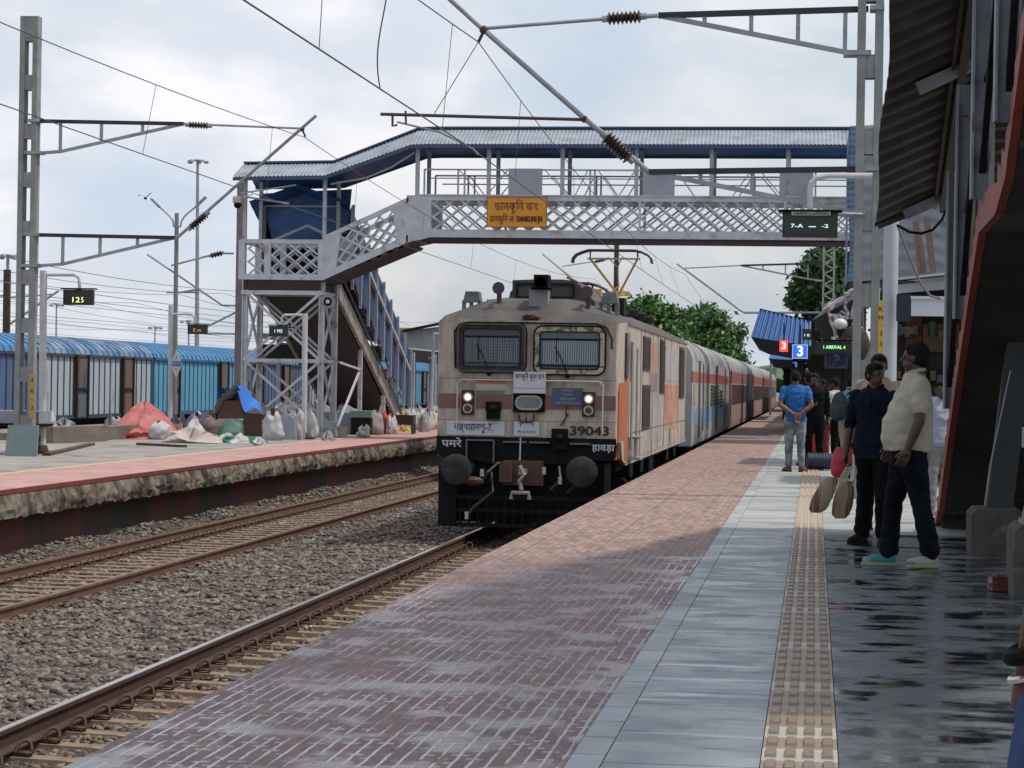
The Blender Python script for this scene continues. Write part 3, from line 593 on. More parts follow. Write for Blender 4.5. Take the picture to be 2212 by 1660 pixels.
# cattle guard
g = MB()
g.prism([(-.28, .17), (-.28, .30), (-.10, .9), (.0, 1.16), (.15, 1.16), (.05, .17)], 'X', LX-1.33, LX-1.25); g.prism([(-.28, .17), (-.28, .30), (-.10, .9), (.0, 1.16), (.15, 1.16), (.05, .17)], 'X', LX+1.25, LX+1.33); g.v = [(a, b_+LY, c+LZ0) for a, b_, c in g.v]
for k in range(19): x = -1.26+k*.14; g.bx(LX+x-.014, LX+x+.014, LY-.30, LY-.26, LZ0+.16, LZ0+.62)
for z in (.17, .40, .60): g.bx(LX-1.28, LX+1.28, LY-.32, LY-.27, LZ0+z-.03, LZ0+z+.03)
g.bx(LX-1.33, LX-1.05, LY-.33, LY-.24, LZ0+.16, LZ0+1.1)
g.bx(LX-1.25, LX+1.25, LY+.1, LY+.3, LZ0+.2, LZ0+1.15)
B(g, 'cattle_guard', lgrey)
# roof furniture at the cab end
g = MB(); g.bx(LX-.08+.04, LX+.26, LY+.42, LY+.75, LZ0+3.55, LZ0+3.90); B(g, 'lamp_pedestal', mat('pedestal_grey', (.22, .22, .22), None, .7))
g = MB(); g.bx(LX+.045, LX+.275, LY+.3, LY+.72, LZ0+3.89, LZ0+4.12); g.bx(LX-.0, LX+.34, LY+.3, LY+.34, LZ0+3.88, LZ0+3.91); tl = B(g, 'top_headlight', black)
g = MB(); g.lathe(lp(.16, .27, 4.0), [(.085, .03), (.095, 0), (.10, .03)], 16, 'Y'); B(g, 'lens', mat('dark_lens', (.02, .02, .03), None, .1), tl)
g = MB(); hm = mat('horn_paint', (.06, .035, .035), None, .5); g.lathe(lp(-.52, .45, 3.90), [(.10, -.12), (.095, -.10), (.04, .0), (.03, .25)], 14, 'Y'); g.bar(lp(-.54, .6, 3.64), lp(-.54, .6, 3.9), .07); B(g, 'horn', hm)
g = MB(); g.lathe(lp(.89, .45, 3.85), [(.10, -.12), (.095, -.10), (.04, .0), (.03, .25)], 14, 'Y'); g.bar(lp(.89, .6, 3.62), lp(.89, .6, 3.85), .07); B(g, 'horn', hm)
mirm = mat('marker_lamp_body', (.16, .18, .2), (.1, .11, .12), .5, 0, 5)
for x, xb in ((-1.02, -1.15), (1.20, 1.05)):
    g = MB(); g.prism([(LX+x-.13, LZ0+3.68), (LX+x-.09, LZ0+3.86), (LX+x+.12, LZ0+3.86), (LX+x+.15, LZ0+3.70)], 'Y', LY+.75, LY+1.05); g.bx(LX+x-.15, LX+x-.10, LY+.8, LY+.9, LZ0+3.45, LZ0+3.72); g.bx(LX+x+.1, LX+x+.16, LY+.8, LY+.95, LZ0+3.5, LZ0+3.70); g.bx(LX+x-.03, LX+x+.02, LY+.8, LY+.9, LZ0+3.45, LZ0+3.7); B(g, 'marker_lamp', mirm)
g = MB(); g.prism([(LX-.42, LZ0+3.72), (LX-.42, LZ0+4.07), (LX-.02, LZ0+4.09), (LX+.40, LZ0+4.09), (LX+.62, LZ0+4.07), (LX+.92, LZ0+3.74)], 'Y', LY+1.3, LY+4.8); g.bx(LX-.80, LX+.95, LY+1.0, LY+5.2, LZ0+3.66, LZ0+3.74); B(g, 'roof_equipment', lroof)
g = MB(); ring(g, -.36, -.06, 3.78, 4.03, .02, .03, 1.26, 1.31); ring(g, .1, .6, 3.78, 4.03, .05, .03, 1.26, 1.31); B(g, 'vent_frames', darkm)
g = MB(); g.tube([lp(-.08, .0, 3.44), lp(0, -.03, 3.47), lp(.08, 0, 3.47), lp(.17, .0, 3.43)], .022, 6); g.ell(lp(.05, .02, 3.43), (.16, .05, .03), 8); B(g, 'lifting_hook', rust)
# equipment along the roof
g = MB()
for y in (7, 9, 11.2, 13.5): g.lathe(lp(.8, y, 3.72), [(.26, 0), (.28, .12), (.2, .16), (.12, .16)], 12)
for y in (6, 8, 10, 12, 14): g.bx(LX-.5, LX+.5, LY+y, LY+y+1.3, LZ0+3.76, LZ0+3.98)
for y in (5.5, 7.7, 15): g.lathe(lp(.35, y, 3.78), [(.06, 0), (.11, .05), (.06, .08), (.11, .13), (.06, .16), (.11, .21), (.05, .26)], 10)
g.bx(LX+1.1, LX+1.3, LY+2.6, LY+3.1, LZ0+3.55, LZ0+3.85); g.ell(lp(1.05, 5.3, 3.65), (.13, .2, .13), 8)
B(g, 'roof_gear', darkm)
g = MB(); g.tube([lp(.3, 3, 4.2), lp(.3, 16, 4.2)], .02, 6); B(g, 'roof_busbar', mat('copper_bar', (.2, .1, .05), None, .5, .5))
# pantographs: folded front one, raised rear one
yel = mat('yellow_arm', (.62, .42, .10), (.5, .33, .1), .5, 0, 5); pan = mat('panto_head', (.06, .05, .055), None, .5, .4)
def panto(y0, raised, nm='pantograph'):
    g = MB(); g.bx(LX-.6, LX+.6, LY+y0-.4, LY+y0+.4, LZ0+3.86, LZ0+3.92)
    for sx in (-.5, .5):
        for sy in (-.35, .35): g.lathe(lp(sx, y0+sy, 3.70), [(.05, 0), (.09, .04), (.05, .07), (.09, .11), (.05, .16)], 10)
    p = B(g, nm, darkm)
    zh = 5.34 if raised else 4.16; 
    if raised:
        g = MB(); ky = y0+1.3; g.tube([lp(.08, y0, 3.95), lp(.08, ky, 4.42)], .05, 8); g.lathe(lp(-.08+.16, ky, 4.42), [(.16, -.02), (.16, .05)], 10)
        g.tube([lp(.08, ky, 4.42), lp(-.44, y0-.1, zh-.18)], .028, 6); g.tube([lp(.08, ky, 4.42), lp(.60, y0-.1, zh-.18)], .028, 6); g.bx(LX-.16, LX+.32, LY+ky-.05, LY+ky+.05, LZ0+4.40, LZ0+4.50); g.tube([lp(-.10, ky, 4.46), lp(.08, ky, 4.62), lp(.26, ky, 4.46)], .018, 6)
        B(g, 'arm', yel, p)
        g = MB(); g.tube([lp(.08, y0+.2, 4.0), lp(.08, ky-.1, 4.30)], .02, 6); g.tube([lp(.08, ky, 4.6), lp(.12, y0+.4, 5.0), lp(-.06, y0-.0, 5.2)], .014, 6); g.tube([lp(.12, y0+.4, 5.0), lp(.26, y0, 5.2)], .014, 6); g.bx(LX-.5, LX+.66, LY+y0-.12, LY+y0-.08, LZ0+zh-.20, LZ0+zh-.16); B(g, 'linkage', galv, p)
    else:
        g = MB(); g.tube([lp(.5, y0, 3.95), lp(.62, y0+.9, 4.06)], .04, 6); g.tube([lp(.62, y0+.9, 4.06), lp(.2, y0-.3, 4.12)], .03, 6); g.box(lp(.62, y0-.2, 4.0), (.3, .2, .12)); B(g, 'arm', yel, p)
    g = MB()
    for dy in (-.25, .05):
        for c in (1,):
            pts = [(-.86, -.28), (-.84, -.18), (-.77, -.10), (-.64, -.045), (-.50, 0), (.52, 0), (.66, -.035), (.80, -.10), (.87, -.18), (.89, -.28)]
            g.tube([lp(a_+.03, y0+dy, zh+c_) for a_, c_ in pts], .026, 6)
    for x in (-.44, .60):
        g.bar(lp(x, y0-.25, zh-.03), lp(x, y0+.05, zh-.03), .03); g.bar(lp(x, y0-.1, zh-.03), lp(x, y0-.1, zh-.22), .03)
    B(g, 'contact_bow', pan, p)
panto(4.5, False); panto(15.0, True)
# ---- side details (platform side)
def sbx(g, y0, y1, z0, z1, d0=.0, d1=.03, m=0): g.bx(LX+HW-.01+d0, LX+HW+d1, LY+y0, LY+y1, LZ0+z0, LZ0+z1, m)
g = MB(); g.prism([(0.10, 1.25), (.10, 2.30), (.16, 2.42), (.72, 2.44), (.75, 2.95), (1.05, 2.95), (1.05, 1.15), (.6, 1.15)], 'X', LX+1.43, LX+1.512); g.v = [(a+.0-(.062 if b_ < .4 else 0), b_+LY, c+LZ0) for a, b_, c in g.v]; B(g, 'orange_corner_panel', lorange)
g = MB(); O_ = [(.015, 1.412), (.36, 1.474), (.82, 1.514), (1.06, 1.516)]; n_ = len(O_)
vs_ = [lp(x_+d_, y_, z_) for d_ in (0, -.03) for z_ in (1.22, 2.36) for y_, x_ in O_]
g.add(vs_, [(k_, k_+1, n_+k_+1, n_+k_) for k_ in range(3)]+[(2*n_+k_, 3*n_+k_, 3*n_+k_+1, 2*n_+k_+1) for k_ in range(3)]+[(n_+k_, n_+k_+1, 3*n_+k_+1, 3*n_+k_) for k_ in range(3)]+[(k_, 2*n_+k_, 2*n_+k_+1, k_+1) for k_ in range(3)]+[(0, n_, 3*n_, 2*n_), (3, 2*n_+3, 3*n_+3, n_+3)]); B(g, 'orange_corner_wrap', lorange)
dk = mat('side_window_dark', (.045, .035, .03), (.03, .03, .032), .25, 0, 4)
g = MB(); sbx(g, .62, 1.02, 2.50, 3.22, .0, .02); B(g, 'cab_side_window', dk)
g = MB(); sbx(g, 1.35, 2.15, 1.25, 3.25, .0, .012); cd_ = B(g, 'cab_door', cream)
g = MB(); sbx(g, 1.45, 2.0, 2.45, 3.10, .01, .018); B(g, 'door_window', dk, cd_)
g = MB()
for y in (1.22, 2.35): g.tube([lp(HW+.06, y, 1.35), lp(HW+.06, y, 3.0)], .02, 6)
B(g, 'grab_rail', galv)
g = MB(); sbx(g, 1.3, 2.2, 1.52, 1.56, 0, .2); sbx(g, 1.35, 2.1, 1.18, 1.22, 0, .2); sbx(g, 1.4, 1.44, 1.2, 1.52, .1, .14); B(g, 'step', galv)
for (y0, y1, z0, z1, mm, nm) in ((4.4, 6.2, 2.66, 3.26, dk, 'side_window'), (4.4, 6.3, 1.62, 2.40, dk, 'filter_grille')):
    g = MB(); sbx(g, y0, y1, z0, z1, 0, .02); f_ = B(g, nm, dframe)
    g = MB(); sbx(g, y0+.15, y1-.15, z0+.06, z1-.06, .0, .03)
    for k in range(4): sbx(g, y0+.2+k*(y1-y0-.4)/4, y0+.25+k*(y1-y0-.4)/4, z0+.05, z1-.05, 0, .05)
    B(g, 'pane', mat('grimy_pane', (.16, .14, .12), (.1, .09, .08), .5, 0, 4), f_)
for y0, y1, z0, z1 in ((9.0, 10.4, 2.24, 3.30), (15.8, 17.6, 2.12, 3.27)):
    g = MB(); sbx(g, y0, y1, z0, z1, 0, .02); f_ = B(g, 'louvre_panel', dframe); g = MB()
    k = z0+.04
    while k < z1-.04: sbx(g, y0+.08, y1-.08, k, k+.02, 0, .04); k += .06
    B(g, 'louvres', rust, f_)
salm = mat('poster_salmon', (.48, .19, .12), (.40, .2, .15), .7, 0, 3, dirt=(.40, .32, .27), dscale=1.5, dlo=.44, dhi=.6)
g = MB(); sbx(g, 6.3, 8.3, 2.35, 3.22, 0, .006); B(g, 'advert_panel', salm)
g = MB(); sbx(g, 6.35, 8.3, 2.30, 2.62, 0, .009); B(g, 'advert_strip', mat('poster_violet', (.14, .12, .20), (.32, .22, .2), .7, 0, 1.5))
g = MB(); sbx(g, 10.6, 15.4, 1.50, 2.42, 0, .006); B(g, 'advert_panel', mat('poster_orange', (.46, .14, .07), (.42, .32, .26), .7, 0, .9, lo=.45, hi=.58, dirt=(.3, .24, .19), dscale=2, dlo=.52, dhi=.66))
g = MB(); sbx(g, 6.5, 10.4, 1.35, 2.25, 0, .005); sbx(g, 10.8, 15.4, 2.50, 3.2, 0, .005); B(g, 'advert_panel', mat('poster_faded', (.42, .36, .36), (.26, .26, .30), .7, 0, 1.5, lo=.45, hi=.6))
g = MB()
for y in (3.9, 7.0, 8.6, 10.5, 12.5, 15.6, 18.2): sbx(g, y, y+.03, 1.2, 3.36, 0, .008)
sbx(g, 1.0, 18.9, 1.60, 1.62, 0, .008); sbx(g, 1.0, 19, 3.36, 3.40, 0, .02)
B(g, 'panel_seams', mat('seam_grime', (.18, .14, .11), None, .8))
# bogies
def bogie(par, x0, y0, axles, wr, m=darkm, z0=LZ0, deep=1.0):
    ya, yb = y0+axles[0]-wr-.25, y0+axles[-1]+wr+.25
    g = MB()
    for s_ in (-1, 1):
        x = x0+s_*1.08; g.bx(x-.07, x+.07, ya, yb, z0+.62, z0+.86)
        for a_ in axles: g.bx(x-.1, x+.14*s_+.0, y0+a_-.16, y0+a_+.16, z0+.36, z0+.80); g.lathe((x+.10*s_, y0+a_, z0+.55), [(.13, -.06), (.13, .06)], 10, 'X')
        for q in range(len(axles)-1):
            c_ = (axles[q]+axles[q+1])/2+y0
            g.lathe((x+.10*s_, c_, z0+.42), [(.11, 0), (.14, .03), (.11, .07), (.14, .1), (.11, .14), (.14, .17), (.11, .21), (.14, .24), (.11, .3)], 10)
    g.bx(x0-.9, x0+.9, (ya+yb)/2-.6, (ya+yb)/2+.6, z0+.5, z0+1.05)
    b_ = g.build('bogie', m, par)
    for a_ in axles:
        g = MB(); g.tube([(x0-.9, y0+a_, z0+wr), (x0+.9, y0+a_, z0+wr)], .09, 8)
        for s_ in (-1, 1): g.lathe((x0+s_*.872, y0+a_, z0+wr), [(wr-.08, -.06), (wr, -.055), (wr-.015, .05), (wr-.1, .06)], 24, 'X')
        g.build('wheelset', mat('wheel_steel', (.07, .06, .055), None, .5, .4), b_)
bogie(loco, LX, LY, (1.9, 3.85, 5.8), .54); bogie(loco, LX, LY, (13.6, 15.55, 17.5), .54)
g = MB(); g.bx(LX-1.2, LX+1.2, LY+7.2, LY+12, LZ0+.45, LZ0+1.12); g.bx(LX+1.15, LX+1.42, LY+7.6, LY+8.8, LZ0+.55, LZ0+1.1); g.bx(LX-1.35, LX+1.35, LY+.8, LY+19, LZ0+1.0, LZ0+1.19)
for y in (2.5, 5, 12.4, 15): g.bx(LX+1.2, LX+1.45, LY+y, LY+y+.7, LZ0+.85, LZ0+1.12)
g.tube([lp(1.38, 1.2, .75), lp(1.38, 1.6, .75)], .14, 10); B(g, 'underframe', darkm)

# ================================================================ COACHES behind the locomotive
def coach(y0, ln, name, label, body, roofm, style):
    t = thing(name, label, 'coach', (LX, y0, LZ0), 'coaches of the arriving train')
    W = 1.52
    g = MB(); sec = [(-W+.02, .92), (-W, 1.15), (-W, 3.02)]
    for k in range(1, 12):
        a_ = math.pi-k*math.pi/12; sec.append((W*.99*math.cos(a_)*(1 if abs(math.cos(a_)) < .9 else 1), 3.05+.78*math.sin(a_)))
    sec += [(W, 3.02), (W, 1.15), (W-.02, .92)]
    n = len(sec); P0 = [(LX+a_, y0, LZ0+c) for a_, c in sec]; P1 = [(LX+a_, y0+ln, LZ0+c) for a_, c in sec]
    g.add(P0+P1, [(k, k+1, n+k+1, n+k) for k in range(n-1)]+[(n-1, 0, n, 2*n-1), tuple(range(n)), tuple(range(2*n-1, n-1, -1))]); g.m = [1 if 2 <= k < n-3 else 0 for k in range(n-1)]+[0, 0, 0]
    g.build('body', [body, roofm], t, 1)
    def q(g, a0, a1, z0, z1, d=.012, m=0): g.bx(LX+W-.02, LX+W+d, y0+a0, y0+a1, LZ0+z0, LZ0+z1, m)
    bogie(t, LX, y0, (2.3, 4.9), .46); bogie(t, LX, y0, (ln-4.9, ln-2.3), .46)
    g = MB(); g.bx(LX-1.3, LX+1.3, y0+7, y0+ln-7, LZ0+.45, LZ0+.92); g.bx(LX-1.4, LX+1.4, y0+.2, y0+ln-.2, LZ0+.8, LZ0+.96)
    g.build('underframe', darkm, t)
    # gangway
    g = MB()
    for k in range(4): g.bx(LX-.55-.03*(k % 2), LX+.55+.03*(k % 2), y0-.10-k*.12, y0-k*.12, LZ0+1.1, LZ0+3.2)
    g.build('gangway', black, t)
    g = MB()
    for k in range(7): g.lathe((LX, y0+2+k*(ln-4)/6, LZ0+3.80), [(.24, 0), (.26, .1), (.15, .16)], 10)
    g.build('roof_vents', roofm, t)
    if style == 'power':
        g = MB(); q(g, 0, ln*.98, 2.49, 2.76, .004); g.build('red_band', mat('coach_red_band', (.40, .09, .06), (.33, .1, .08), .6, 0, 2), t)
        g = MB(); q(g, .8, ln-.5, 1.40, 1.82, .004); g.build('blue_band', mat('coach_blue_fade', (.12, .27, .45), (.30, .34, .38), .6, 0, .35, lo=.45, hi=.6), t)
        for a_ in (3.2, 14.5): g = MB(); q(g, a_, a_+.75, 1.05, 3.05, .02); g.build('door', mat('coach_door', (.10, .055, .03), (.06, .04, .03), .6, 0, 3), t)
        for a_ in (.6, 6.2, 19.6): g = MB(); q(g, a_, a_+1.2, 1.95, 2.45, .015); g.build('window', mat('coach_shutter', (.38, .34, .25), (.3, .27, .22), .6, 0, 3), t)
        g = MB()
        for k in range(6): q(g, 10.5, 16.2, 1.85+k*.105, 1.91+k*.105, .03)
        for k in range(5): q(g, 17.2, 19.2, 1.75+k*.12, 1.80+k*.12, .03)
        g.build('louvres', dframe, t)
        g = MB()
        for a_ in (5.6, 8.3, 13.8, 21.3): q(g, a_, a_+.12, 1.2, 3.0, .03)
        g.build('pillar', mat('coach_pillar', (.10, .10, .12), None, .6), t)
        for k in range(2):
            pass
    elif style == 'ac':
        g = MB(); q(g, 0, ln, 2.55, 2.95, .004); g.build('red_band', mat('coach_rust_band', (.34, .12, .09), (.28, .12, .09), .6, 0, 2), t)
        for a_ in (.5, ln-1.3): g = MB(); q(g, a_, a_+.8, 1.05, 3.0, .015); g.build('door', dk, t)
        for k in range(9):
            a_ = 2.4+k*2.2; g = MB(); q(g, a_, a_+1.5, 1.75, 2.48, .012); g.build('window', dk, t)
pal = mat('coach_silver', (.40, .41, .40), (.33, .33, .32), .5, 0, 2, dirt=(.30, .25, .19), dscale=1.2, dlo=.5, dhi=.7)
pnk = mat('coach_pink', (.42, .27, .23), (.36, .25, .21), .6, 0, 1.5, dirt=(.22, .16, .13), dscale=2.5, dlo=.5, dhi=.7)
drk = mat('coach_dark_blue', (.05, .055, .085), (.04, .045, .06), .6, 0, 2)
groof = mat('coach_roof', (.36, .37, .34), (.26, .26, .25), .7, 0, .8, dirt=(.18, .18, .22), dscale=.5, dlo=.5, dhi=.6)
coach(LY+21.2, 25.4, 'power_car', 'silver coach with red and blue bands and louvres, coupled behind the locomotive', pal, groof, 'power')
coach(LY+47.6, 22.6, 'passenger_coach', 'pinkish coach with one long dark window row, second behind the locomotive', pnk, groof, 'ac')
coach(LY+71.2, 6.5, 'short_van', 'dark blue section between the pinkish coaches', drk, mat('dark_roof', (.07, .075, .10), (.11, .11, .13), .6, 0, 2), 'plain')
lab = ('pinkish coach directly behind the dark blue section of the train', 'faded pinkish coach, second after the dark blue section of the train', 'farthest pinkish coach at the tail where the train vanishes')
for k in range(3): coach(LY+78.7+k*24.6, 23.4, 'passenger_coach', lab[k], pnk, groof, 'ac')

# ================================================================ BLUE PARCEL WAGONS behind the far platform
def wagon(y0, ln, label, main, rib, roofm, doors, wx=-24.0):
    W = 3.0; x1 = wx; x0 = wx-W; zb, zt = .06, 2.12; t = thing('parcel_wagon', label, 'wagon', (x1-W/2, y0, -1.19), 'covered wagons on the yard track')
    g = MB(); g.bx(x0+.06, x1-.05, y0, y0+ln, zb, zt); g.build('body', main, t)
    g = MB(); n = int(ln/.62)
    for k in range(n+1):
        y = y0+.05+k*(ln-.1)/n; g.bx(x1-.052, x1-.028, y-.04, y+.04, zb, zt)
    g.bx(x1-.055, x1+.03, y0, y0+ln, zb-.02, zb+.10); g.bx(x1-.055, x1+.03, y0, y0+ln, zt-.06, zt+.03)
    g.build('ribs', rib, t)
    g = MB(); m_ = 10
    for k in range(n*2):
        ya = y0+k*ln/(2*n); yb = ya+ln/(2*n); s_ = .03*(k % 2)
        P_ = [(x1-W/2+(W/2+s_)*math.cos(a_), zt+(.62+s_)*math.sin(a_)) for a_ in [j*math.pi/m_ for j in range(m_+1)]]
        g.prism(P_, 'Y', ya, yb)
    g.build('roof', roofm, t)
    for d_ in doors:
        g = MB(); g.bx(x1-.05, x1+.045, y0+d_, y0+d_+1.25, zb+.02, zt-.10); dd = g.build('door', mat('wagon_door_rust', (.16, .07, .04), (.09, .11, .14), .8, 0, 1.6, lo=.45, hi=.55, dirt=(.05, .05, .055), dscale=1.5, dlo=.55, dhi=.66, streak=(1, 1, .4)), t)
        g = MB(); g.bx(x1+.04, x1+.09, y0+d_-.1, y0+d_+.08, zb, zt); g.bx(x1+.04, x1+.09, y0+d_+1.17, y0+d_+1.32, zb, zt); g.bx(x1+.045, x1+.10, y0+d_, y0+d_+1.25, zb+.9, zb+.98); g.build('door_bar', darkm, dd)
    g = MB(); g.bx(x0+.3, x1-.3, y0+.2, y0+ln-.2, -.35, zb)
    for a_ in (1.2, 3.0, ln-3.0, ln-1.2): g.lathe((x1-.55, y0+a_, -.72), [(.45, -.06), (.45, .06)], 16, 'X'); g.bx(x1-.45, x1-.25, y0+a_-.2, y0+a_+.2, -.8, -.4)
    g.build('underframe', black, t)
wb1 = mat('wagon_dark_blue', (.05, .11, .27), (.08, .13, .25), .6, 0, 2, dirt=(.10, .08, .07), dscale=1.6, dlo=.5, dhi=.7, streak=(1, 1, .3))
wwh = mat('wagon_white', (.42, .47, .50), (.32, .39, .45), .7, 0, 2, dirt=(.17, .14, .12), dscale=1.4, dlo=.58, dhi=.72, streak=(1, 1, .3))
wlb = mat('wagon_light_blue', (.11, .36, .52), (.09, .30, .46), .6, 0, 2, dirt=(.06, .12, .17), dscale=1.5, dlo=.58, dhi=.75, streak=(1, 1, .3))
ribd = mat('rib_navy', (.02, .035, .085), (.05, .04, .04), .7, 0, 3); ribb = mat('rib_blue', (.015, .12, .26), (.02, .07, .15), .6, 0, 3)
rgw = mat('wagon_roof_pale', (.26, .33, .40), (.14, .22, .34), .6, 0, .5, dirt=(.05, .14, .27), dscale=.9, dlo=.45, dhi=.55); rbl = mat('wagon_roof_blue', (.03, .16, .33), (.05, .22, .42), .5, 0, 1)
wagon(60.2, 12.0, 'dark blue covered wagon at the left edge of the photo, behind the mast', wb1, ribd, rbl, (4.8,))
wagon(72.6, 12.2, 'off-white ribbed wagon with rusty doors between two blue wagons', wwh, ribd, rgw, (3.0, 8.3))
wagon(85.1, 12.6, 'bright light-blue ribbed wagon in front of the sign post', wlb, ribb, rbl, (2.0, 9.6))
wagon(98.0, 12.6, 'dark blue wagon seen through the legs of the stair tower', wb1, ribd, rbl, (3.0, 8.3))
wagon(111.0, 12.6, 'pale blue wagon seen behind the platform shelter posts', mat('wagon_pale_mix', (.20, .28, .40), (.40, .42, .40), .6, 0, .5, lo=.45, hi=.55), ribd, rgw, (3.0, 8.3))
wagon(124.0, 12.6, 'dark blue wagon near the far end of the platform shelter', wb1, ribd, rbl, (3.0, 8.3))
wagon(137.0, 12.6, 'last visible wagon, in front of the pale corrugated shed', wlb, ribb, rbl, (3.0, 8.3))
# ================================================================ FOOTBRIDGE
BY, BW = 66.0, 2.0
def Bp(px, py, y=BY): return at(px, py, y)
def X_(px, y=BY): return at(px, 500, y).x
fb = thing('footbridge', 'white lattice footbridge with ribbed roof and blue-clad stair tower, crossing above the train', 'footbridge', (-14.9, BY+1, LZ))
zt, zb = Bp(1300, 425).z, Bp(1300, 516).z
xa, xb = Bp(905, 470).x, 1.15
xl0, xl1 = Bp(520, 560).x, Bp(697, 560).x
zlt, zlb = Bp(600, 519).z, Bp(600, 605).z
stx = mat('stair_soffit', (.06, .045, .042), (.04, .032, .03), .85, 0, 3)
def lattice(g, p00, p10, p11, p01, pitch, y, w=.055, run=.95, dy=.02):
    """criss-cross flat bars clipped inside a quad p00 (bottom left) p10 p11 p01, drawn in the x-z plane at depth y"""
    ax = (Vector((p10[0]-p00[0], 0, p10[1]-p00[1]))); Lh = ax.length; ux = ax.normalized(); up = Vector((p01[0]-p00[0], 0, p01[1]-p00[1])); H = up.length; uv = up.normalized()
    o = Vector((p00[0], y, p00[1]))
    for s_ in (1, -1):
        k = -H*run/ .78*1.2
        while k < Lh+H*run/.78*1.2:
            a0, a1 = (0, H); u0, u1 = (k, k+run/.78*H) if s_ == 1 else (k, k-run/.78*H)
            # clip to 0..Lh
            def cl(u0, a0, u1, a1):
                if u0 == u1: return None
                t0, t1 = 0, 1
                for e, sg in ((0, 1), (Lh, -1)):
                    d0, d1 = sg*(u0-e), sg*(u1-e)
                    if d0 < 0 and d1 < 0: return None
                    if d0 < 0: t0 = max(t0, d0/(d0-d1))
                    if d1 < 0: t1 = min(t1, d0/(d0-d1))
                if t1-t0 < .08: return None
                return t0, t1
            c = cl(u0, a0, u1, a1)
            if c:
                P = [o+ux*(u0+(u1-u0)*t)+uv*(H*t)+Vector((0, dy*s_*.5, 0)) for t in c]
                g.bar(P[0], P[1], .012, w, up=(0, 0, 1)) if False else g.bar(P[0], P[1], w, .014, up=(0, 1, 0))
            k += pitch
for y, nm in ((BY, 'near'), (BY+BW, 'far')):
    g = MB()
    g.bx(xa, xb, y-.05, y+.05, zt-.14, zt); g.bx(xa, xb, y-.05, y+.05, zb, zb+.22)
    g.bx(xa, xb, y-.09, y+.07, zt-.001, zt+.03)
    # solid end gusset and stiffeners
    g.prism([(xa-.35, zb-.16), (xa+.35, zb), (xa+.35, zt), (xa-.35, zt)], 'Y', y-.045, y+.045)
    k = xa+2.2
    while k < xb: g.bx(k-.035, k+.035, y-.06, y-.02, zb+.2, zt-.1); k += (1.05 if k > -3.2 else 4)
    lattice(g, (xa+.3, zb+.2), (xb-.05, zb+.2), (xb-.05, zt-.12), (xa+.3, zt-.12), .45, y)
    # sloping girder over the steps
    A, Bq, C_, D = (xl1+.02, zlb), (xa-.30, zb-.14), (xa-.30, zt-.05), (xl1+.02, zlt+.12)
    g.prism([A, Bq, (Bq[0], Bq[1]+.20), (A[0], A[1]+.20)], 'Y', y-.045, y+.045); g.prism([(D[0], D[1]-.14), (C_[0], C_[1]-.14), C_, D], 'Y', y-.045, y+.045)
    g.prism([A, (A[0]+.35, A[1]+.18), (D[0]+.5, D[1]+.12), D], 'Y', y-.04, y+.04); g.prism([(Bq[0]-.30, Bq[1]-.16), Bq, C_, (C_[0]-.45, C_[1]-.22)], 'Y', y-.038, y+.038)
    lattice(g, (A[0]+.3, A[1]+.34), (Bq[0]-.2, Bq[1]+.1), (C_[0]-.2, C_[1]-.2), (A[0]+.3, D[1]), .42, y)
    # landing parapet
    g.bx(xl0, xl1, y-.05, y+.05, zlt-.10, zlt+.02); g.bx(xl0, xl1, y-.05, y+.05, zlb, zlb+.16)
    for x in (xl0+.04, xl0+.78, xl1-.04): g.bx(x-.09, x+.09, y-.055, y+.055, zlb, zlt)
    lattice(g, (xl0+.2, zlb+.14), (xl1-.15, zlb+.14), (xl1-.15, zlt-.08), (xl0+.2, zlt-.08), .45, y)
    g.build('girder', whitep, fb)
g = MB(); g.bx(xl0, xl0+.06, BY, BY+BW, zlt-.1, zlt); g.bx(xl0, xl0+.06, BY, BY+BW, zlb, zlb+.16); g.build('landing_side', whitep, fb)
g = MB(); dz = .10
g.bx(xa-.2, xb, BY-.0, BY+BW+.0, zb-.06, zb-.003); g.prism([(xl1, zlb-.08), (xa-.2, zb-.24), (xa-.2, zb-.19), (xl1, zlb-.02)], 'Y', BY-.02, BY+BW+.02)
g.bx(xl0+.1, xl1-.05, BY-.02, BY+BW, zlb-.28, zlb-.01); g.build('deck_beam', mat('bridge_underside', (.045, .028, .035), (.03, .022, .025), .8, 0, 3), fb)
g = MB(); g.bx(xa, xb, BY+.1, BY+BW-.1, zb+.02, zb+.10); g.bx(xl0+.1, xl1, BY+.1, BY+BW-.1, zlb+.02, zlb+.1)
ns = 9
for k in range(ns): x = xl1+(xa-xl1)*k/ns; z = zlb+.1+(zb-zlb)*(k+1)/ns; g.bx(x, x+(xa-xl1)/ns, BY+.1, BY+BW-.1, z-.20, z)
g.build('deck', conc, fb)
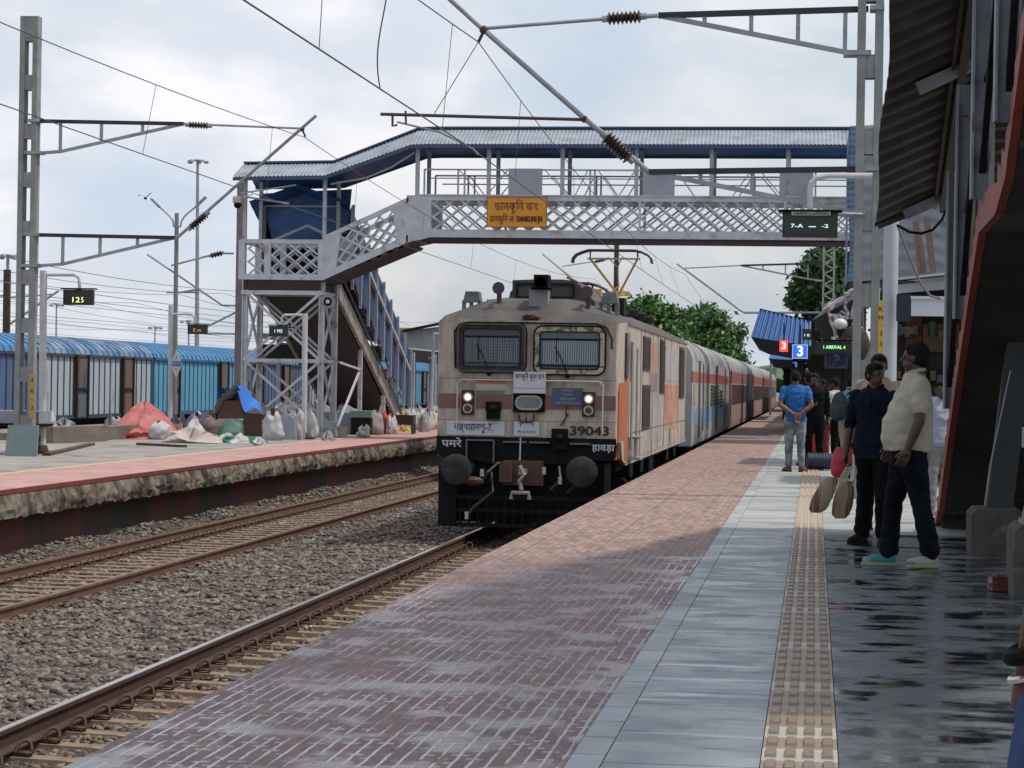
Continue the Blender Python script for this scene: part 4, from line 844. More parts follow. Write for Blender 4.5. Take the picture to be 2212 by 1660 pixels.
# roof: two slopes, corrugated, following the bend
rz = Bp(1400, 280, BY+1.0).z; ez = Bp(1400, 313, BY-.35).z
rzl, ezl = Bp(600, 357, BY+1.3).z, Bp(600, 383, BY-.35).z
prof = [(X_(508), ezl, rzl), (X_(705), ezl+.05, rzl+.05), (X_(890), ez-.02, rz-.02), (X_(925), ez, rz), (xb+.15, ez+.02, rz+.02)]
def roofz(x):
    for (x0, e0, r0), (x1, e1, r1) in zip(prof, prof[1:]):
        if x <= x1 or x1 == prof[-1][0]:
            t = (x-x0)/(x1-x0); return e0+(e1-e0)*t, r0+(r1-r0)*t
for side in (0, 1):
    g = MB(); N_ = 900
    def fn(u, v):
        x = prof[0][0]+(prof[-1][0]-prof[0][0])*u; e_, r_ = roofz(x); c = .011*math.sin(x*2*math.pi/.11)
        y = (BY+1.0, BY-.38)[0]+((BY-.38)-(BY+1.0))*v if side == 0 else BY+1.0+(BY+BW+.40-BY-1.0)*v
        vv = v
        return (x, y, r_+(e_-r_)*(vv*.75+.25*vv*vv)+c)
    g.grid(fn, N_, 4)
    o = g.build('roof_sheet', greysh if side == 0 else bluesh, fb)
g = MB()
for (x0, e0, r0), (x1, e1, r1) in zip(prof, prof[1:]):
    g.bar((x0, BY+1.0, r0+.03), (x1, BY+1.0, r1+.03), .30, .05); g.bar((x0, BY-.36, e0-.06), (x1, BY-.36, e1-.06), .05, .09); g.bar((x0, BY+BW+.38, e0-.07), (x1, BY+BW+.38, e1-.07), .05, .12)
g.build('ridge_cap', mat('ridge_blue', (.03, .055, .13), (.05, .08, .15), .5, 0, 2), fb)
g = MB()   # inner lining under the roof
for (x0, e0, r0), (x1, e1, r1) in zip(prof, prof[1:]):
    for s_, yy in ((-1, BY-.3), (1, BY+BW+.34)): g.add([(x0, BY+1.0, r0-.05), (x1, BY+1.0, r1-.05), (x1, yy, e1-.05), (x0, yy, e0-.05)], [(0, 1, 2, 3)])
g.build('roof_lining', bluesh, fb)
postm = mat('bridge_post_paint', (.42, .44, .47), (.33, .35, .38), .6, 0, 3)
for px in (900, 1054, 1213, 1373, 1535, 1700):
    x = X_(px)
    for y in (BY, BY+BW): g = MB(); g.bx(x-.055, x+.055, y-.05, y+.05, zt, roofz(x)[0]+.05); g.build('roof_post', postm, fb)
for px, z0 in ((528, zlb), (700, zlb)):
    x = X_(px)
    for y in (BY+.05, BY+BW): g = MB(); g.bx(x-.05, x+.05, y-.05, y+.05, z0, roofz(x)[0]+.05); g.build('roof_post', postm, fb)
# side rails, cross frames and blank boards above the girder
z1, z2 = Bp(1300, 368).z, Bp(1300, 387).z
for y in (BY, BY+BW-.02):
    g = MB(); g.bx(X_(915), xb, y-.02, y+.02, z1-.025, z1+.02); g.bx(X_(930), xb, y-.015, y+.015, z2-.02, z2+.015)
    for px in (915, 988, 1002, 1273, 1283, 1440, 1625, 1760): g.bx(X_(px)-.025, X_(px)+.025, y-.02, y+.02, zt, z1)
    for p0, p1 in ((990, 1035), (1095, 1050), (1175, 1225), (1268, 1240), (1290, 1330), (1370, 1335), (1460, 1500), (1620, 1580), (1640, 1690)): g.bar((X_(p0), y, z1), (X_(p1), y, zt), .03)
    g.build('side_rail', postm, fb)
for p0, p1 in ((1097, 1170), (1387, 1456), (1682, 1755)):
    g = MB(); g.bx(X_(p0), X_(p1), BY-.05, BY-.025, zt+.0, z1+.03); g.build('blank_board', mat('blank_board_grey', (.36, .37, .42), (.31, .32, .37), .6, 0, 1.5), fb)
# stair tower under the landing
steel = whitep
for px in (531, 697):
    for y in (BY+.05, BY+BW-.1):
        x = X_(px); g = MB()
        for s_ in (-.075, .05): g.bx(x+s_, x+s_+.03, y-.07, y+.07, LZ, zlb-.02)
        g.bx(x-.05, x+.05, y-.012, y+.012, LZ, zlb-.02); g.build('leg', steel, fb)
xL, xR = X_(531), X_(697)
lv = [LZ+.25, LZ+2.15, zlb-.35]
g = MB()
for y in (BY+.0, BY+BW-.1):
    for z in lv: g.bx(xL, xR, y-.03, y+.03, z-.05, z+.05)
    for a_, b_ in zip(lv, lv[1:]): g.bar((xL, y-.02, a_), (xR, y-.02, b_), .07, .07); g.bar((xL, y+.03, b_), (xR, y+.03, a_), .07, .07)
for x in (xL, xR):
    for z in lv: g.bx(x-.03, x+.03, BY, BY+BW-.1, z-.04, z+.04)
    for a_, b_ in zip(lv, lv[1:]): g.bar((x, BY, a_), (x, BY+BW-.1, b_), .06); g.bar((x+.05, BY, b_), (x+.05, BY+BW-.1, a_), .06)
g.bx(xL-.1, xR+.1, BY-.06, BY+.02, zlb-.42, zlb-.30)
g.bar((xL, BY+1, lv[2]), (xR, BY+1, lv[1]), .06); g.bar((xR, BY+1, lv[2]), (xL, BY+1, lv[1]), .06); g.bar((xR+.1, BY+BW, lv[1]), (xR+.1, BY+BW+3.5, lv[1]-.2), .06); g.bar((xR+.1, BY+BW, lv[0]), (xR+.1, BY+BW+3.2, lv[1]-.3), .06); g.bar((xR+.1, BY+BW+3.4, LZ), (xR+.1, BY+BW+3.4, lv[1]+.4), .12); g.bar((xR+.1, BY+BW+7.4, LZ), (xR+.1, BY+BW+7.4, lv[0]+.9), .12)
g.build('bracing', steel, fb)
# flight of stairs going down away from the camera, under its blue roof
ys, ye, zs, ze = BY+BW, BY+BW+11.6, zlb+.05, LZ
g = MB(); n = 34
for k in range(n):
    y = ys+(ye-ys)*k/n; z = zs+(ze-zs)*(k+1)/n; g.bx(xL+.12, xR-.1, y, y+(ye-ys)/n+.02, z-.03, z+.02); g.bx(xL+.12, xR-.1, y+(ye-ys)/n-.02, y+(ye-ys)/n, z-.2, z)
g.prism([(ys, zs-.25), (ye, ze-.25), (ye, ze-.2), (ys, zs-.2)], 'X', xL+.14, xR-.12)
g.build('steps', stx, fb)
stb = mat('stringer_paint', (.36, .31, .28), (.27, .23, .21), .7, 0, 3, dirt=(.12, .09, .07), dscale=2, dlo=.55, dhi=.7)
for x in (xL, xR):
    g = MB(); g.prism([(ys-.1, zs-.34), (ye, ze-.1), (ye+.3, ze), (ye+.3, ze+.28), (ys-.1, zs+.18)], 'X', x-.05, x+.05); g.build('stringer', stb, fb)
rh = 2.42
g = MB(); N_ = 90
for (xA, zA), (xB, zB) in (((xL-.35, -.12), ((xL+xR)/2, .38)), (((xL+xR)/2, .38), (xR+.35, -.12))):
    g.grid(lambda u, v: (xA+(xB-xA)*u, ys-.25+(ye-.5-ys)*v, zA+(zB-zA)*u+zs+rh+(ze-zs)*(ye-.5-ys)*v/(ye-ys)+.01*math.sin(v*N_*1.5)), 1, N_)
o = g.build('stair_roof', bluesh, fb)
g = MB()   # sheet lining the far side of the flight
g.add([(xL-.1, ys, zs+.1), (xL-.1, ye-1.1, ze+.9), (xL-.1, ye-1.1, ze+rh+.9), (xL-.1, ys, zs+rh)], [(0, 1, 2, 3)]); g.build('lining_sheet', bluesh, fb)
g = MB()   # hanging blue side sheets on the right, in overlapping panels
segs = 8
for k in range(segs):
    y0 = ys+.2+(ye-.6-ys)*k/segs; y1 = y0+(ye-.6-ys)/segs+.06; f = lambda y: zs+rh-.12+(ze-zs)*(y-ys)/(ye-ys)
    d = 1.80+.06*math.sin(k*2.1); g.add([(xR+.36+.01*(k % 2), y0, f(y0)), (xR+.36+.01*(k % 2), y1, f(y1)), (xR+.30, y1, f(y1)-d), (xR+.30, y0, f(y0)-d)], [(0, 1, 2, 3)])
g.build('side_sheet', mat('blue_side_sheet', (.010, .045, .15), (.018, .075, .21), .5, 0, 1.5, streak=(1, 1, 3), dirt=(.03, .04, .07), dlo=.45, dhi=.7), fb)
g = MB()   # blue sheet seen behind the landing
g.add([(xL-.2, ys+.4, zlt+1.5), (xR+.35, ys+.4, zlt+1.65), (xR+.25, ys+.3, zlt+.35), (xR-.6, ys+.3, zlt-.05), (xL+.35, ys+.3, zlt-.25)], [(0, 1, 2, 3, 4)])
g.build('wind_sheet', bluesh, fb)
g = MB()
for k in range(9):
    y = ys+.3+1.3*k; z = zs+(ze-zs)*(y-ys)/(ye-ys)
    for x in (xR+.42, xL): g.bx(x-.04, x+.04, y-.04, y+.04, z-.1, z+rh-.05)
    g.bar((xL, y, z+rh-.1), (xR+.3, y, z+rh-.1), .05); g.bar((xR+.02, y, z+rh-.1), (xR+.02, min(y+1.3, ye), z+rh-.1-.48), .04)
for h_ in (.5, .95): g.bar((xR+.02, ys, zs+h_), (xR+.02, ye, ze+h_), .04)
for h_ in (1.55,): g.bar((xR+.40, ys+.3, zs+h_-.1), (xR+.40, ye-1.1, ze+h_+.45), .10, .10)
g.build('stair_frame', postm, fb)
g = MB()
g.bar(Bp(520, 418, BY-.1), Bp(640, 400, BY-.1), .04); g.bar(Bp(525, 425, BY+.3), Bp(625, 440, BY+.3), .05); g.bar(Bp(590, 520, BY+1.5), Bp(665, 488, BY+1.5), .07); g.bar(Bp(665, 488, BY+1.5), Bp(700, 505, BY+1.5), .07)
g.tube([Bp(715, 398), Bp(790, 385), Bp(845, 362), Bp(895, 330)], .03, 6)
g.build('roof_braces', postm, fb)
# dark supports under the deck end on our side
# station name board on the girder
sb = thing('station_name_board', 'orange-yellow station name board fixed to the middle of the bridge girder', 'sign', Bp(1116, 460, BY-.15))
ymat = mat('sign_yellow', (.72, .30, .02), (.65, .27, .02), .5, 0, 2); smar = mat('sign_maroon', (.10, .018, .012), None, .6)
p0, p1 = Bp(1051, 491, BY-.15), Bp(1182, 427, BY-.15)
g = MB(); g.bx(p0.x, p1.x, BY-.17, BY-.11, p0.z, p1.z); pn = g.build('board', ymat, sb)
g = MB()
for a_ in ((p0.x, p0.x+.025, p0.z, p1.z), (p1.x-.025, p1.x, p0.z, p1.z), (p0.x, p1.x, p0.z, p0.z+.02), (p0.x, p1.x, p1.z-.02, p1.z)): g.bx(a_[0], a_[1], BY-.18, BY-.168, a_[2], a_[3])
g.build('frame', mat('sign_edge', (.32, .14, .02), None, .6), pn)
cxs = (p0.x+p1.x)/2; hh = p1.z-p0.z
text('ডানকুিন জং', 'lettering', smar, pn, (cxs-.01, BY-.185, p0.z+hh*.68), .34, width=1.22, depth=.002)
text('डानकुिन जं', 'lettering', smar, pn, (cxs-.42, BY-.185, p0.z+hh*.27), .26, width=.68, depth=.002)
text('DANKUNI JN', 'lettering', smar, pn, (cxs+.36, BY-.185, p0.z+hh*.27), .23, width=.70, depth=.002)
for dx in (-.008, .008): text('DANKUNI JN', 'lettering', smar, pn, (cxs+.36+dx, BY-.1845, p0.z+hh*.27), .23, width=.70, depth=.002)
# loudspeaker on the tower, camera on the landing, floodlight
t = thing('loudspeaker', 'round grey horn loudspeaker on the right leg of the stair tower', 'loudspeaker', Bp(708, 655, BY-.3))
p = Bp(708, 652, BY-.3); g = MB(); g.lathe(p, [(.20, .0), (.19, .03), (.10, .06), (.05, .12), (.05, .3)], 18, 'Y'); g.build('horn', conc, t, 1); g = MB(); g.lathe((p.x, p.y-.01, p.z), [(.06, .0), (.07, .04)], 12, 'Y'); g.build('driver', whitep, t)
g = MB(); g.lathe((p.x, p.y-.004, p.z), [(.12, 0), (.13, .01)], 16, 'Y'); g.build('throat', black, t)
t = thing('surveillance_camera', 'small white dome camera hanging at the left corner of the stair landing', 'camera', Bp(514, 435, BY-.2))
p = Bp(514, 435, BY-.2); g = MB(); g.bx(p.x-.13, p.x+.10, p.y-.1, p.y+.1, p.z-.05, p.z+.13); g.bar((p.x+.05, p.y, p.z+.1), (p.x+.4, p.y+.1, p.z+.2), .03); g.build('housing', whitep, t); g = MB(); g.ell((p.x-.01, p.y, p.z-.10), (.11, .11, .11), 12); g.build('dome', black, t, 1)
# ---- clad stair enclosure at our end of the bridge
t = thing('stair_enclosure', 'grey-blue sheet clad stair enclosure at the right end of the bridge', 'stair enclosure', (2.5, BY+1, 0))
clad = mat('ribbed_cladding', (.24, .27, .30), (.17, .20, .23), .6, .1, .8, dirt=(.10, .09, .09), dscale=1.5, dlo=.55, dhi=.75)
cladb = mat('ribbed_cladding_blue', (.13, .22, .36), (.10, .16, .26), .6, .1, .8, dirt=(.08, .09, .11), dscale=2, dlo=.5, dhi=.7)
x0 = Bp(1832, 450, 60).x; ztop, zbo = Bp(1850, 272, 60).z, Bp(1850, 608, 60).z
g = MB(); g.grid(lambda u, v: (x0+.28+3.6*u, 60+.03*math.sin(v*2*math.pi*11)+.05*math.sin(u*6), zbo+(ztop-zbo)*v-.25*u+.12*math.sin(u*5)), 24, 140); g.build('front_cladding', clad, t, 1)
g = MB(); g.grid(lambda u, v: (x0+.28*u+.05*math.sin(v*7), 60.04+.015*math.sin(v*2*math.pi*26)-.06*u, zbo+(ztop-zbo)*v), 2, 200)
g.add([(x0, 60.02, zbo), (x0, 64.5, zbo), (x0, 64.5, ztop), (x0, 60.02, ztop)], [(0, 1, 2, 3)]); g.build('side_cladding', cladb, t, 1)
g = MB(); g.bx(x0+.02, x0+3.8, 60.1, 64.5, ztop-.1, ztop+.0); g.bx(x0+.1, x0+3.8, 60.2, 64.4, zbo-.0, zbo+.1)
for x in (x0+.4, x0+3.6):
    for y in (60.5, 64.2): g.bx(x-.1, x+.1, y-.1, y+.1, 0, zbo)
g.build('frame', stx, t)
g = MB()
for a_ in ((1978, 478, 1990, 592), (1985, 500, 1998, 592), (2002, 470, 2016, 590)): g.bar(at(a_[0], a_[1], 58.5), at(a_[2], a_[3], 58.5), .15, .1)
g.build('struts', mat('rust_brown', (.14, .10, .09), (.20, .14, .12), .8, 0, 3), t)

# ================================================================ OVERHEAD LINE MASTS
def hmast(x, y, z0, ztop, label, w=.36, board=None, par='overhead line masts', lean=0):
    t = thing('overhead_line_mast', label, 'mast', (x, y, z0), par)
    g = MB(); c = .105
    for s_ in (-1, 1): g.bx(x+s_*w/2-(c if s_ > 0 else 0), x+s_*w/2+(c if s_ < 0 else 0), y-.13, y+.13, z0, ztop)
    z = z0+.5
    while z < ztop-.4: g.bx(x-w/2+c, x+w/2-c, y-.11, y+.11, z, z+.30); z += .98
    g.bx(x-w/2+.001, x+w/2-.001, y-.128, y+.128, ztop-.42, ztop+.01); g.build('column', conc, t)
    return t
def insulator(t, p, q, r=.075, n=8, name='insulator'):
    p = Vector(p); q = Vector(q); d = (q-p); pts = []; rr = []
    for k in range(n*2+1):
        pts.append(p+d*(k/(2*n))); rr.append(r if k % 2 else r*.42)
    g = MB()
    g.tube(pts, rr, 10); o = g.build(name, porc, t)
    g = MB(); e_ = d.normalized()*.07; g.tube([p-e_, p+e_*.2], .045, 8); g.tube([q-e_*.2, q+e_], .045, 8); g.build('end_cap', galv, o)
topd = mat('dark_bracket_steel', (.05, .045, .06), (.035, .03, .04), .6, .3, 4)
def bracket(t, A, Bt, C_, vert=3, foot=None):
    """truss bracket: A mast top, Bt tip, C_ mast lower point, foot = bend of the lower chord"""
    A, Bt, C_ = Vector(A), Vector(Bt), Vector(C_); g = MB(); g.bar(A, Bt, .09, .07); b_ = g.build('bracket_beam', topd, t)
    g = MB(); F_ = Vector(foot) if foot else C_; g.bar(C_, F_, .06, .06); g.bar(F_, Bt, .06, .06)
    for k in range(vert):
        s_ = (k+.001)/vert; lo = F_+(Bt-F_)*s_; u = (lo.x-A.x)/(Bt.x-A.x); hi = A+(Bt-A)*u; g.bar(lo, hi, .055, .055)
    g.build('bracket_strut', galv, t)
    g = MB(); g.bx(A.x-.2*(1 if A.x < Bt.x else -1)-.0, A.x+.02, A.y-.16, A.y+.16, A.z-.03, A.z+.03); g.bx(min(C_.x, C_.x-.3), C_.x+.05, C_.y-.16, C_.y+.16, C_.z-.03, C_.z+.03); g.build('clamp', galv, t)
# left mast, on the far platform
ML = 46.5
def P2(px, py): return at(px, py, ML)
mb_ = on(57, 972, LZ); mx_ = P2(57, 700).x
ml = hmast(mx_, ML, LZ, P2(66, 38).z, 'tall grey battened mast on the far platform carrying two brackets over the rust-brown track', .37)
bracket(ml, P2(85, 262), P2(397, 268), P2(88, 331), 3, P2(130, 328)); insulator(ml, P2(408, 270), P2(450, 272), .075, 7); g = MB(); g.tube([P2(395, 268), P2(655, 278)], .022, 8); g.build('stay_tube', galv, ml)
bracket(ml, P2(85, 508), P2(378, 514), P2(80, 575), 3, P2(135, 571)); insulator(ml, P2(412, 492), P2(446, 463), .09, 7); g = MB(); g.tube([P2(378, 518), P2(683, 250)], .032, 8); g.build('bracket_tube', galv, ml)
g = MB(); g.ell(P2(653, 280), .05, 8); g.tube([P2(653, 281), P2(660, 296)], .02, 6); g.build('wire_clamp', rust, ml)
# right mast, on our platform
MR = 31.0
def P1(px, py): return at(px, py, MR)
mr = hmast(P1(1872, 600).x, MR, 0, 6.9, 'grey battened mast on the near platform beside the dark roof, with a yellow number strip', .33)
bracket(mr, P1(1876, 20), P1(1422, 34), P1(1873, 117), 4, P1(1825, 113)); insulator(mr, P1(1385, 36), P1(1312, 41), .095, 8); g = MB(); g.tube([P1(1420, 34), P1(1390, 36)], .03, 8); g.tube([P1(1310, 41), P1(1045, 62)], .024, 8); g.build('stay_tube', galv, mr)
bracket(mr, P1(1866, 366), P1(1402, 372), P1(1860, 462), 4, P1(1850, 461)); insulator(mr, P1(1360, 343), P1(1308, 296), .11, 8); g = MB(); g.tube([P1(1408, 376), P1(1262, 256), P1(1045, 65), P1(965, -8)], .036, 10); g.build('bracket_tube', galv, mr)
g = MB(); g.tube([P1(1262, 259), P1(822, 247)], .022, 8); g.tube([P1(848, 251), P1(848, 273), P1(858, 270)], .018, 6); g.tube([P1(876, 240), P1(877, 268)], .016, 6); g.build('register_tube', mat('purple_grey_tube', (.10, .07, .085), None, .5, .4), mr)
g = MB(); g.tube([P1(858, 264), P1(950, 286), P1(1022, 322), P1(1034, 335)], .014, 6); g.build('steady_arm', galv, mr)
g = MB(); g.ell(P1(1045, 65), .06, 10); g.tube([P1(1044, 70), P1(1033, 92)], .022, 6); g.ell(P1(1262, 258), .05, 8); g.build('wire_clamp', rust, mr)
# number strip on the right mast
t = thing('number_board', 'narrow yellow strip with black figures on the right mast', 'sign', P1(1904, 700)); a_, b_ = at(1896, 768, MR-.2), at(1909, 652, MR-.2)
g = MB(); g.bx(a_.x, b_.x, MR-.21, MR-.19, a_.z, b_.z); pn = g.build('board', mat('strip_yellow', (.62, .38, .04), (.5, .3, .04), .6, 0, 5), t)
for s_, py in (('K', 668), ('M', 688), ('-', 704), ('3', 721), ('3', 744)): text(s_, 'lettering', inkr, pn, at(1903, py, MR-.215), .085, depth=.001)
# far masts
def lattice_mast(x, y, z0, zt_, label, w=.36, m=None, low=None):
    t = thing('lattice_mast', label, 'mast', (x, y, z0), 'overhead line masts'); 
    for nm, a_, b_, mm in (('lower_column', z0, low or z0, yel), ('column', low or z0, zt_, m or galv)):
        if b_-a_ < .1: continue
        g = MB()
        for s_ in (-1, 1): g.bx(x+s_*w/2-.035, x+s_*w/2+.035, y-.1, y+.1, a_, b_)
        n = max(1, int((b_-a_)/.38))
        for k in range(n):
            za, zb_ = a_+(b_-a_)*k/n, a_+(b_-a_)*(k+1)/n; zm = (za+zb_)/2; g.bar((x-w/2, y-.08, za), (x+w/2, y-.08, zm), .05); g.bar((x+w/2, y-.08, zm), (x-w/2, y-.08, zb_), .05)
        g.build(nm, mm, t)
    return t
F3 = 93.0
cr = mat('cream_mast', (.42, .42, .36), (.33, .33, .29), .7, 0, 3)
lm = lattice_mast(at(1790, 600, F3).x, F3, 0, at(1790, 525, F3).z, 'cream lattice mast with a yellow foot in front of the tree', .40, cr, 2.6)
def P3(px, py): return at(px, py, F3)
bracket(lm, P3(1780, 569), P3(1600, 574), P3(1778, 607), 3, P3(1745, 603)); g = MB(); g.tube([P3(1600, 574), P3(1478, 580)], .028, 6); g.tube([P3(1462, 570), P3(1600, 672), P3(1608, 676)], .04, 6); g.tube([P3(1608, 676), P3(1775, 676)], .05, 6); g.build('stay_tube', galv, lm)
# pole just behind the pantograph and its bracket
pm = thing('overhead_line_mast', 'thin dark pole rising behind the raised pantograph', 'mast', (at(1331, 600, 115).x, 115, LZ), 'overhead line masts')
g = MB(); x = at(1331, 600, 115).x; g.bx(x-.11, x+.11, 114.9, 115.1, LZ, at(1331, 523, 115).z); g.build('column', rust, pm)
def P4(px, py): return at(px, py, 115)
g = MB(); g.tube([P4(1172, 549), P4(1240, 606), P4(1325, 690)], .045, 6); g.tube([P4(1214, 576), P4(1325, 559)], .03, 6); g.build('bracket_tube', galv, pm); insulator(pm, P4(1285, 566), P4(1305, 562), .1, 5)

# ================================================================ WIRES
def sagwire(name, label, pts, r=.0075, group='overhead wires of the two platform tracks', m=wirem):
    g = MB(); g.tube([Vector(p) for p in pts], r, 6); return solo(g, name, m, label, 'wire', group)
def cat(A, B_, sag, n=14): A, B_ = Vector(A), Vector(B_); return [A+(B_-A)*(k/n)-Vector((0, 0, 4*sag*(k/n)*(1-k/n))) for k in range(n+1)]
s1 = P1(1033, 91); c1 = Vector((-4.57, MR, 4.52)); s1n = at(1480, 592, F3); c1n = Vector((RX1-.05, F3, c1.z))
pb = Vector((-5.6, -31, s1.z)); cb = Vector((-5.25, -31, c1.z))
ms1 = cat(pb, s1, .55, 24)[8:] ; ms2 = cat(s1, s1n, .55, 30); ms3 = cat(s1n, (RX1, 155, s1.z), .9, 16)
sagwire('messenger_wire', 'upper wire over the train track, hung from the right mast and passing above the pantograph', ms1+ms2[1:]+ms3[1:])
ct = [cb+(c1-cb)*(k/10) for k in range(3, 10)]+cat(c1, c1n, .05, 12)+[Vector((RX1, 155, c1.z)), Vector((RX1, 300, c1.z))]
sagwire('contact_wire', 'contact wire running down over the train to the pantograph', ct, .0085)
def interp(path, y):
    for p, q in zip(path, path[1:]):
        if p.y <= y <= q.y: return p+(q-p)*((y-p.y)/(q.y-p.y))
    return path[-1]
for y in (22.0, 29.0, 36.0, 45, 54, 63, 72, 81):
    a_ = interp(ms1+ms2[1:], y); b_ = interp(ct, y); sagwire('dropper', 'fine vertical dropper between the two wires over the train track', [a_, b_], .0045, 'droppers of the train track')
a_ = interp(ms1, 25.0); b_ = interp(ct, 25.0); sagwire('jumper_wire', 'thicker curved jumper cable left of the bracket tube, near the top edge', [a_.lerp(b_, k/14)+Vector((-.10*math.sin(math.pi*k/14)*(k/14), 0, 0)) for k in range(15)], .008, None)
sagwire('register_stay', 'slanting chain stay from the wire clamp to the register tube', [P1(1033, 92), P1(938, 246)], .006, None)
s2 = P2(658, 297); c2 = P2(600, 446); c2.x = s2.x-.3
q0 = Vector((-9.3, -15.5, s2.z)); k0 = Vector((-10.05, -15.5, 4.8)); s2n = Vector((-10.0, 108, s2.z)); c2n = Vector((-10.1, 108, 4.8)); c2 = Vector((-10.2, ML, 4.8))
w2 = cat(q0, s2, .65, 24)[14:]+cat(s2, s2n, .65, 24)[1:]+cat(s2n, (RX2, 170, s2.z), .9, 12)[1:]
sagwire('messenger_wire', 'upper wire over the empty track, clamped to the left mast bracket', w2)
ct2 = [k0+(c2-k0)*(k/10) for k in range(4, 11)]+[c2n, Vector((RX2, 300, 4.8))]
sagwire('contact_wire', 'lower wire over the empty track, crossing the left mast', ct2, .008)
for y in (35.2, 43.5, 52, 61, 70, 80, 90, 100):
    a_ = interp(w2, y); b_ = interp(ct2, y); sagwire('dropper', 'fine vertical dropper between the two wires over the empty track', [a_, b_], .0045, 'droppers of the empty track')
# yard wires and masts far left
far_w = mat('far_wire', (.17, .18, .20), None, .7)
YX = (-30, -34.5, -39, -44, -49, -55, -62, -70)
for i, x in enumerate(YX):
    for h_, sg in ((6.3, .6), (4.95, .08)):
        pts = []
        for a_, b_ in ((30, 90), (90, 150), (150, 210), (210, 270)): pts += cat((x, a_+i*7-20, h_+.15*(i % 3)), (x, b_+i*7-20, h_+.15*(i % 3)), sg, 8)
        sagwire('yard_wire', 'thin overhead wire above the goods yard behind the blue wagons', pts, .016, 'yard wires', far_w)
def far_mast(px, Y, top, label, m=rust, arms=True):
    x = at(px, 700, Y).x; t = thing('yard_mast', label, 'mast', (x, Y, -1.2), 'masts of the goods yard'); g = MB(); g.bx(x-.13, x+.13, Y-.1, Y+.1, -1.6, at(px, top, Y).z); g.build('column', m, t)
    if arms:
        z = at(px, top+60 if top < 600 else top+25, Y).z; g = MB(); g.tube([(x, Y, z), (x+1.9, Y, z+.15)], .04, 6); g.tube([(x, Y, z-1.2), (x+2.2, Y, z+.3)], .045, 6); g.tube([(x, Y, z+.1), (x-2.2, Y, z-.2)], .04, 6); g.build('bracket', galv, t)
    return t
far_mast(14, 95, 583, 'brown mast at the far left edge above the dark blue wagon')
far_mast(517, 80, 395, 'brown-grey mast standing just left of the stair tower', mat('mast_brown_grey', (.17, .14, .14), (.22, .2, .2), .8, 0, 3), False)
x = at(513, 600, 80).x
t = thing('yard_bracket', 'pair of long tube brackets reaching left from the mast beside the stair tower', 'bracket', at(513, 560, 80)); g = MB()
for a_, b_ in (((318, 550), (480, 660)), ((480, 660), (508, 661)), ((370, 574), (470, 548)), ((470, 548), (505, 548)), ((360, 632), (430, 632)), ((385, 633), (430, 625)), ((448, 706), (512, 674)), ((448, 721), (520, 722))): g.tube([at(*a_, 80), at(*b_, 80)], .035, 6)
g.build('tubes', galv, t); insulator(t, at(455, 553, 80), at(480, 547, 80), .11, 4)
def high_mast(px, Y, top, base, label, n=4, r=.16, spread=1.0):
    p = at(px, base, Y); q = at(px, top, Y); t = thing('floodlight_mast', label, 'light mast', (p.x, Y, p.z), 'floodlight masts of the yard'); g = MB(); g.tube([(p.x, Y, -1.2), (q.x, Y, q.z)], [r, r*.5], 8); g.build('pole', galv, t)
    g = MB(); g.lathe((q.x, Y, q.z-.1), [(.5*spread, 0), (.5*spread, .08)], 12); g.build('ring', galv, t)
    for k in range(n):
        a_ = k*2*math.pi/n+.4; c = Vector((q.x+math.cos(a_)*spread, Y+math.sin(a_)*spread, q.z-.15)); g = MB(); g.box(c, (.5*spread, .4*spread, .28*spread), a_, rx=.3); g.bar(c, (q.x, Y, q.z), .05); g.build('floodlight', mat('lamp_far', (.32, .33, .36), None, .6), t)
high_mast(427, 150, 345, 760, 'tall slender floodlight mast behind the twin-arm lamp', 5, .18, .55)
high_mast(122, 230, 657, 740, 'small floodlight mast behind the off-white wagon, left of the others', 5, .14, .6)
high_mast(335, 260, 706, 750, 'small distant floodlight mast above the join of the white and light-blue wagons', 5, .14, .65)
high_mast(408, 200, 692, 755, 'short floodlight mast just left of the tall slender one', 4, .12, .6)
high_mast(17, 140, 550, 735, 'floodlight mast at the far left edge behind the brown mast', 6, .2, .7)
# twin arm lamp on the far platform
t = thing('twin_arm_street_lamp', 'grey lamp post with two raised arms behind the far platform litter', 'street lamp', (at(380, 800, 76).x, 76, LZ))
def P5(px, py): return at(px, py, 76)
g = MB(); b_ = P5(378, 800); g.tube([(b_.x, 76, LZ), P5(382, 461)], [.085, .07], 8); g.build('post', mat('lamp_post_paint', (.25, .23, .22), (.19, .18, .17), .7, 0, 3), t)
for pts in (((380, 492), (375, 490), (374, 478), (366, 467), (345, 448), (327, 430)), ((382, 492), (390, 490), (392, 478), (400, 466), (425, 445), (445, 426))):
    g = MB(); g.tube([P5(*q) for q in pts], .028, 6); a_ = g.build('arm', galv, t); g = MB(); g.bar(P5(*pts[-2]), P5(*pts[-1]), .14, .07); g.build('lamp_head', galv, a_)
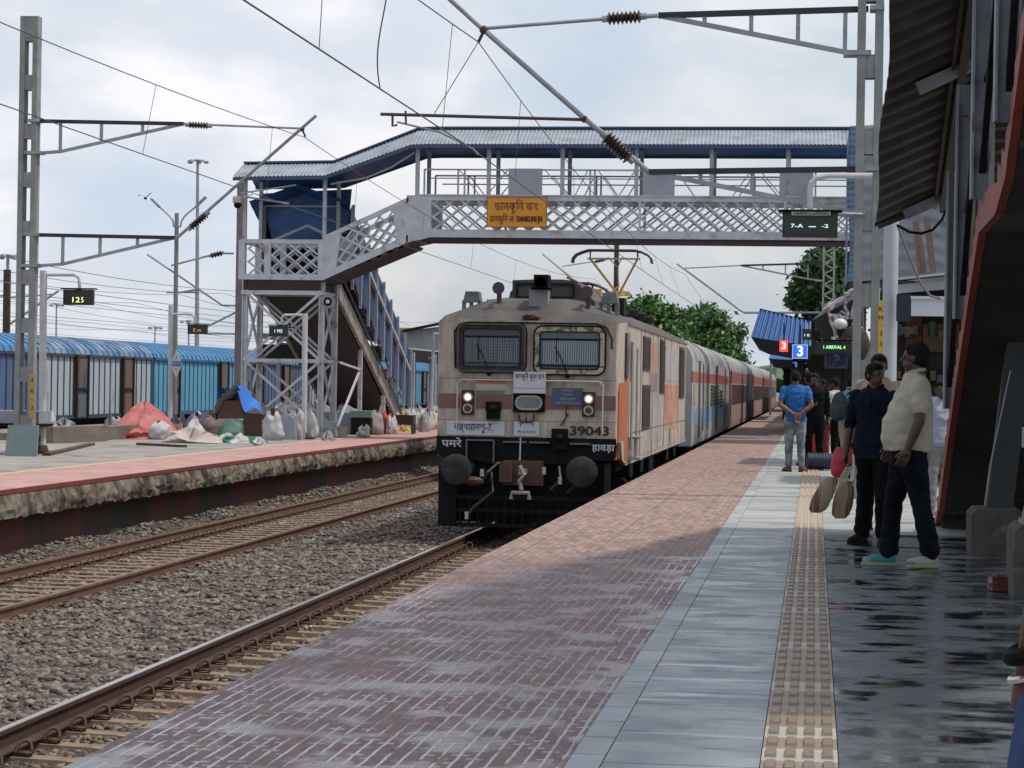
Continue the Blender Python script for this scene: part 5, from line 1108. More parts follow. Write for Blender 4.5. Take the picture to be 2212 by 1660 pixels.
# display boards on bent poles
def led(px, py, w, h, Y, lines, label, polex=None, basez=0.0, poletop=None, arm=None, group='train indicator boards', pol=True, bodyc=ledbody):
    """px,py centre; w,h in photo pixels"""
    a_, b_ = at(px-w/2, py+h/2, Y), at(px+w/2, py-h/2, Y); c = (a_+b_)/2; loc = (at(polex, 800, Y).x, Y, basez) if polex else tuple(c)
    t = thing('train_indicator', label, 'display board', loc, group)
    g = MB(); g.bx(a_.x, b_.x, Y-.06, Y+.08, a_.z, b_.z); bd = g.build('housing', bodyc, t)
    g = MB(); g.bx(a_.x-.08*(b_.x-a_.x), b_.x+.08*(b_.x-a_.x), Y-.10, Y+.12, b_.z+.01, b_.z+.035); g.build('rain_hood', black, t)
    g = MB(); g.bx(a_.x+.04*(b_.x-a_.x), b_.x-.04*(b_.x-a_.x), Y-.064, Y-.058, a_.z+.12*(b_.z-a_.z), b_.z-.14*(b_.z-a_.z)); g.build('screen', mat('screen_dark', (.022, .028, .02), None, .3), bd)
    for s_, dx, dz, sz, col, ww in lines: text(s_, 'lit_characters', col, bd, (c.x+dx*(b_.x-a_.x), Y-.07, c.z+dz*(b_.z-a_.z)), sz*(b_.z-a_.z), depth=.001, width=ww*(b_.x-a_.x))
    if arm: g = MB(); g.tube([at(*q, Y) for q in arm], .035, 8); g.build('arm', mat('white_pipe', (.55, .56, .58), (.45, .46, .48), .5, 0, 3), t)
    if polex: g = MB(); tp = at(polex, poletop, Y); g.tube([(loc[0], Y, basez), (tp.x, Y, tp.z)], .075, 10); g.build('pole', mat('white_pipe', (.55, .56, .58)), t); g = MB(); g.bx(loc[0]-.28, loc[0]+.28, Y-.2, Y+.2, basez, basez+.06); g.lathe((loc[0], Y, basez+.06), [(.14, 0), (.1, .12)], 8); g.build('base', rust, t)
    return t
ledy = mat('led_yellow', (.75, .8, .25), emit=1.6); ledg = mat('led_green', (.35, .95, .35), emit=1.8); ledw = mat('led_white', (.55, .85, .8), emit=1.3); ledr = mat('led_red', (1, .05, .04), emit=2.0); ledb = mat('led_blue_panel', (.03, .12, .55), emit=1.1); ledo = mat('led_orange', (.6, .3, .15), emit=.8)
led(170, 643, 64, 32, 47.5, (('12', -.08, -.18, .5, ledy, .25), ('5', .16, -.18, .5, ledy, .08)), 'dark indicator board with yellow characters on the thick white pole at the left', 94, LZ, 585, ((100, 594), (160, 594), (170, 600), (172, 612), (172, 628)))
led(427, 712, 42, 20, 74, (('E m', 0, -.1, .5, ledo, .4),), 'small indicator board on a thin pole left of the stair tower', 369, LZ, 660, ((372, 679), (412, 679), (420, 684), (422, 700)))
led(602, 716, 40, 22, 63.6, (('1 M5', 0, 0, .45, ledw, .42),), 'indicator board hanging in front of the stair tower legs', 659, LZ, 678, ((657, 681), (615, 681), (609, 686), (608, 706)))
t = led(1750, 487, 120, 52, MR-1.2, (('7-A', -.24, -.05, .22, ledw, .22), ('-', .04, -.05, .30, ledw, .13), ('-2', .27, -.05, .20, ledw, .12)), 'large black indicator board hanging on a white pipe from the right mast', None, arm=((1885, 380), (1790, 380), (1765, 384), (1753, 395), (1750, 412), (1750, 458)))
g = MB(); a_ = at(1752, 461, MR-1.28); g.bx(a_.x-.24, a_.x+.24, MR-1.3, MR-1.27, a_.z-.03, a_.z+.045); tp_ = g.build('header_plate', mat('header_plate_grey', (.3, .33, .34), None, .5), t); text('TRAIN COMING', 'lettering', inkr, tp_, (a_.x, MR-1.305, a_.z), .07, width=.44, depth=.001)
g = MB(); g.tube([at(1690, 457, MR-1.2), at(1862, 463, MR-.2)], .018, 6); g.build('tie_rod', galv, t)
led(1800, 751, 76, 24, 43, (('1 ARRIVAL 4', .02, 0, .42, ledg, .62),), 'indicator board with green characters under the broken awning', None, arm=((1800, 738), (1800, 728)))
led(1743, 725, 20, 20, 60, (('1 0:', 0, 0, .4, ledw, .6),), 'tiny indicator board against the blue canopy', None, arm=((1743, 714), (1743, 700)))
# platform number signs
def psign(px, py, w, h, Y, s_, pm_, tm_, label, sz=.8, hang=None):
    a_, b_ = at(px-w/2, py+h/2, Y), at(px+w/2, py-h/2, Y); c = (a_+b_)/2; t = thing('platform_number_sign', label, 'sign', tuple(c)); g = MB(); g.bx(a_.x, b_.x, Y-.05, Y+.05, a_.z, b_.z); p_ = g.build('panel', pm_, t)
    text(s_, 'numeral', tm_, p_, (c.x+.02*(b_.x-a_.x), Y-.055, c.z), sz*(b_.z-a_.z)*1.25, depth=.003, off=.01)
    if hang: g = MB(); g.bar((c.x, Y, b_.z), (c.x, Y, b_.z+hang), .04); g.build('hanger', darkm, t)
    return t, p_, a_, b_
t, p_, a_, b_ = psign(1728, 760, 34, 30, 62, '3', ledb, mat('numeral_white', (.8, .85, .95), emit=1.0), 'lit blue square sign with a white 3', .8, .5)
g = MB()
for q in ((a_.x, a_.x+.02, a_.z, b_.z), (b_.x-.02, b_.x, a_.z, b_.z), (a_.x, b_.x, a_.z, a_.z+.02), (a_.x, b_.x, b_.z-.02, b_.z)): g.bx(q[0], q[1], 61.94, 61.948, q[2], q[3])
g.build('border', mat('sign_border', (.45, .55, .8), emit=.5), p_)
psign(1693, 748, 18, 24, 70, '3', ledr, mat('numeral_dim', (.95, .8, .75), emit=1.0), 'small glowing red sign with a 3, left of the blue sign', .7, .5)
t, p_, a_, b_ = psign(1806, 780, 52, 32, 43.5, '3', mat('navy_panel', (.012, .018, .06), None, .4), mat('numeral_grey', (.09, .10, .16), None, .6), 'unlit navy sign with a dim numeral hanging above the backpacker', .8, .15)
g = MB()
for q in ((a_.x+.02, a_.x+.03, a_.z+.02, b_.z-.02), (b_.x-.03, b_.x-.02, a_.z+.02, b_.z-.02), (a_.x+.02, b_.x-.02, a_.z+.02, a_.z+.03)): g.bx(q[0], q[1], 43.445, 43.449, q[2], q[3])
g.build('border', mat('border_dim', (.12, .13, .2), None, .6), p_)
# diamond sign on the lamp post side
t = thing('diamond_sign', 'white diamond sign with a blue bar on the lamp post', 'sign', P5(381, 786)); c = at(381, 787, 75.8); g = MB(); hw_, hz = .20, .46
g.prism([(c.x-hw_, c.z), (c.x, c.z+hz), (c.x+hw_, c.z), (c.x, c.z-hz)], 'Y', 75.78, 75.80); pn = g.build('panel', mat('sign_white', (.6, .62, .64), None, .6), t)
g = MB(); g.bx(c.x-.17, c.x+.17, 75.76, 75.778, c.z-.06, c.z+.09); g.build('bar', mat('sign_blue', (.05, .1, .42), None, .6), pn)
text('DKAE', 'lettering', mat('sign_white', (.6, .62, .64)), pn, (c.x, 75.755, c.z+.015), .12, width=.28, depth=.001); text('A', 'lettering', inkr, pn, (c.x, 75.775, c.z+.2), .12, depth=.001); text('V', 'lettering', inkr, pn, (c.x, 75.775, c.z-.2), .12, depth=.001)
# ================================================================ NEAR STAIRCASE AND ITS ROOF (right)
SX = 1.23
t = thing('staircase', 'dark concrete staircase with a red painted stepped edge rising toward the camera at the right', 'staircase', (2.3, 24, 0))
prf = [(24.95, 0), (24.13, .41), (21.7, 1.59), (19.69, 2.48), (18.94, 2.80), (17.25, 2.82), (16.4, 3.0), (15.19, 3.72), (10.5, 6.4)]
def pz(y):
    for (a_, p), (b_, q) in zip(prf, prf[1:]):
        if b_ <= y <= a_: return p+(q-p)*(a_-y)/(a_-b_)
    return 0
redp = mat('red_stringer_paint', (.27, .045, .028), (.20, .035, .024), .6, 0, 3, dirt=(.10, .03, .02), dscale=3, dlo=.55, dhi=.75)
dconc = mat('dark_concrete', (.045, .036, .028), (.020, .017, .014), .9, 0, 1.6, bump=.3, bscale=9)  # very dark two-tone concrete for slab and steps
top = []; y = 24.95
while y > 11:
    z = pz(y)
    if 17.25 < y < 18.94: top += [(y, 2.9)]; y -= .4; continue
    top += [(y, z+.02), (y-.04, z+.15)]; y -= .33
poly = [(a_, max(0.003, c)) for a_, c in top]+[(a_, max(.002, c-.16)) for a_, c in reversed(prf)]
g = MB(); g.prism(poly, 'X', SX+.025, SX+.085); g.build('stringer', redp, t)
g = MB()
for (a_, p), (b_, q) in zip(prf, prf[1:]): g.prism([(a_, max(.001, p-.15)), (b_, max(.001, q-.15)), (b_, q), (a_, p+.001)], 'X', SX+.087, 3.6)
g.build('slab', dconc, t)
g = MB(); y = 24.95
while y > 11:
    if not 17.25 < y < 18.94: g.bx(SX+.09, 3.55, y-.33, y, pz(y)+.0, pz(y)+.16)
    y -= .33
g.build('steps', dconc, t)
cold = mat('column_grey_paint', (.27, .29, .32), (.20, .22, .25), .6, .1, 3, dirt=(.12, .08, .06), dscale=4, dlo=.6, dhi=.75)
def shz(y): return 3.02+(24-y)*.345
for (y, w_) in ((22.6, .075), (20.9, .11), (18.7, .13), (16.2, .15), (14.6, .15)):
    g = MB(); x = SX+.015; zb_, zt_ = pz(y)+.08, shz(y)-.05; g.bx(x-w_/2, x+w_/2, y-.02, y+.02, zb_, zt_); g.bx(x-w_/2-.01, x-w_/2+.008, y-.09, y+.09, zb_, zt_); g.bx(x+w_/2-.008, x+w_/2+.01, y-.09, y+.09, zb_, zt_); g.build('column', cold, t)
g = MB()
for a_, b_ in ((22.6, 20.9), (20.9, 18.7), (18.7, 16.2), (16.2, 14.6)):
    g.bar((SX+.03, a_, pz(a_)+.3), (SX+.03, b_, shz(b_)-.3), .05, .06); g.bar((SX+.05, a_, pz(a_)+1.0), (SX+.05, b_, pz(b_)+1.0), .04, .04)
g.build('braces', darkm, t)
g = MB(); g.add([(1.36, 21.6, 1.6), (1.36, 18.8, 2.9), (1.36, 18.8, 4.5), (1.36, 21.6, 3.6)], [(0, 1, 2, 3)]); g.build('side_panel', mat('dull_panel', (.15, .145, .125), (.10, .10, .09), .7, 0, 2), t)
# inclined strut columns on concrete footings under the stair
gd = mat('green_grey_column', (.030, .04, .042), (.022, .028, .03), .6, .1, 3)
t = thing('strut_column', 'inclined dark green-grey steel column rising from a worn concrete footing under the staircase', 'column', (1.5, 20.9, 0))
g = MB(); g.bar(at(2158, 1100, 20.9), at(2215, 640, 20.9), .22, .16, up=(0, 1, 0)); g.build('column', gd, t)
g = MB(); a_, b_ = at(2127, 1092, 20.75), at(2183, 800, 20.75); g.tube([a_, at(2139, 1005, 20.75), b_], .006, 5); g.build('conduit', galv, t)
foot = mat('footing_concrete', (.085, .078, .065), (.05, .045, .038), .9, 0, 3, bump=.4, dirt=(.15, .14, .12), dscale=4, dlo=.6, dhi=.7)
def footing(x0, x1, y0, y1, h, nm='footing'):
    g = MB(); b_ = .05
    g.prism([(x0, 0), (x1, 0), (x1, h-b_), (x1-b_, h), (x0+b_, h), (x0, h-b_)], 'Y', y0, y1); return g
footing(1.345, 1.80, 20.6, 21.3, .40).build('footing', foot, t)
t = thing('post_on_footing', 'grey post with gusset plates on the nearer concrete footing at the right edge', 'column', (1.7, 16.8, 0))
footing(1.36, 2.0, 16.45, 17.1, .50).build('footing', foot, t)
g = MB(); g.prism([(1.42, .50), (1.75, .50), (1.75, 1.1), (1.50, 1.1), (1.485, .80)], 'Y', 16.7, 16.72); g.bx(1.42, 1.75, 16.6, 16.85, .495, .53); g.build('gusset', mat('grey_gusset', (.26, .29, .29), (.2, .22, .22), .5, .1, 3), t)
g = MB(); g.tube([(1.53, 16.73, .6), (1.53, 16.73, 3.2)], .05, 10); g.tube([(1.50, 16.7, 1.02), (1.50, 16.7, 1.16)], .08, 10); g.build('post', mat('pale_post', (.25, .27, .26), None, .5), t)
g = MB(); g.ell((1.29, 17.0, .062), (.062, .09, .062), 8); g.box((1.30, 17.02, .06), (.11, .2, .10), .1); solo(g, 'red_brick', mat('wet_brick', (.14, .03, .025), (.09, .025, .02), .4, 0, 6), 'dark red brick lying against the nearer concrete footing', 'brick')
# corrugated roof over the stair seen from below
t = thing('stair_canopy', 'dark corrugated roof sheet overhead at the upper right, running up over the staircase', 'roof', (.6, 24, 3))
usm = mat('dark_sheet', (.085, .078, .07), (.06, .055, .05), .7, .2, 3, streak=(1, .3, 1), dirt=(.13, .12, .10), dscale=2, dlo=.5, dhi=.75)  # dark sheet with paler mottling
def tri(v): v = v % 1; return min(1, max(-1, 2.4*math.sin(2*math.pi*v)))
for (x0, x1, r_) in ((.57, 1.32, .34), (1.32, 3.9, .10)):
    g = MB(); g.grid(lambda u, v: (x0+(x1-x0)*u+(.02*math.sin(v*40) if u == 0 and x0 < 1 else 0)-(.0), 24-v*17, shz(24-v*17)+(x0-.57)*(.30 if x0 > 1 else 0)*0+(u*r_ if x0 < 1 else .34+u*.1)+.022*tri(v*17/.25)), 3, 68*10); g.build('roof_sheet', usm, t)
brm = mat('purlin_brown', (.085, .065, .05), None, .7)
g = MB()
for y, m_ in ((23.85, 0), (21.2, 0), (18.6, 0), (16, 0)): g.bar((.86, y, shz(y)+.06), (1.36, y, shz(y)+.29), .17, .10)
g.build('cross_beam', cold, t)
g = MB(); g.bar((1.24, 24, shz(24)+.20), (1.24, 8, shz(8)+.20), .07, .12); g.bar((1.16, 24, shz(24)+.21), (1.16, 8, shz(8)+.21), .03, .05); g.build('purlin', brm, t)
g = MB(); g.bar((.60, 23.98, shz(24)+.0), (1.35, 23.98, shz(24)+.31), .02, .05); g.build('end_trim', brm, t)
g = MB(); P = [at(*q, 23.0) for q in ((1938, 487), (1965, 502), (1990, 505), (2015, 497), (2035, 475), (2045, 450))]; g.tube(P, .014, 6); solo(g, 'hanging_cable', black, 'black cable drooping from the lower end of the dark roof', 'cable')
g = MB(); P = [at(*q, 30) for q in ((1938, 485), (1955, 530), (1975, 580), (1990, 615), (2010, 640), (2032, 645))]; g.tube(P, .018, 6); solo(g, 'slack_cable', mat('cable_grey', (.15, .12, .11), None, .6), 'brownish slack cable slanting down to the white kiosk sign', 'cable')
# white round column behind the mast
t = thing('round_column', 'thick white round column right behind the near mast', 'column', (at(1922, 700, 34).x, 34, 0)); x = at(1922, 700, 34).x
g = MB(); g.tube([(x, 34, 0), (x, 34, 4.0)], .105, 20); g.build('shaft', mat('column_white', (.46, .48, .52), (.36, .38, .42), .5, 0, 1.5, dirt=(.25, .24, .24), dscale=2, dlo=.58, dhi=.72), t, 1)
g = MB(); a_ = at(1950, 665, 33.8); g.bx(a_.x-.09, a_.x+.1, 33.6, 33.8, a_.z-.19, a_.z+.18); g.build('box', mat('navy_box', (.012, .018, .035), None, .5), t)
g = MB(); g.bx(x-.13, x+.13, 33.85, 34.15, 0, .25); g.build('plinth', foot, t)
# kiosk
t = thing('platform_kiosk', 'dark open-fronted kiosk with a white fascia board, behind the white column', 'kiosk', (2.2, 37, 0))
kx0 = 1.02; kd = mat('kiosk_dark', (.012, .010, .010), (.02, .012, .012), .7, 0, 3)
def K(px, py, Y=36.0): return at(px, py, Y)
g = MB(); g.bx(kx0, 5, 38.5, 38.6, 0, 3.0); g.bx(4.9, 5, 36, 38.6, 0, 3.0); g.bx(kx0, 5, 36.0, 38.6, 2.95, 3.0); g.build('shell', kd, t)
g = MB(); a_, b_ = K(1925, 632), K(2052, 603); g.grid(lambda u, v: (a_.x+(4.6-a_.x)*u, 35.2+v*3.4, K(1930, 612).z+.30*math.sin(u*1.4)+.12*v), 10, 2); g.build('roof', mat('kiosk_roof', (.06, .055, .06), (.10, .1, .1), .7, 0, 2), t)
g = MB()
for u in range(10): f = lambda u: a_.x+(4.6-a_.x)*u/10; zf = lambda u: K(1930, 612).z+.30*math.sin(u*.14); g.prism([(f(u), zf(u)+.0), (f(u+1), zf(u+1)), (f(u+1), zf(u+1)+.035), (f(u), zf(u)+.035)], 'Y', 35.15, 35.2)
g.build('roof_edge', mat('kiosk_trim', (.42, .44, .46), None, .6), t)
g = MB(); p_, q_ = K(1937, 625, 35.4), K(2060, 608, 35.4); g.bar(p_, (4.5, 35.4, p_.z+.32), .06, .13); g.build('fascia_strip', mat('kiosk_trim', (.42, .44, .46)), t)
g = MB(); p_, q_ = K(1968, 683, 35.3), K(2075, 646, 35.3); g.bx(p_.x, 3.2, 35.28, 35.34, p_.z, q_.z); g.bx(p_.x-.02, 3.22, 35.22, 35.28, q_.z-.01, q_.z+.03); g.build('fascia_board', mat('fascia_white', (.62, .65, .70), (.5, .53, .58), .5, 0, 1), t)
g = MB(); p_, q_ = K(1905, 678, 35.6), K(1930, 650, 35.6); g.bx(.95, p_.x+.25, 35.6, 35.66, p_.z, q_.z); g.build('notice', mat('fascia_white', (.62, .65, .70)), t)
g = MB(); p_, q_ = K(1990, 760, 38.4), K(2030, 700, 38.4); g.bx(p_.x-.25, p_.x, 38.35, 38.45, p_.z-.5, q_.z+.1); g.build('goods', mat('kiosk_red', (.07, .012, .012), None, .6), t)
g = MB(); g.bx(p_.x+.02, q_.x+.8, 38.35, 38.45, p_.z, q_.z); g.build('poster', mat('kiosk_yellow', (.085, .06, .012), (.06, .045, .02), .6, 0, 2), t)
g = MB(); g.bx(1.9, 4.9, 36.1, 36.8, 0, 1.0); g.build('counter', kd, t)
for k in range(26):
    g = MB(); x_ = 1.15+(k % 13)*.13+random.uniform(-.02, .02); z_ = (2.25, 1.55)[k//13]+random.uniform(-.05, .05); g.bx(x_, x_+.09, 38.28, 38.34, z_, z_+random.uniform(.12, .22)); g.build('hanging_packet', mat('packet_%s' % 'abcd'[k % 4], ((.10, .02, .02), (.03, .07, .05), (.10, .08, .02), (.07, .07, .08))[k % 4], None, .5), t)
text('Tea', 'lettering', mat('dim_lettering', (.10, .10, .11), None, .6), t, K(1951, 712, 35.9), .20, depth=.002)
# pale notice cabinet and walls behind the mast
g = MB(); a_, b_ = at(1853, 872, 48), at(1905, 765, 48); g.bx(a_.x-.1, b_.x, 48, 48.5, 0, b_.z+.1); solo(g, 'pale_cabinet', mat('pale_panel', (.30, .31, .29), (.24, .25, .24), .7, 0, 2), 'pale grey cabinet standing behind the near mast', 'cabinet')
# broken awning
t = thing('broken_awning', 'torn dark awning with dangling white pipes and cables beside the near mast', 'awning', (.9, 44, 0))
def W_(px, py, Y=44): return at(px, py, Y)
g = MB(); A = [W_(1755, 692), W_(1775, 673), W_(1862, 627), W_(1862, 638), W_(1800, 668)]; B2 = [p+Vector((.15, 4.0, .1)) for p in A]; n = len(A); g.add(A+B2, [tuple(range(n)), tuple(range(2*n-1, n-1, -1))]+[(i, i+n, (i+1) % n+n, (i+1) % n) for i in range(n)]); g.build('sheet', mat('awning_pale', (.35, .34, .36), (.25, .24, .26), .7, 0, 4), t)
g = MB(); A = [W_(1757, 694), W_(1800, 668), W_(1862, 640), W_(1864, 785), W_(1840, 792), W_(1820, 770), W_(1786, 768), W_(1780, 740)]; B2 = [p+Vector((.1, 3.5, .0)) for p in A]; n = len(A); g.add(A+B2, [tuple(range(n)), tuple(range(2*n-1, n-1, -1))]+[(i, i+n, (i+1) % n+n, (i+1) % n) for i in range(n)]); g.build('frame_box', mat('awning_dark', (.02, .018, .018), (.035, .03, .028), .8, 0, 4), t)
g = MB()
def wob(p, q, s_, n=8):
    return [W_(p[0]+(q[0]-p[0])*k/n+s_*random.uniform(-1, 1)*(0 < k < n), p[1]+(q[1]-p[1])*k/n+s_*random.uniform(-1, 1)*(0 < k < n), 43.9+random.uniform(-.08, .02)) for k in range(n+1)]
for p, q, s_, r_ in (((1778, 672), (1860, 618), 4, .035), ((1782, 668), (1862, 625), 5, .03), ((1790, 664), (1850, 622), 6, .02), ((1790, 676), (1810, 738), 2, .035), ((1795, 682), (1830, 690), 6, .04), ((1800, 690), (1860, 660), 7, .022), ((1815, 680), (1845, 740), 5, .02), ((1810, 742), (1850, 715), 6, .025), ((1825, 650), (1832, 690), 3, .03), ((1840, 700), (1862, 712), 3, .03), ((1784, 672), (1800, 662), 2, .04), ((1838, 690), (1858, 650), 6, .02)): g.tube(wob(p, q, s_), r_, 6)
g.build('pipes_and_cables', mat('cable_white', (.48, .47, .50), (.30, .27, .27), .6, 0, 8), t)
g = MB(); g.ell(W_(1815, 700, 43.7), (.13, .13, .10), 12); g.build('lamp_globe', mat('globe_white', (.6, .6, .6), None, .4), t, 1)
g = MB()
for k in range(10): x = W_(1826+k*4, 735, 43.7); g.grid(lambda u, v: (x.x+u*.05, 43.7-.05*math.sin(v*3), x.z-.45*v+.05*math.sin(k)), 1, 6)
g.ell(W_(1846, 745, 43.8), (.28, .12, .35), 14); g.build('hanging_bundle', mat('grey_bundle', (.06, .06, .052), (.035, .033, .03), .9, 0, 8, bump=.8, bscale=20), t)
for x_ in (W_(1851, 800).x, W_(1776, 800).x+.02): pass
g = MB(); g.bx(W_(1822, 800).x-.04, W_(1822, 800).x+.04, 45.5, 45.6, 0, W_(1822, 770).z); g.build('post', darkm, t)
# blue canopies further along the platform
def bluecan(pts, Y, ln, label, soff=None):
    t = thing('blue_canopy', label, 'canopy', (at(pts[0][0], 700, Y).x, Y, 0), 'blue sheet canopies along the platform')
    A = [at(*p, Y) for p in pts]; d = Vector((.5, ln, -.0)); n = len(A); g = MB(); N_ = 40
    (tl, tr, br, bl) = A
    def f(u, v): a_ = tl+(tr-tl)*u; b_ = bl+(br-bl)*u; p = a_+(b_-a_)*v; return (p.x, p.y+.06*math.sin(u*2*math.pi*12)-(1-v)*-.8, p.z)
    g.grid(f, 140, 3); g.build('sheet', mat('canopy_blue', (.06, .17, .42), (.045, .13, .34), .5, 0, .6, dirt=(.12, .14, .2), dscale=1.5, dlo=.58, dhi=.75), t)
    g = MB(); a_, b_ = tl+Vector((0, .8, .02)), tr+Vector((0, .8, .02)); g.add([a_, b_, b_+Vector((.3, ln, -.3)), a_+Vector((.0, ln, -.3))], [(0, 1, 2, 3)]); g.add([bl, br, br+Vector((0, ln, 0)), bl+Vector((0, ln, 0)), bl+Vector((.25, 0, -.38)), br+Vector((0, 0, -.38)), br+Vector((0, ln, -.3)), bl+Vector((.25, ln, -.3))], [(4, 5, 6, 7), (0, 1, 5, 4), (0, 4, 7, 3), (3, 2, 6, 7)]); g.build('soffit', mat('canopy_soffit', (.012, .015, .03), None, .8), t)
    g = MB()
    for y in (Y+1, Y+ln-1): x = br.x-.3; g.bx(x-.1, x+.1, y-.1, y+.1, 0, br.z-.2)
    g.build('post', darkm, t)
bluecan([(1640, 666), (1752, 693), (1752, 748), (1622, 728)], 70, 14, 'bright blue ribbed canopy hanging over the far platform edge, nearest of the blue ones')
bluecan([(1668, 762), (1712, 760), (1712, 778), (1660, 775)], 105, 14, 'smaller blue canopy below and beyond the bright nearest one')
bluecan([(1688, 779), (1735, 779), (1735, 795), (1684, 790)], 140, 20, 'third blue canopy, low behind the lit platform signs')
bluecan([(1692, 797), (1740, 795), (1740, 806), (1690, 802)], 190, 30, 'farthest blue canopy edge above the heads of the passengers')
g = MB(); a_, b_ = at(1690, 735, 73), at(1782, 800, 73); g.bx(at(1735, 700, 73).x, 4, 72, 200, at(1740, 765, 73).z, at(1740, 740, 73).z); g.bx(at(1750, 700, 73).x, 5, 78, 200, 0, at(1740, 750, 78).z); solo(g, 'platform_building', mat('building_dark', (.035, .035, .035), (.06, .055, .05), .9, 0, .6), 'dark station building line behind the waiting passengers', 'building')
g = MB(); a_ = at(1665, 800, 125); g.bx(a_.x-.06, a_.x+.06, 124.9, 125.1, 0, at(1665, 778, 125).z+.3); solo(g, 'signal_post', galv, 'thin post under the second blue canopy', 'post')

# ================================================================ SHELTER AND SHED ON THE FAR PLATFORM
t = thing('platform_shelter', 'long low shelter with many thin pale posts behind the foot of the bridge stairs', 'shelter', (-16, 82, LZ), )
zs_ = 2.55; x1s, x0s = -14.3, -19.2
g = MB(); g.add([(x1s, 81.5, zs_), (x1s, 150, zs_), (x0s, 150, zs_+.5), (x0s, 81.5, zs_+.5), (x1s, 81.5, zs_-.22), (x1s, 150, zs_-.22), (x0s, 150, zs_+.3), (x0s, 81.5, zs_+.3)], [(0, 1, 2, 3), (4, 7, 6, 5), (0, 4, 5, 1), (0, 3, 7, 4), (1, 5, 6, 2), (2, 6, 7, 3)]); g.build('roof', mat('shelter_roof', (.12, .12, .125), (.2, .21, .22), .7, 0, .6), t)
for k in range(12):
    for x in (x1s+.3, x0s+.4):
        g = MB(); y = 82.6+k*4.8; g.bx(x-.07, x+.07, y-.07, y+.07, LZ, zs_-.1+(.4 if x < -18 else 0)); g.build('post', postm, t)
g = MB()
for k in range(12): y = 82.6+k*4.8; g.bar((x1s+.3, y, zs_-.25), (x0s+.4, y, zs_+.15), .08)
g.build('tie_beam', postm, t); g = MB(); g.bx(x1s-.02, x1s+.06, 81.5, 150, zs_-.42, zs_+.02); g.bx(x0s, x1s, 81.45, 81.5, zs_-.45, zs_+.1); g.build('fascia', darkm, t)  # dark roof edge, hung deeper to paint in the shade inside
t = thing('corrugated_shed', 'pale corrugated shed wall with a dark eave, beyond the shelter', 'shed', (at(905, 800, 165).x, 165, LZ)); a_, b_ = at(868, 770, 165), at(965, 770, 165)
g = MB(); g.grid(lambda u, v: (a_.x+(b_.x-a_.x)*u, 165+.03*math.sin(u*150), -.2+(at(868+97*u, 716-12*u, 165).z+.2)*v), 200, 1); g.bx(a_.x, b_.x, 165.1, 175, -.2, at(870, 722, 165).z); g.build('wall', mat('shed_wall', (.36, .38, .39), (.28, .30, .31), .7, 0, 1), t)
g = MB(); g.bar(at(876, 716, 164.7)+Vector((-.2, 0, 0)), at(968, 696, 164.7), .8, .16); g.build('eave', darkm, t); g = MB(); c = at(885, 709, 170); g.add([c+Vector((-.9, 0, -.1)), c+Vector((.9, 0, -.1)), c+Vector((.5, 3, .25)), c+Vector((-.6, 3, .25))], [(0, 1, 2, 3)]); g.bx(c.x-.8, c.x+.8, 169.5, 172, c.z-.3, c.z); g.build('ridge_vent', mat('vent_cream', (.42, .38, .30), None, .7), t)
g = MB(); a_ = on(942, 975, LZ); g.tube([at(931, 890, 72), at(937, 720, 72)], .05, 8); g.tube([at(937, 722, 72), at(958, 722, 72)], .04, 8); solo(g, 'bent_pole', mat('white_pipe', (.55, .56, .58)), 'white bent pole rising just left of the locomotive', 'pole')

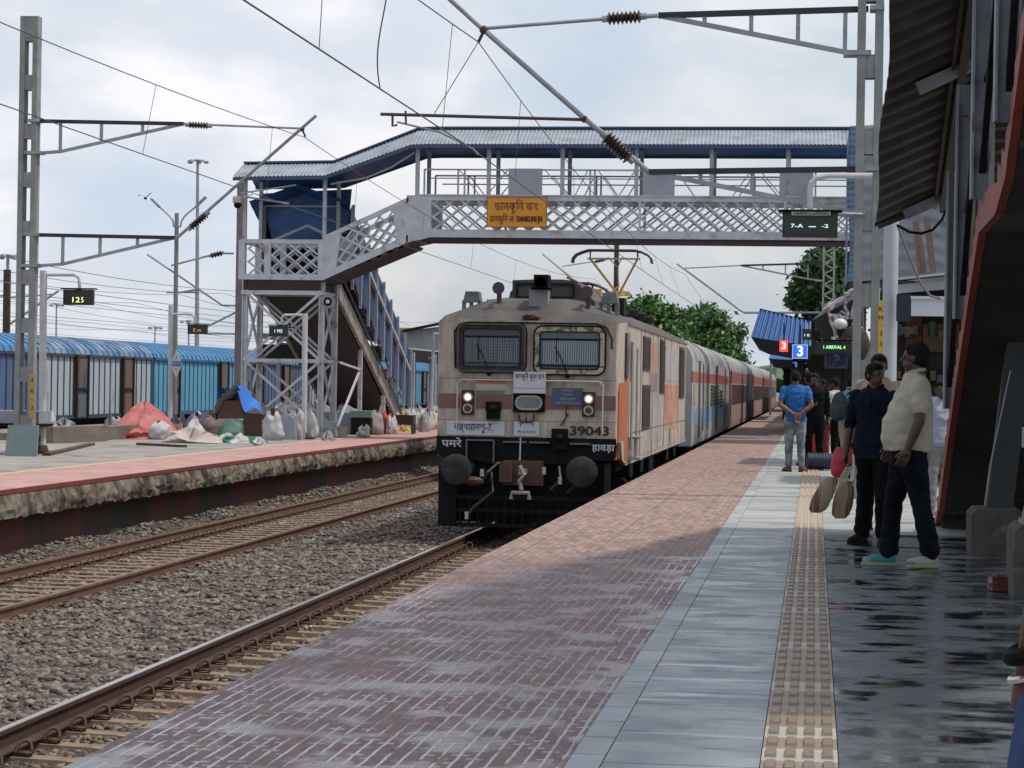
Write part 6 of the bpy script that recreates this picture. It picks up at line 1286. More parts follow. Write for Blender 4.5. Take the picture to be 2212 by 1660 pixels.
# ================================================================ TREES
def leafmat(name, a_, b_):
    m, t, b, P = node_mat(name); g = N(t, 'ShaderNodeNewGeometry'); c = mixc(t, g.outputs['Random Per Island'], a_, b_); c = mixc(t, rng(t, nz(t, P, .9, 3), .4, .6), c, mixc(t, .5, c, tuple(q*.55 for q in a_))); L(t, c, b.inputs['Base Color']); b.inputs['Roughness'].default_value = .55; return m
lf1 = leafmat('leaf_bright', (.05, .13, .03), (.13, .25, .07)); lf2 = leafmat('leaf_dark', (.03, .08, .025), (.08, .15, .045))
bark = mat('bark', (.07, .055, .04), (.04, .03, .025), .9, 0, 4)
def tree(x, y, z0, zc, blobs, label, m, n=9000, ls=.22, seed=1):
    rg = np.random.default_rng(seed); t = thing('tree', label, 'tree', (x, y, z0), 'trees beyond the station')
    g = MB(); g.tube([(x, y, z0), (x+.1, y, z0+(zc-z0)*.35), (x-.1, y, zc-.3)], [.32, .24, .12], 8)
    for bx_, by_, bz_, br_ in blobs: g.tube([(x, y, z0+(zc-z0)*.45), ((x+bx_)/2, (y+by_)/2, (zc+bz_)/2-.5), (bx_, by_, bz_)], [.16, .1, .03], 6)
    g.build('trunk', bark, t)
    tot = sum(b_[3]**2 for b_ in blobs); Vs = []
    for bx_, by_, bz_, br_ in blobs:
        k = int(n*br_**2/tot); d = rg.normal(size=(k, 3)); d /= np.linalg.norm(d, axis=1)[:, None]
        # clumps: pull points toward random cluster centres on the blob
        nc = 26; cc = rg.normal(size=(nc, 3)); cc /= np.linalg.norm(cc, axis=1)[:, None]; cc *= (.55+.5*rg.random((nc, 1))); ci = rg.integers(0, nc, k)
        P_ = cc[ci]+rg.normal(0, .26, (k, 3))*(.6+.8*rg.random((k, 1))); P_ = P_*br_*np.array([1, 1, .8])+np.array([bx_, by_, bz_]); Vs.append(P_)
    P_ = np.concatenate(Vs); k = len(P_); a_ = rg.normal(size=(k, 3)); a_ /= np.linalg.norm(a_, axis=1)[:, None]; b_ = np.cross(a_, rg.normal(size=(k, 3))); b_ /= np.linalg.norm(b_, axis=1)[:, None]; s_ = ls*(.45+1.0*rg.random((k, 1)))
    V = np.stack([P_-a_*s_, P_+b_*s_*.45, P_+a_*s_, P_-b_*s_*.45], 1).reshape(-1, 3)-np.array([x, y, z0])
    me = bpy.data.meshes.new('crown'); me.vertices.add(len(V)); me.vertices.foreach_set('co', V.ravel().astype('f')); me.loops.add(4*k); me.loops.foreach_set('vertex_index', np.arange(4*k, dtype='i')); me.polygons.add(k); me.polygons.foreach_set('loop_start', np.arange(0, 4*k, 4, dtype='i')); me.polygons.foreach_set('loop_total', np.full(k, 4, 'i')); me.update(); me.materials.append(m)
    o = bpy.data.objects.new('crown', me); COL.objects.link(o); o.parent = t; return t
def blobs_at(Y, lst): return [(*at(px, py, Y), r_*Y/5149) if False else (at(px, py, Y).x, Y+random.uniform(-1, 1), at(px, py, Y).z, r_*Y/5149) for px, py, r_ in lst]
Y = 150; p = at(1405, 760, Y); tree(p.x, Y, -.3, at(1405, 700, Y).z, blobs_at(Y, [(1370, 690, 34), (1402, 668, 36), (1435, 690, 34), (1390, 730, 38), (1440, 735, 40), (1400, 770, 40), (1345, 720, 30)]), 'rounded bright green tree right behind the locomotive roof', lf1, 9000, .22, 3)
Y = 165; p = at(1530, 780, Y); tree(p.x, Y, -.3, at(1530, 720, Y).z, blobs_at(Y, [(1500, 700, 36), (1535, 695, 34), (1570, 725, 34), (1490, 745, 45), (1545, 755, 45), (1590, 775, 26), (1470, 780, 40), (1520, 800, 50), (1570, 800, 40)]), 'wider green tree standing behind the coaches, right of the rounded one', lf1, 12000, .22, 5)
Y = 100; p = at(1800, 700, Y); tree(p.x+.6, Y+3, -.0, at(1790, 600, Y).z, blobs_at(Y, [(1775, 575, 40), (1810, 560, 36), (1740, 640, 34), (1775, 640, 48), (1815, 640, 50), (1735, 600, 20), (1790, 690, 50), (1835, 600, 40), (1720, 655, 18)]), 'dark green tree behind the cream lattice mast', lf2, 12000, .16, 8)
g = MB()
for k in range(40): g.ell(at(1560+k*6+random.uniform(-4, 4), 818+random.uniform(-5, 4), 420), (random.uniform(3, 7), 5, random.uniform(1.0, 2.6)), 8)
struct(g, 'distant_woods', lf2, 'stuff')
# ================================================================ LITTER AND BAGGAGE ON THE FAR PLATFORM
from mathutils import noise as mn
def hm(px, Y): return px*Y/5149
def heap(name, px0, px1, pbase, ph, m, label, cat, group=None, dep=None, shape='dome', seed=0, rough=.25, tilt=0, npow=1.0, Yo=0):
    """a lumpy sack, cloth or tarpaulin heap resting on the platform; extents in photo pixels, depth in metres"""
    p = on((px0+px1)/2, pbase, LZ); Y = p.y+Yo; a_, b_ = at(px0, pbase, Y), at(px1, pbase, Y); W = (b_.x-a_.x)/2; H = hm(ph, Y); D = dep or W*.7; cx_ = (a_.x+b_.x)/2; cy_ = Y+D
    g = MB(); nu, nv = 28, 12; sd_ = seed*7.3
    def f(u, v):
        th = u*2*math.pi; r_ = 1-v
        n_ = mn.noise((math.cos(th)*1.6+sd_, math.sin(th)*1.6, v*2.5))
        n2_ = mn.noise((math.cos(th)*5+sd_, math.sin(th)*5, v*7))
        if shape == 'dome': rr = math.cos(v*math.pi/2)**.8; z = math.sin(v*math.pi/2)
        elif shape == 'peak': rr = (1-v**1.5)**.8*(1+.22*math.sin(th*1+2.6)*(1-v)); z = v+.05*math.sin(th*5+sd_)*(1-v)*v*3
        elif shape == 'tent': rr = (1-v)**1.0; z = v**.85
        elif shape == 'sack': rr = [1.0, 1.10, 1.15, 1.16, 1.14, 1.12, 1.10, 1.07, 1.04, .98, .90, .70, .35][round(v*12)]; z = v*(1+.10*math.sin(th*2+sd_)*v)
        elif shape == 'flat': rr = (1-v**2)**.5; z = v*(.6+.4*math.sin(th*3+v*5+sd_))
        rr *= 1+rough*n_*1.5+rough*.5*n2_
        z = z*(1+rough*.5*n2_)
        return (cx_+W*rr*math.cos(th)+tilt*z*H, cy_+D*rr*math.sin(th), LZ+.002+max(0, H*z))
    g.grid(f, nu, nv); return solo(g, name, m, label, cat, group, 1, (cx_, cy_, LZ))
wsack = mat('white_sack', (.50, .49, .50), (.40, .38, .37), .75, 0, 6, dirt=(.30, .25, .22), dscale=3, dlo=.56, dhi=.72, bump=.3, bscale=12)
gsack = mat('grey_sack', (.33, .30, .30), (.24, .21, .21), .8, 0, 5, bump=.4, bscale=14)
pink = mat('pink_tarpaulin', (.48, .085, .08), (.42, .13, .12), .55, 0, 3, streak=(1, 1, 3), bump=.6, bscale=6, dirt=(.42, .22, .19), dscale=2, dlo=.5, dhi=.7, dist=.05)
teal = mat('teal_cloth', (.01, .24, .22), (.02, .17, .16), .6, 0, 5, bump=.4, bscale=10); green = mat('green_net', (.01, .17, .10), (.02, .11, .08), .7, 0, 5, bump=.4, bscale=10)
mint = mat('mint_sheet', (.22, .38, .30), (.17, .30, .25), .6, 0, 4, bump=.3); btarp = mat('blue_tarp', (.02, .13, .50), (.03, .2, .6), .5, 0, 4, bump=.5, bscale=8); gtarp = mat('grey_tarp', (.20, .22, .25), (.12, .13, .14), .7, 0, 3, bump=.4)
cloth = mat('cream_cloth', (.52, .45, .41), (.42, .34, .30), .8, 0, 3, bump=.5, bscale=8, dist=.05); silver = mat('silver_sheet', (.36, .38, .42), (.28, .30, .35), .5, .1, 2, bump=.2)
purple = mat('purple_cloth', (.20, .14, .24), (.30, .26, .32), .8, 0, 5, bump=.4); wood = mat('old_timber', (.19, .165, .14), (.12, .10, .085), .9, 0, 3, streak=(1, .3, 1)); brownp = mat('brown_panel', (.12, .055, .035), (.085, .05, .04), .8, 0, 3, dirt=(.2, .16, .13), dscale=3, dlo=.6, dhi=.75)
yel2 = mat('yellow_bag', (.55, .40, .10), (.42, .3, .1), .7, 0, 5); redb = mat('red_cloth', (.45, .04, .03), (.3, .03, .03), .7, 0, 5)
heap('tarpaulin_heap', 222, 352, 945, 78, pink, 'big pink-red tarpaulin draped over a pointed heap', 'tarpaulin', None, 1.1, 'peak', 1, .22)
heap('tarpaulin_skirt', 230, 345, 948, 26, pink, 'trailing lower edge of the pink-red tarpaulin heap', 'tarpaulin', None, .7, 'flat', 2, .25, Yo=-.6)
t = thing('white_plastic_sack', 'white plastic sack with a handle, right beside the pink-red tarpaulin', 'sack', on(335, 950, LZ)); 
heap('white_sack', 318, 358, 950, 38, wsack, 'stuffed white sack leaning on the right foot of the pink-red tarpaulin', 'sack', 'white sacks on the far platform', .35, 'sack', 3, .12); bpy.data.objects.remove(t)
heap('grey_cloth_bundle', 105, 150, 928, 26, mat('grey_blue_cloth', (.12, .14, .18), (.28, .33, .33), .8, 0, 2.5, lo=.45, hi=.55, bump=.5), 'dark grey-blue cloth bundle on the timber behind the thick white pole', 'bundle', None, .5, 'flat', 4, .3)
heap('small_bag', 218, 258, 940, 32, gsack, 'pale grey bag peeping out left of the pink-red tarpaulin top', 'bag', None, .4, 'sack', 5, .2, Yo=3)
heap('cloth_heap', 345, 462, 958, 34, cloth, 'spread cream and white cloth in soft folds at the platform front', 'cloth', None, .7, 'flat', 6, .3)
heap('cloth_heap', 378, 440, 950, 52, wsack, 'taller white cloth hump rising behind the cream spread', 'cloth', None, .5, 'tent', 7, .3)
heap('purple_bundle', 398, 445, 938, 44, purple, 'purple-grey bundle above the cloth humps', 'bundle', None, .5, 'sack', 8, .25)
heap('brown_bundle', 352, 388, 945, 28, mat('brown_cloth', (.16, .075, .04), None, .8), 'brown bundle between the white sack and the cloth humps', 'bundle', None, .4, 'dome', 9, .2)
heap('green_net', 448, 560, 957, 16, green, 'flat green netting spread along the front of the boxes', 'netting', None, .5, 'flat', 10, .35)
heap('teal_cloth', 458, 515, 945, 46, green, 'dark green cloth draped left of the brown panels', 'cloth', None, .5, 'tent', 11, .2)
heap('mint_sheet', 478, 525, 946, 48, mint, 'pale mint sheet hanging over the dark green cloth', 'sheet', None, .4, 'sack', 12, .1, Yo=-.3)
heap('white_cloth_knot', 490, 535, 958, 24, wsack, 'small knotted white cloth in front of the brown panels', 'cloth', None, .3, 'tent', 13, .35, Yo=-.3)
heap('white_scrap', 470, 500, 950, 16, wsack, 'white scrap lying on the green netting', 'cloth', None, .3, 'flat', 14, .3, Yo=-.4)
def panel(name, pts, m, label, cat, Y, th=.05):
    A = [at(*p, Y) for p in pts]; d = Vector((0, th, 0)); n = len(A); g = MB(); g.add(A+[p+d for p in A], [tuple(range(n)), tuple(range(2*n-1, n-1, -1))]+[(i, i+n, (i+1) % n+n, (i+1) % n) for i in range(n)]); c = sum(A, Vector())/n; return solo(g, name, m, label, cat, None, False, (c.x, Y, LZ))
Yb = on(540, 947, LZ).y
BB = panel('brown_box', [(515, 945), (560, 948), (600, 948), (612, 900), (590, 882), (535, 880)], brownp, 'tilted brown box carton with a pale lid next to the mint sheet', 'box', Yb, .5)
BL = panel('brown_lid', [(520, 892), (535, 878), (588, 880), (578, 896)], mat('lid_pale', (.3, .24, .19), None, .8), 'pale open flap on the tilted brown box', 'flap', Yb-.02, .03)
panel('brown_carton', [(470, 905), (525, 905), (522, 866), (476, 866)], brownp, 'square brown carton under the blue tarpaulin', 'box', Yb-1.5, .6)
for kk in ('label', 'category'): del BL[kk]
BL.name = 'lid'; BL.parent = BB; BL.location = BL.location-BB.location
g = MB(); Yt = Yb-1.6
def ft(u, v):
    px = 470+62*u+14*v; py = 866-38*math.sin(min(1, u*1.1+.12)*math.pi*.62)+56*u**2.2+6*math.sin(u*9)*v; p = at(px, py, Yt); return (p.x+.1*v, Yt+.9*v, p.z+.12*math.sin(u*12+v*4)-.1*v)
g.grid(ft, 24, 8); g.f = g.f; o = solo(g, 'blue_tarpaulin', [btarp], 'bright blue tarpaulin draped over the square brown carton', 'tarpaulin', None, 1, (at(500, 850, Yt).x, Yt, LZ))
g = MB(); g.grid(lambda u, v: (lambda p: (p.x, p.y+.6*v, p.z+.05*math.sin(u*8)))(at(462+50*u, 882-48*math.sin(u*math.pi*.55)+22*v, Yt-.2)), 14, 6); solo(g, 'grey_sheet', gtarp, 'grey sheet at the left end of the bright blue tarpaulin', 'sheet', None, 1, (at(480, 850, Yt).x, Yt, LZ))
heap('white_cloth_mound', 572, 694, 930, 58, wsack, 'long mound of crumpled white sheets behind the rows of white sacks', 'sheets', None, .8, 'dome', 61, .35)
heap('dark_box_heap', 430, 478, 946, 42, mat('maroon_grey_box', (.11, .07, .07), (.16, .12, .12), .8, 0, 4), 'dull maroon bundle between the purple-grey bundle and the dark green cloth', 'bundle', None, .5, 'sack', 62, .12, Yo=1)
heap('white_sheet_crest', 560, 640, 915, 30, wsack, 'crumpled white sheet above the brown box, near the tower leg', 'sheets', None, .5, 'tent', 63, .4, Yo=.5)
heap('cream_pile', 606, 650, 898, 22, cloth, 'cream pile in front of the tower bracing, above the white sacks', 'bundle', None, .4, 'dome', 64, .3)
for k, (a_, b_, py, h_, lb) in enumerate(((568, 604, 952, 60, 'white sack bundle right of the tilted brown box'), (604, 640, 945, 56, 'white sack behind the folded silver sheet'), (628, 655, 950, 62, 'tall white sack left of a pair behind the teal bundle'), (655, 680, 948, 60, 'white sack standing left of the light-grey pyramid cover'), (590, 622, 925, 52, 'white sack in the back row above the folded silver sheet'), (642, 668, 926, 50, 'white sack in the back row, under the pole with the indicator board'))): heap('white_sack', a_, b_, py, h_, wsack, lb, 'sack', 'white sacks on the far platform', None, 'sack', 20+k, .28)
panel('silver_sheet', [(578, 950), (640, 950), (636, 905), (618, 893), (590, 905)], silver, 'folded silver-grey sheet standing between the white sacks', 'sheet', on(600, 950, LZ).y-.2, .08)
heap('teal_bundle', 618, 660, 948, 38, teal, 'bright teal cloth bundle sticking out right of the folded silver sheet', 'bundle', None, .4, 'dome', 31, .2, Yo=-.3)
def pyr(px0, px1, pb, ptop, m, label):
    Y = on((px0+px1)/2, pb, LZ).y+1.0; a_, b_ = at(px0, pb, Y), at(px1, pb, Y); zt_ = at((px0+px1)/2, ptop, Y).z; c = (a_.x+b_.x)/2; W = (b_.x-a_.x)/2; zm = LZ+(zt_-LZ)*.70; g = MB()
    g.add([(c-W, Y, LZ), (c+W, Y, LZ), (c+W, Y+1.4*W, LZ), (c-W, Y+1.4*W, LZ), (c-W*.9, Y, zm), (c+W*.9, Y, zm), (c+W*.9, Y+1.4*W, zm), (c-W*.9, Y+1.4*W, zm), (c-.1, Y+.7*W, zt_)], [(0, 1, 5, 4), (1, 2, 6, 5), (2, 3, 7, 6), (3, 0, 4, 7), (4, 5, 8), (5, 6, 8), (6, 7, 8), (7, 4, 8)]); return solo(g, 'covered_stall', m, label, 'covered stall', 'sheet-covered stalls', False, (c, Y+.5, LZ))
pyr(672, 722, 943, 868, silver, 'light-grey pyramid-topped cover, left one of the two'); pyr(722, 775, 940, 872, mat('silver_sheet_blue', (.26, .30, .36), (.33, .36, .40), .5, .1, 2), 'blue-grey pyramid-topped cover, right one of the two')
def bucket(px, pb, w_, h_, m, label):
    Y = on(px, pb, LZ).y; p = on(px, pb, LZ); r_ = hm(w_, Y)/2; H = hm(h_, Y); g = MB(); g.lathe((p.x, p.y, LZ+.002), [(r_*.8, 0), (r_, H*.9), (r_*1.08, H*.9), (r_*1.08, H), (r_*.9, H), (r_*.7, H*.3)], 16); solo(g, 'bucket', m, label, 'bucket', 'buckets on the far platform', 1, (p.x, p.y, LZ))
bucket(710, 944, 26, 34, mat('bucket_white', (.5, .52, .54), (.42, .43, .45), .5, 0, 3), 'white bucket in front of the blue-grey cover'); bucket(740, 945, 26, 22, mat('bucket_beige', (.40, .34, .27), None, .6), 'low beige tub beside the white bucket')
heap('purple_cloth_roll', 752, 795, 938, 24, mat('lilac_cloth', (.34, .30, .36), (.24, .2, .26), .8, 0, 5, bump=.4), 'lilac rolled cloth lying right of the beige tub', 'cloth', None, .3, 'dome', 41, .2)
heap('grey_sack', 790, 822, 940, 50, gsack, 'plump grey-brown sack before the tall stair stringer foot', 'sack', None, .35, 'sack', 42, .12)
heap('red_bundle', 818, 845, 938, 44, redb, 'red cloth bundle between the grey-brown sack and the stool', 'bundle', None, .3, 'sack', 43, .2)
heap('white_sack', 832, 852, 938, 38, wsack, 'white sack squeezed between the red bundle and the stool', 'sack', 'white sacks on the far platform', .3, 'sack', 44, .2, Yo=-.4)
heap('yellow_bag', 845, 880, 928, 42, yel2, 'yellow bag behind the dark wooden stool', 'bag', None, .3, 'sack', 45, .2)
heap('yellow_bag', 852, 885, 934, 16, yel2, 'flat yellow bag lying under the dark wooden stool', 'bag', None, .3, 'flat', 46, .2, Yo=.1)
Y = on(868, 938, LZ).y-.1; a_, b_ = at(838, 938, Y), at(892, 938, Y); zt_ = at(865, 897, Y).z; t = thing('wooden_stool', 'dark wooden stool table standing among the bags left of the locomotive', 'stool', ((a_.x+b_.x)/2, Y, LZ)); dw = mat('dark_wood', (.045, .028, .018), None, .7)
g = MB(); g.bx(a_.x, b_.x, Y, Y+.5, zt_-.30, zt_); g.build('box', dw, t)
for x in (a_.x+.03, b_.x-.03):
    for y in (Y+.03, Y+.47): g = MB(); g.bx(x-.03, x+.03, y-.03, y+.03, LZ, zt_-.3); g.build('leg', dw, t)
for k, (a_, b_, lb) in enumerate(((872, 895, 'small white sack immediately right of the dark wooden stool'), (893, 914, 'small white sack second from the dark wooden stool'), (912, 932, 'small white sack farthest from the stool, near the white bent pole'))): heap('white_sack', a_, b_, 930, 42, wsack, lb, 'sack', 'white sacks on the far platform', .3, 'sack', 50+k, .2)
heap('cream_bag', 928, 946, 928, 38, mat('cream_bag_mat', (.5, .45, .25), (.45, .42, .38), .8, 0, 3), 'cream and yellow bag touching the left side of the locomotive in view', 'bag', None, .3, 'sack', 55, .15)
rr_ = random.Random(5)
for k in range(25):
    px = 566+k*15+rr_.uniform(-4, 4); kind = rr_.choice([wsack, wsack, gsack, cloth, wsack]); heap('crowded_sack', px-rr_.uniform(9, 14), px+rr_.uniform(9, 14), 928+rr_.uniform(-4, 8), rr_.uniform(34, 60), kind, 'pale sack in the crowded back row between the stair tower and the locomotive', 'sack', 'pale sacks of the crowded back row', .3, rr_.choice(['sack', 'sack', 'dome']), 80+k, .25)
for k in range(13):
    px = 372+k*15+rr_.uniform(-4, 4); heap('mixed_bundle', px-rr_.uniform(9, 15), px+rr_.uniform(9, 15), 934+rr_.uniform(-6, 5), rr_.uniform(26, 48), rr_.choice([wsack, gsack, purple, mint, cloth, gtarp, wsack, brownp]), 'mixed bundle in the back row between the pink-red tarpaulin and the brown carton', 'bundle', 'mixed bundles behind the cloth heaps', .3, rr_.choice(['sack', 'dome', 'flat', 'tent']), 150+k, .28)
for k, (a_, b_, pb, h_, m_, lb) in enumerate(((362, 384, 930, 26, gsack, 'grey sack behind the brown bundle'), (408, 432, 925, 34, wsack, 'white sack standing at the back, above the purple-grey bundle'), (436, 470, 955, 20, mat('dull_rags', (.16, .13, .13), (.25, .22, .2), .8, 0, 6, bump=.5), 'dull rags between the cream spread and the green netting'), (540, 566, 962, 18, wsack, 'small white rag ball at the platform front below the tilted brown box'), (690, 715, 952, 22, gsack, 'grey rag heap in front of the left pyramid cover'), (770, 792, 946, 26, wsack, 'short white bag between the beige tub and the grey-brown sack'))): heap('litter_bundle', a_, b_, pb, h_, m_, lb, 'bundle', None, .35, 'flat' if h_ < 24 else 'sack', 120+k, .3)
t = thing('green_crate', 'pale green lidded crate in the shade behind the blue-grey cover', 'crate', on(778, 915, LZ)); p = at(778, 895, 70); g = MB(); g.bx(p.x-.28, p.x+.32, 70, 70.8, LZ, p.z-.1); g.build('body', darkm, t); g = MB(); g.bx(p.x-.31, p.x+.35, 69.97, 70.83, p.z-.1, p.z+.10); g.build('lid', mat('crate_green', (.20, .30, .22), None, .7), t)
heap('grey_bundle', 610, 690, 905, 20, gsack, 'long low grey bundle lying behind the rows of white sacks', 'bundle', None, .6, 'flat', 60, .3)
# timber, boards and the metal boxes at the left
for i, (p0, p1, h_, lb) in enumerate((((96, 958), (215, 953), 36, 'long weathered timber beam beside the thick white pole'), ((196, 952), (283, 946), 30, 'second weathered timber beam, butted behind the first'))):
    a_, b_ = on(*p0, LZ), on(*p1, LZ); g = MB(); H = hm(h_, (a_.y+b_.y)/2)/2; g.bar(a_+Vector((0, 0, H)), b_+Vector((0, 0, H)), .45, 2*H-.01); solo(g, 'timber_beam', wood, lb, 'beam', 'timber beams')
for i, (p0, p1, lb) in enumerate((((300, 962), (398, 967), 'thin dark plank lying in front of the pink-red tarpaulin'), ((100, 985), (198, 962), 'thin plank along the front of the first timber beam'))):
    a_, b_ = on(*p0, LZ), on(*p1, LZ); g = MB(); g.bar(a_+Vector((0, 0, .03)), b_+Vector((0, 0, .03)), .16, .055); solo(g, 'plank', rust, lb, 'plank', 'planks')
for (p0, p1, m_, lb) in (((238, 940), (237, 896), wood, 'upright wooden stake left of the pink-red tarpaulin'), ((389, 945), (390, 915), cloth, 'short pale stake in the cloth heap'), ((402, 935), (404, 905), wood, 'thin wooden stick leaning behind the cloth heap')):
    p = on(*p0, LZ); q = at(p1[0], p1[1], p.y); g = MB(); g.bar(p, q, .09); solo(g, 'stake', m_, lb, 'stake')
Yq = on(45, 986, LZ).y
t = thing('metal_panel', 'pale green-grey square metal panel standing upright at the left edge', 'panel', (on(45, 986, LZ).x, Yq, LZ)); a_, b_ = at(8, 985, Yq), at(79, 988, Yq); zt_ = at(45, 919, Yq).z
g = MB(); g.prism([(a_.x+.02, LZ), (b_.x, LZ), (b_.x+.02, zt_+.01), (a_.x+.08, zt_)], 'Y', Yq, Yq+.06); g.build('sheet', mat('panel_green_grey', (.23, .31, .30), (.18, .25, .24), .5, .1, 3, dirt=(.3, .36, .35), dscale=2, dlo=.55, dhi=.7), t)
g = MB()
for x in (a_.x+.1, b_.x-.05): g.bar((x, Yq+.05, LZ), (x, Yq+.35, LZ+.4), .03)
g.build('prop', darkm, t)
t = thing('stacked_table', 'grey metal counter with a dark shelf, partly behind the green-grey panel at the left edge', 'table', (at(30, 905, Yq+1).x, Yq+1, LZ)); Yt = Yq+1.0; a_, b_ = at(-60, 905, Yt), at(86, 905, Yt); z0_, z1_ = at(40, 915, Yt).z, at(40, 888, Yt).z
g = MB(); g.bx(a_.x, b_.x-.02, Yt, Yt+.8, z0_, z1_); g.build('top', mat('galv_plain', (.30, .31, .33), (.24, .25, .27), .5, .2, 3), t); g = MB(); g.bx(a_.x, b_.x, Yt-.02, Yt+.85, z0_-.07, z0_-.01); g.build('shelf', black, t); g = MB(); g.bx(a_.x, at(45, 900, Yt).x, Yt-.05, Yt+.6, z0_-.35, z0_-.22); g.build('drawer', mat('drawer_teal', (.25, .4, .45), (.2, .1, .06), .6, 0, 2), t)
for x in (a_.x+.1, b_.x-.1): g = MB(); g.bx(x-.04, x+.04, Yt+.05, Yt+.12, LZ, z0_-.07); g.build('leg', darkm, t)
heap('white_bundle', 80, 108, 935, 45, mat('lilac_white', (.5, .46, .5), (.4, .34, .4), .8, 0, 4, bump=.3), 'lilac-white bundle squeezed behind the thick white pole', 'bundle', None, .4, 'sack', 70, .25)
t = thing('yellow_number_strip', 'worn yellow strip with dark figures on the foot of the left mast', 'sign', P2(70, 850)); g = MB(); a_, b_ = at(62, 905, ML-.2), at(76, 808, ML-.2); g.bx(a_.x, b_.x, ML-.2, ML-.17, a_.z, b_.z); pn = g.build('board', mat('strip_worn', (.50, .33, .07), (.36, .27, .14), .7, 0, 6), t)
for s_, py in (('4', 822), ('6', 845), ('-', 862), ('2', 882)): text(s_, 'lettering', inkr, pn, at(69, py, ML-.205), .13, depth=.001)
# scraps between the tracks
for i, (px, py, w_, m_, lb, z_) in enumerate(((22, 1436, 22, mat('dark_blue_plastic', (.01, .02, .06), None, .4), 'dark blue plastic scrap on the ballast at the left edge', -1.2), (665, 1345, 16, wsack, 'white plastic scrap near the clips of the bright rail', -1.12), (785, 1242, 14, mat('green_scrap', (.08, .3, .08), None, .6), 'small green leaf litter between the tracks', -1.2), (745, 1129, 20, gsack, 'pale crumpled paper between the rails', -1.25), (893, 1080, 8, wsack, 'tiny white scrap close to the inner rail of the empty track', -1.3), (885, 1100, 7, wsack, 'tiny pale scrap on the ballast left of the locomotive', -1.25))):
    p = on(px, py, z_); s_ = hm(w_, p.y)/2; g = MB(); g.grid(lambda u, v: (p.x+s_*(2*u-1), p.y+s_*1.2*(2*v-1), bz(p.x, p.y)+.05+.05*mn.noise((u*3+i, v*3, 2))*math.sin(u*math.pi)), 6, 5); solo(g, 'scrap', m_, lb, 'litter', None, 1, (p.x, p.y, z_))
p, q = on(60, 1180, -1.36), on(185, 1190, -1.36); g = MB()
g.prism([(p.x-.05, 21.5), (p.x+.25, 21.4), (q.x+.1, 19.4)], 'Z', -1.37, -1.22); g = MB(); a_ = on(62, 1178, -1.3); b_ = on(178, 1190, -1.3); g.bar(a_, b_, .30, .16); solo(g, 'channel_cover', rust, 'tilted rusty steel plate lying against the far platform wall at the left', 'plate')
a_, b_ = on(632, 1082, -1.3), on(725, 1065, -1.3); g = MB(); g.bar(a_, b_, .12, .06); solo(g, 'broken_slab', conc, 'long pale slab strip lying between the wall and the empty track', 'slab')
g = MB(); a_ = on(940, 1036, -1.34); g.bx(a_.x-1.4, a_.x-.6, a_.y-3, a_.y+1, -1.37, -1.30); solo(g, 'drain_plate', black, 'flat dark plate beside the empty track near the locomotive', 'plate')
g = MB()
for s_ in (-1, 1): g.grid(lambda u, v: (at(314, 428, 90).x+s_*.32*u, 90+.12*v, at(314, 428, 90).z+.16*math.sin(u*2.2)+s_*.06*u), 5, 1)
g.ell(at(314, 429, 90), (.05, .18, .05), 8); solo(g, 'bird', darkm, 'small dark bird flying above the twin-arm lamp', 'bird')
# ================================================================ PEOPLE
def voxel(mb, name, mats, parent, vox, wrinkle=0, wfreq=9, smooth=4):
    """union of closed shapes grown into one continuous skin"""
    off = OFF[parent.name] if parent.name in OFF else Vector((0, 0, 0))
    me = bpy.data.meshes.new('tmp'); me.from_pydata(mb.v, [], mb.f); me.update(); o = bpy.data.objects.new('tmp', me); COL.objects.link(o)
    r = o.modifiers.new('r', 'REMESH'); r.mode = 'VOXEL'; r.voxel_size = vox
    s_ = o.modifiers.new('s', 'SMOOTH'); s_.factor = .5; s_.iterations = smooth
    bpy.context.view_layer.update(); m2 = bpy.data.meshes.new_from_object(o.evaluated_get(bpy.context.evaluated_depsgraph_get())); bpy.data.objects.remove(o); m2.name = name
    n = len(m2.vertices); co = np.empty(n*3, 'f'); m2.vertices.foreach_get('co', co); co = co.reshape(-1, 3)
    if wrinkle:
        no = np.empty(n*3, 'f'); m2.vertices.foreach_get('normal', no); no = no.reshape(-1, 3)
        d = np.array([mn.noise((c[0]*wfreq, c[1]*wfreq, c[2]*wfreq*1.7)) + .5*mn.noise((c[0]*wfreq*2.3+c[2]*6, c[1]*wfreq*2.3, c[2]*wfreq*2.1)) for c in co]); co = co+no*(d*wrinkle)[:, None]; m2.vertices.foreach_set('co', co.ravel())
    m2.materials.clear()
    for q in (mats if isinstance(mats, list) else [mats]): m2.materials.append(q)
    m2.polygons.foreach_set('use_smooth', [True]*len(m2.polygons)); m2.update()
    o = bpy.data.objects.new(name, m2); COL.objects.link(o); o.parent = parent; return o
def caps(g, p, q, r0, r1, seg=12):
    p, q = Vector(p), Vector(q); g.ell(p, r0, seg); g.ell(q, r1, seg); g.tube([p, q], [r0, r1], seg)
def limb(g, pts, rs):
    for (p, q, a_, b_) in zip(pts, pts[1:], rs, rs[1:]): caps(g, p, q, a_, b_)
def loft(g, rings, seg=20):
    """rings: (cx, cy, z, half width, half depth)"""
    vs = []
    for cx_, cy_, z, a_, b_ in rings:
        for k in range(seg):
            t = 2*math.pi*k/seg; c, s_ = math.cos(t), math.sin(t); e = 2.4
            vs.append((cx_+a_*math.copysign(abs(c)**(2/e), c), cy_+b_*math.copysign(abs(s_)**(2/e), s_), z))
    n = len(rings); g.add(vs, [(i*seg+k, i*seg+(k+1) % seg, (i+1)*seg+(k+1) % seg, (i+1)*seg+k) for i in range(n-1) for k in range(seg)]+[tuple(range(seg-1, -1, -1)), tuple((n-1)*seg+k for k in range(seg))])
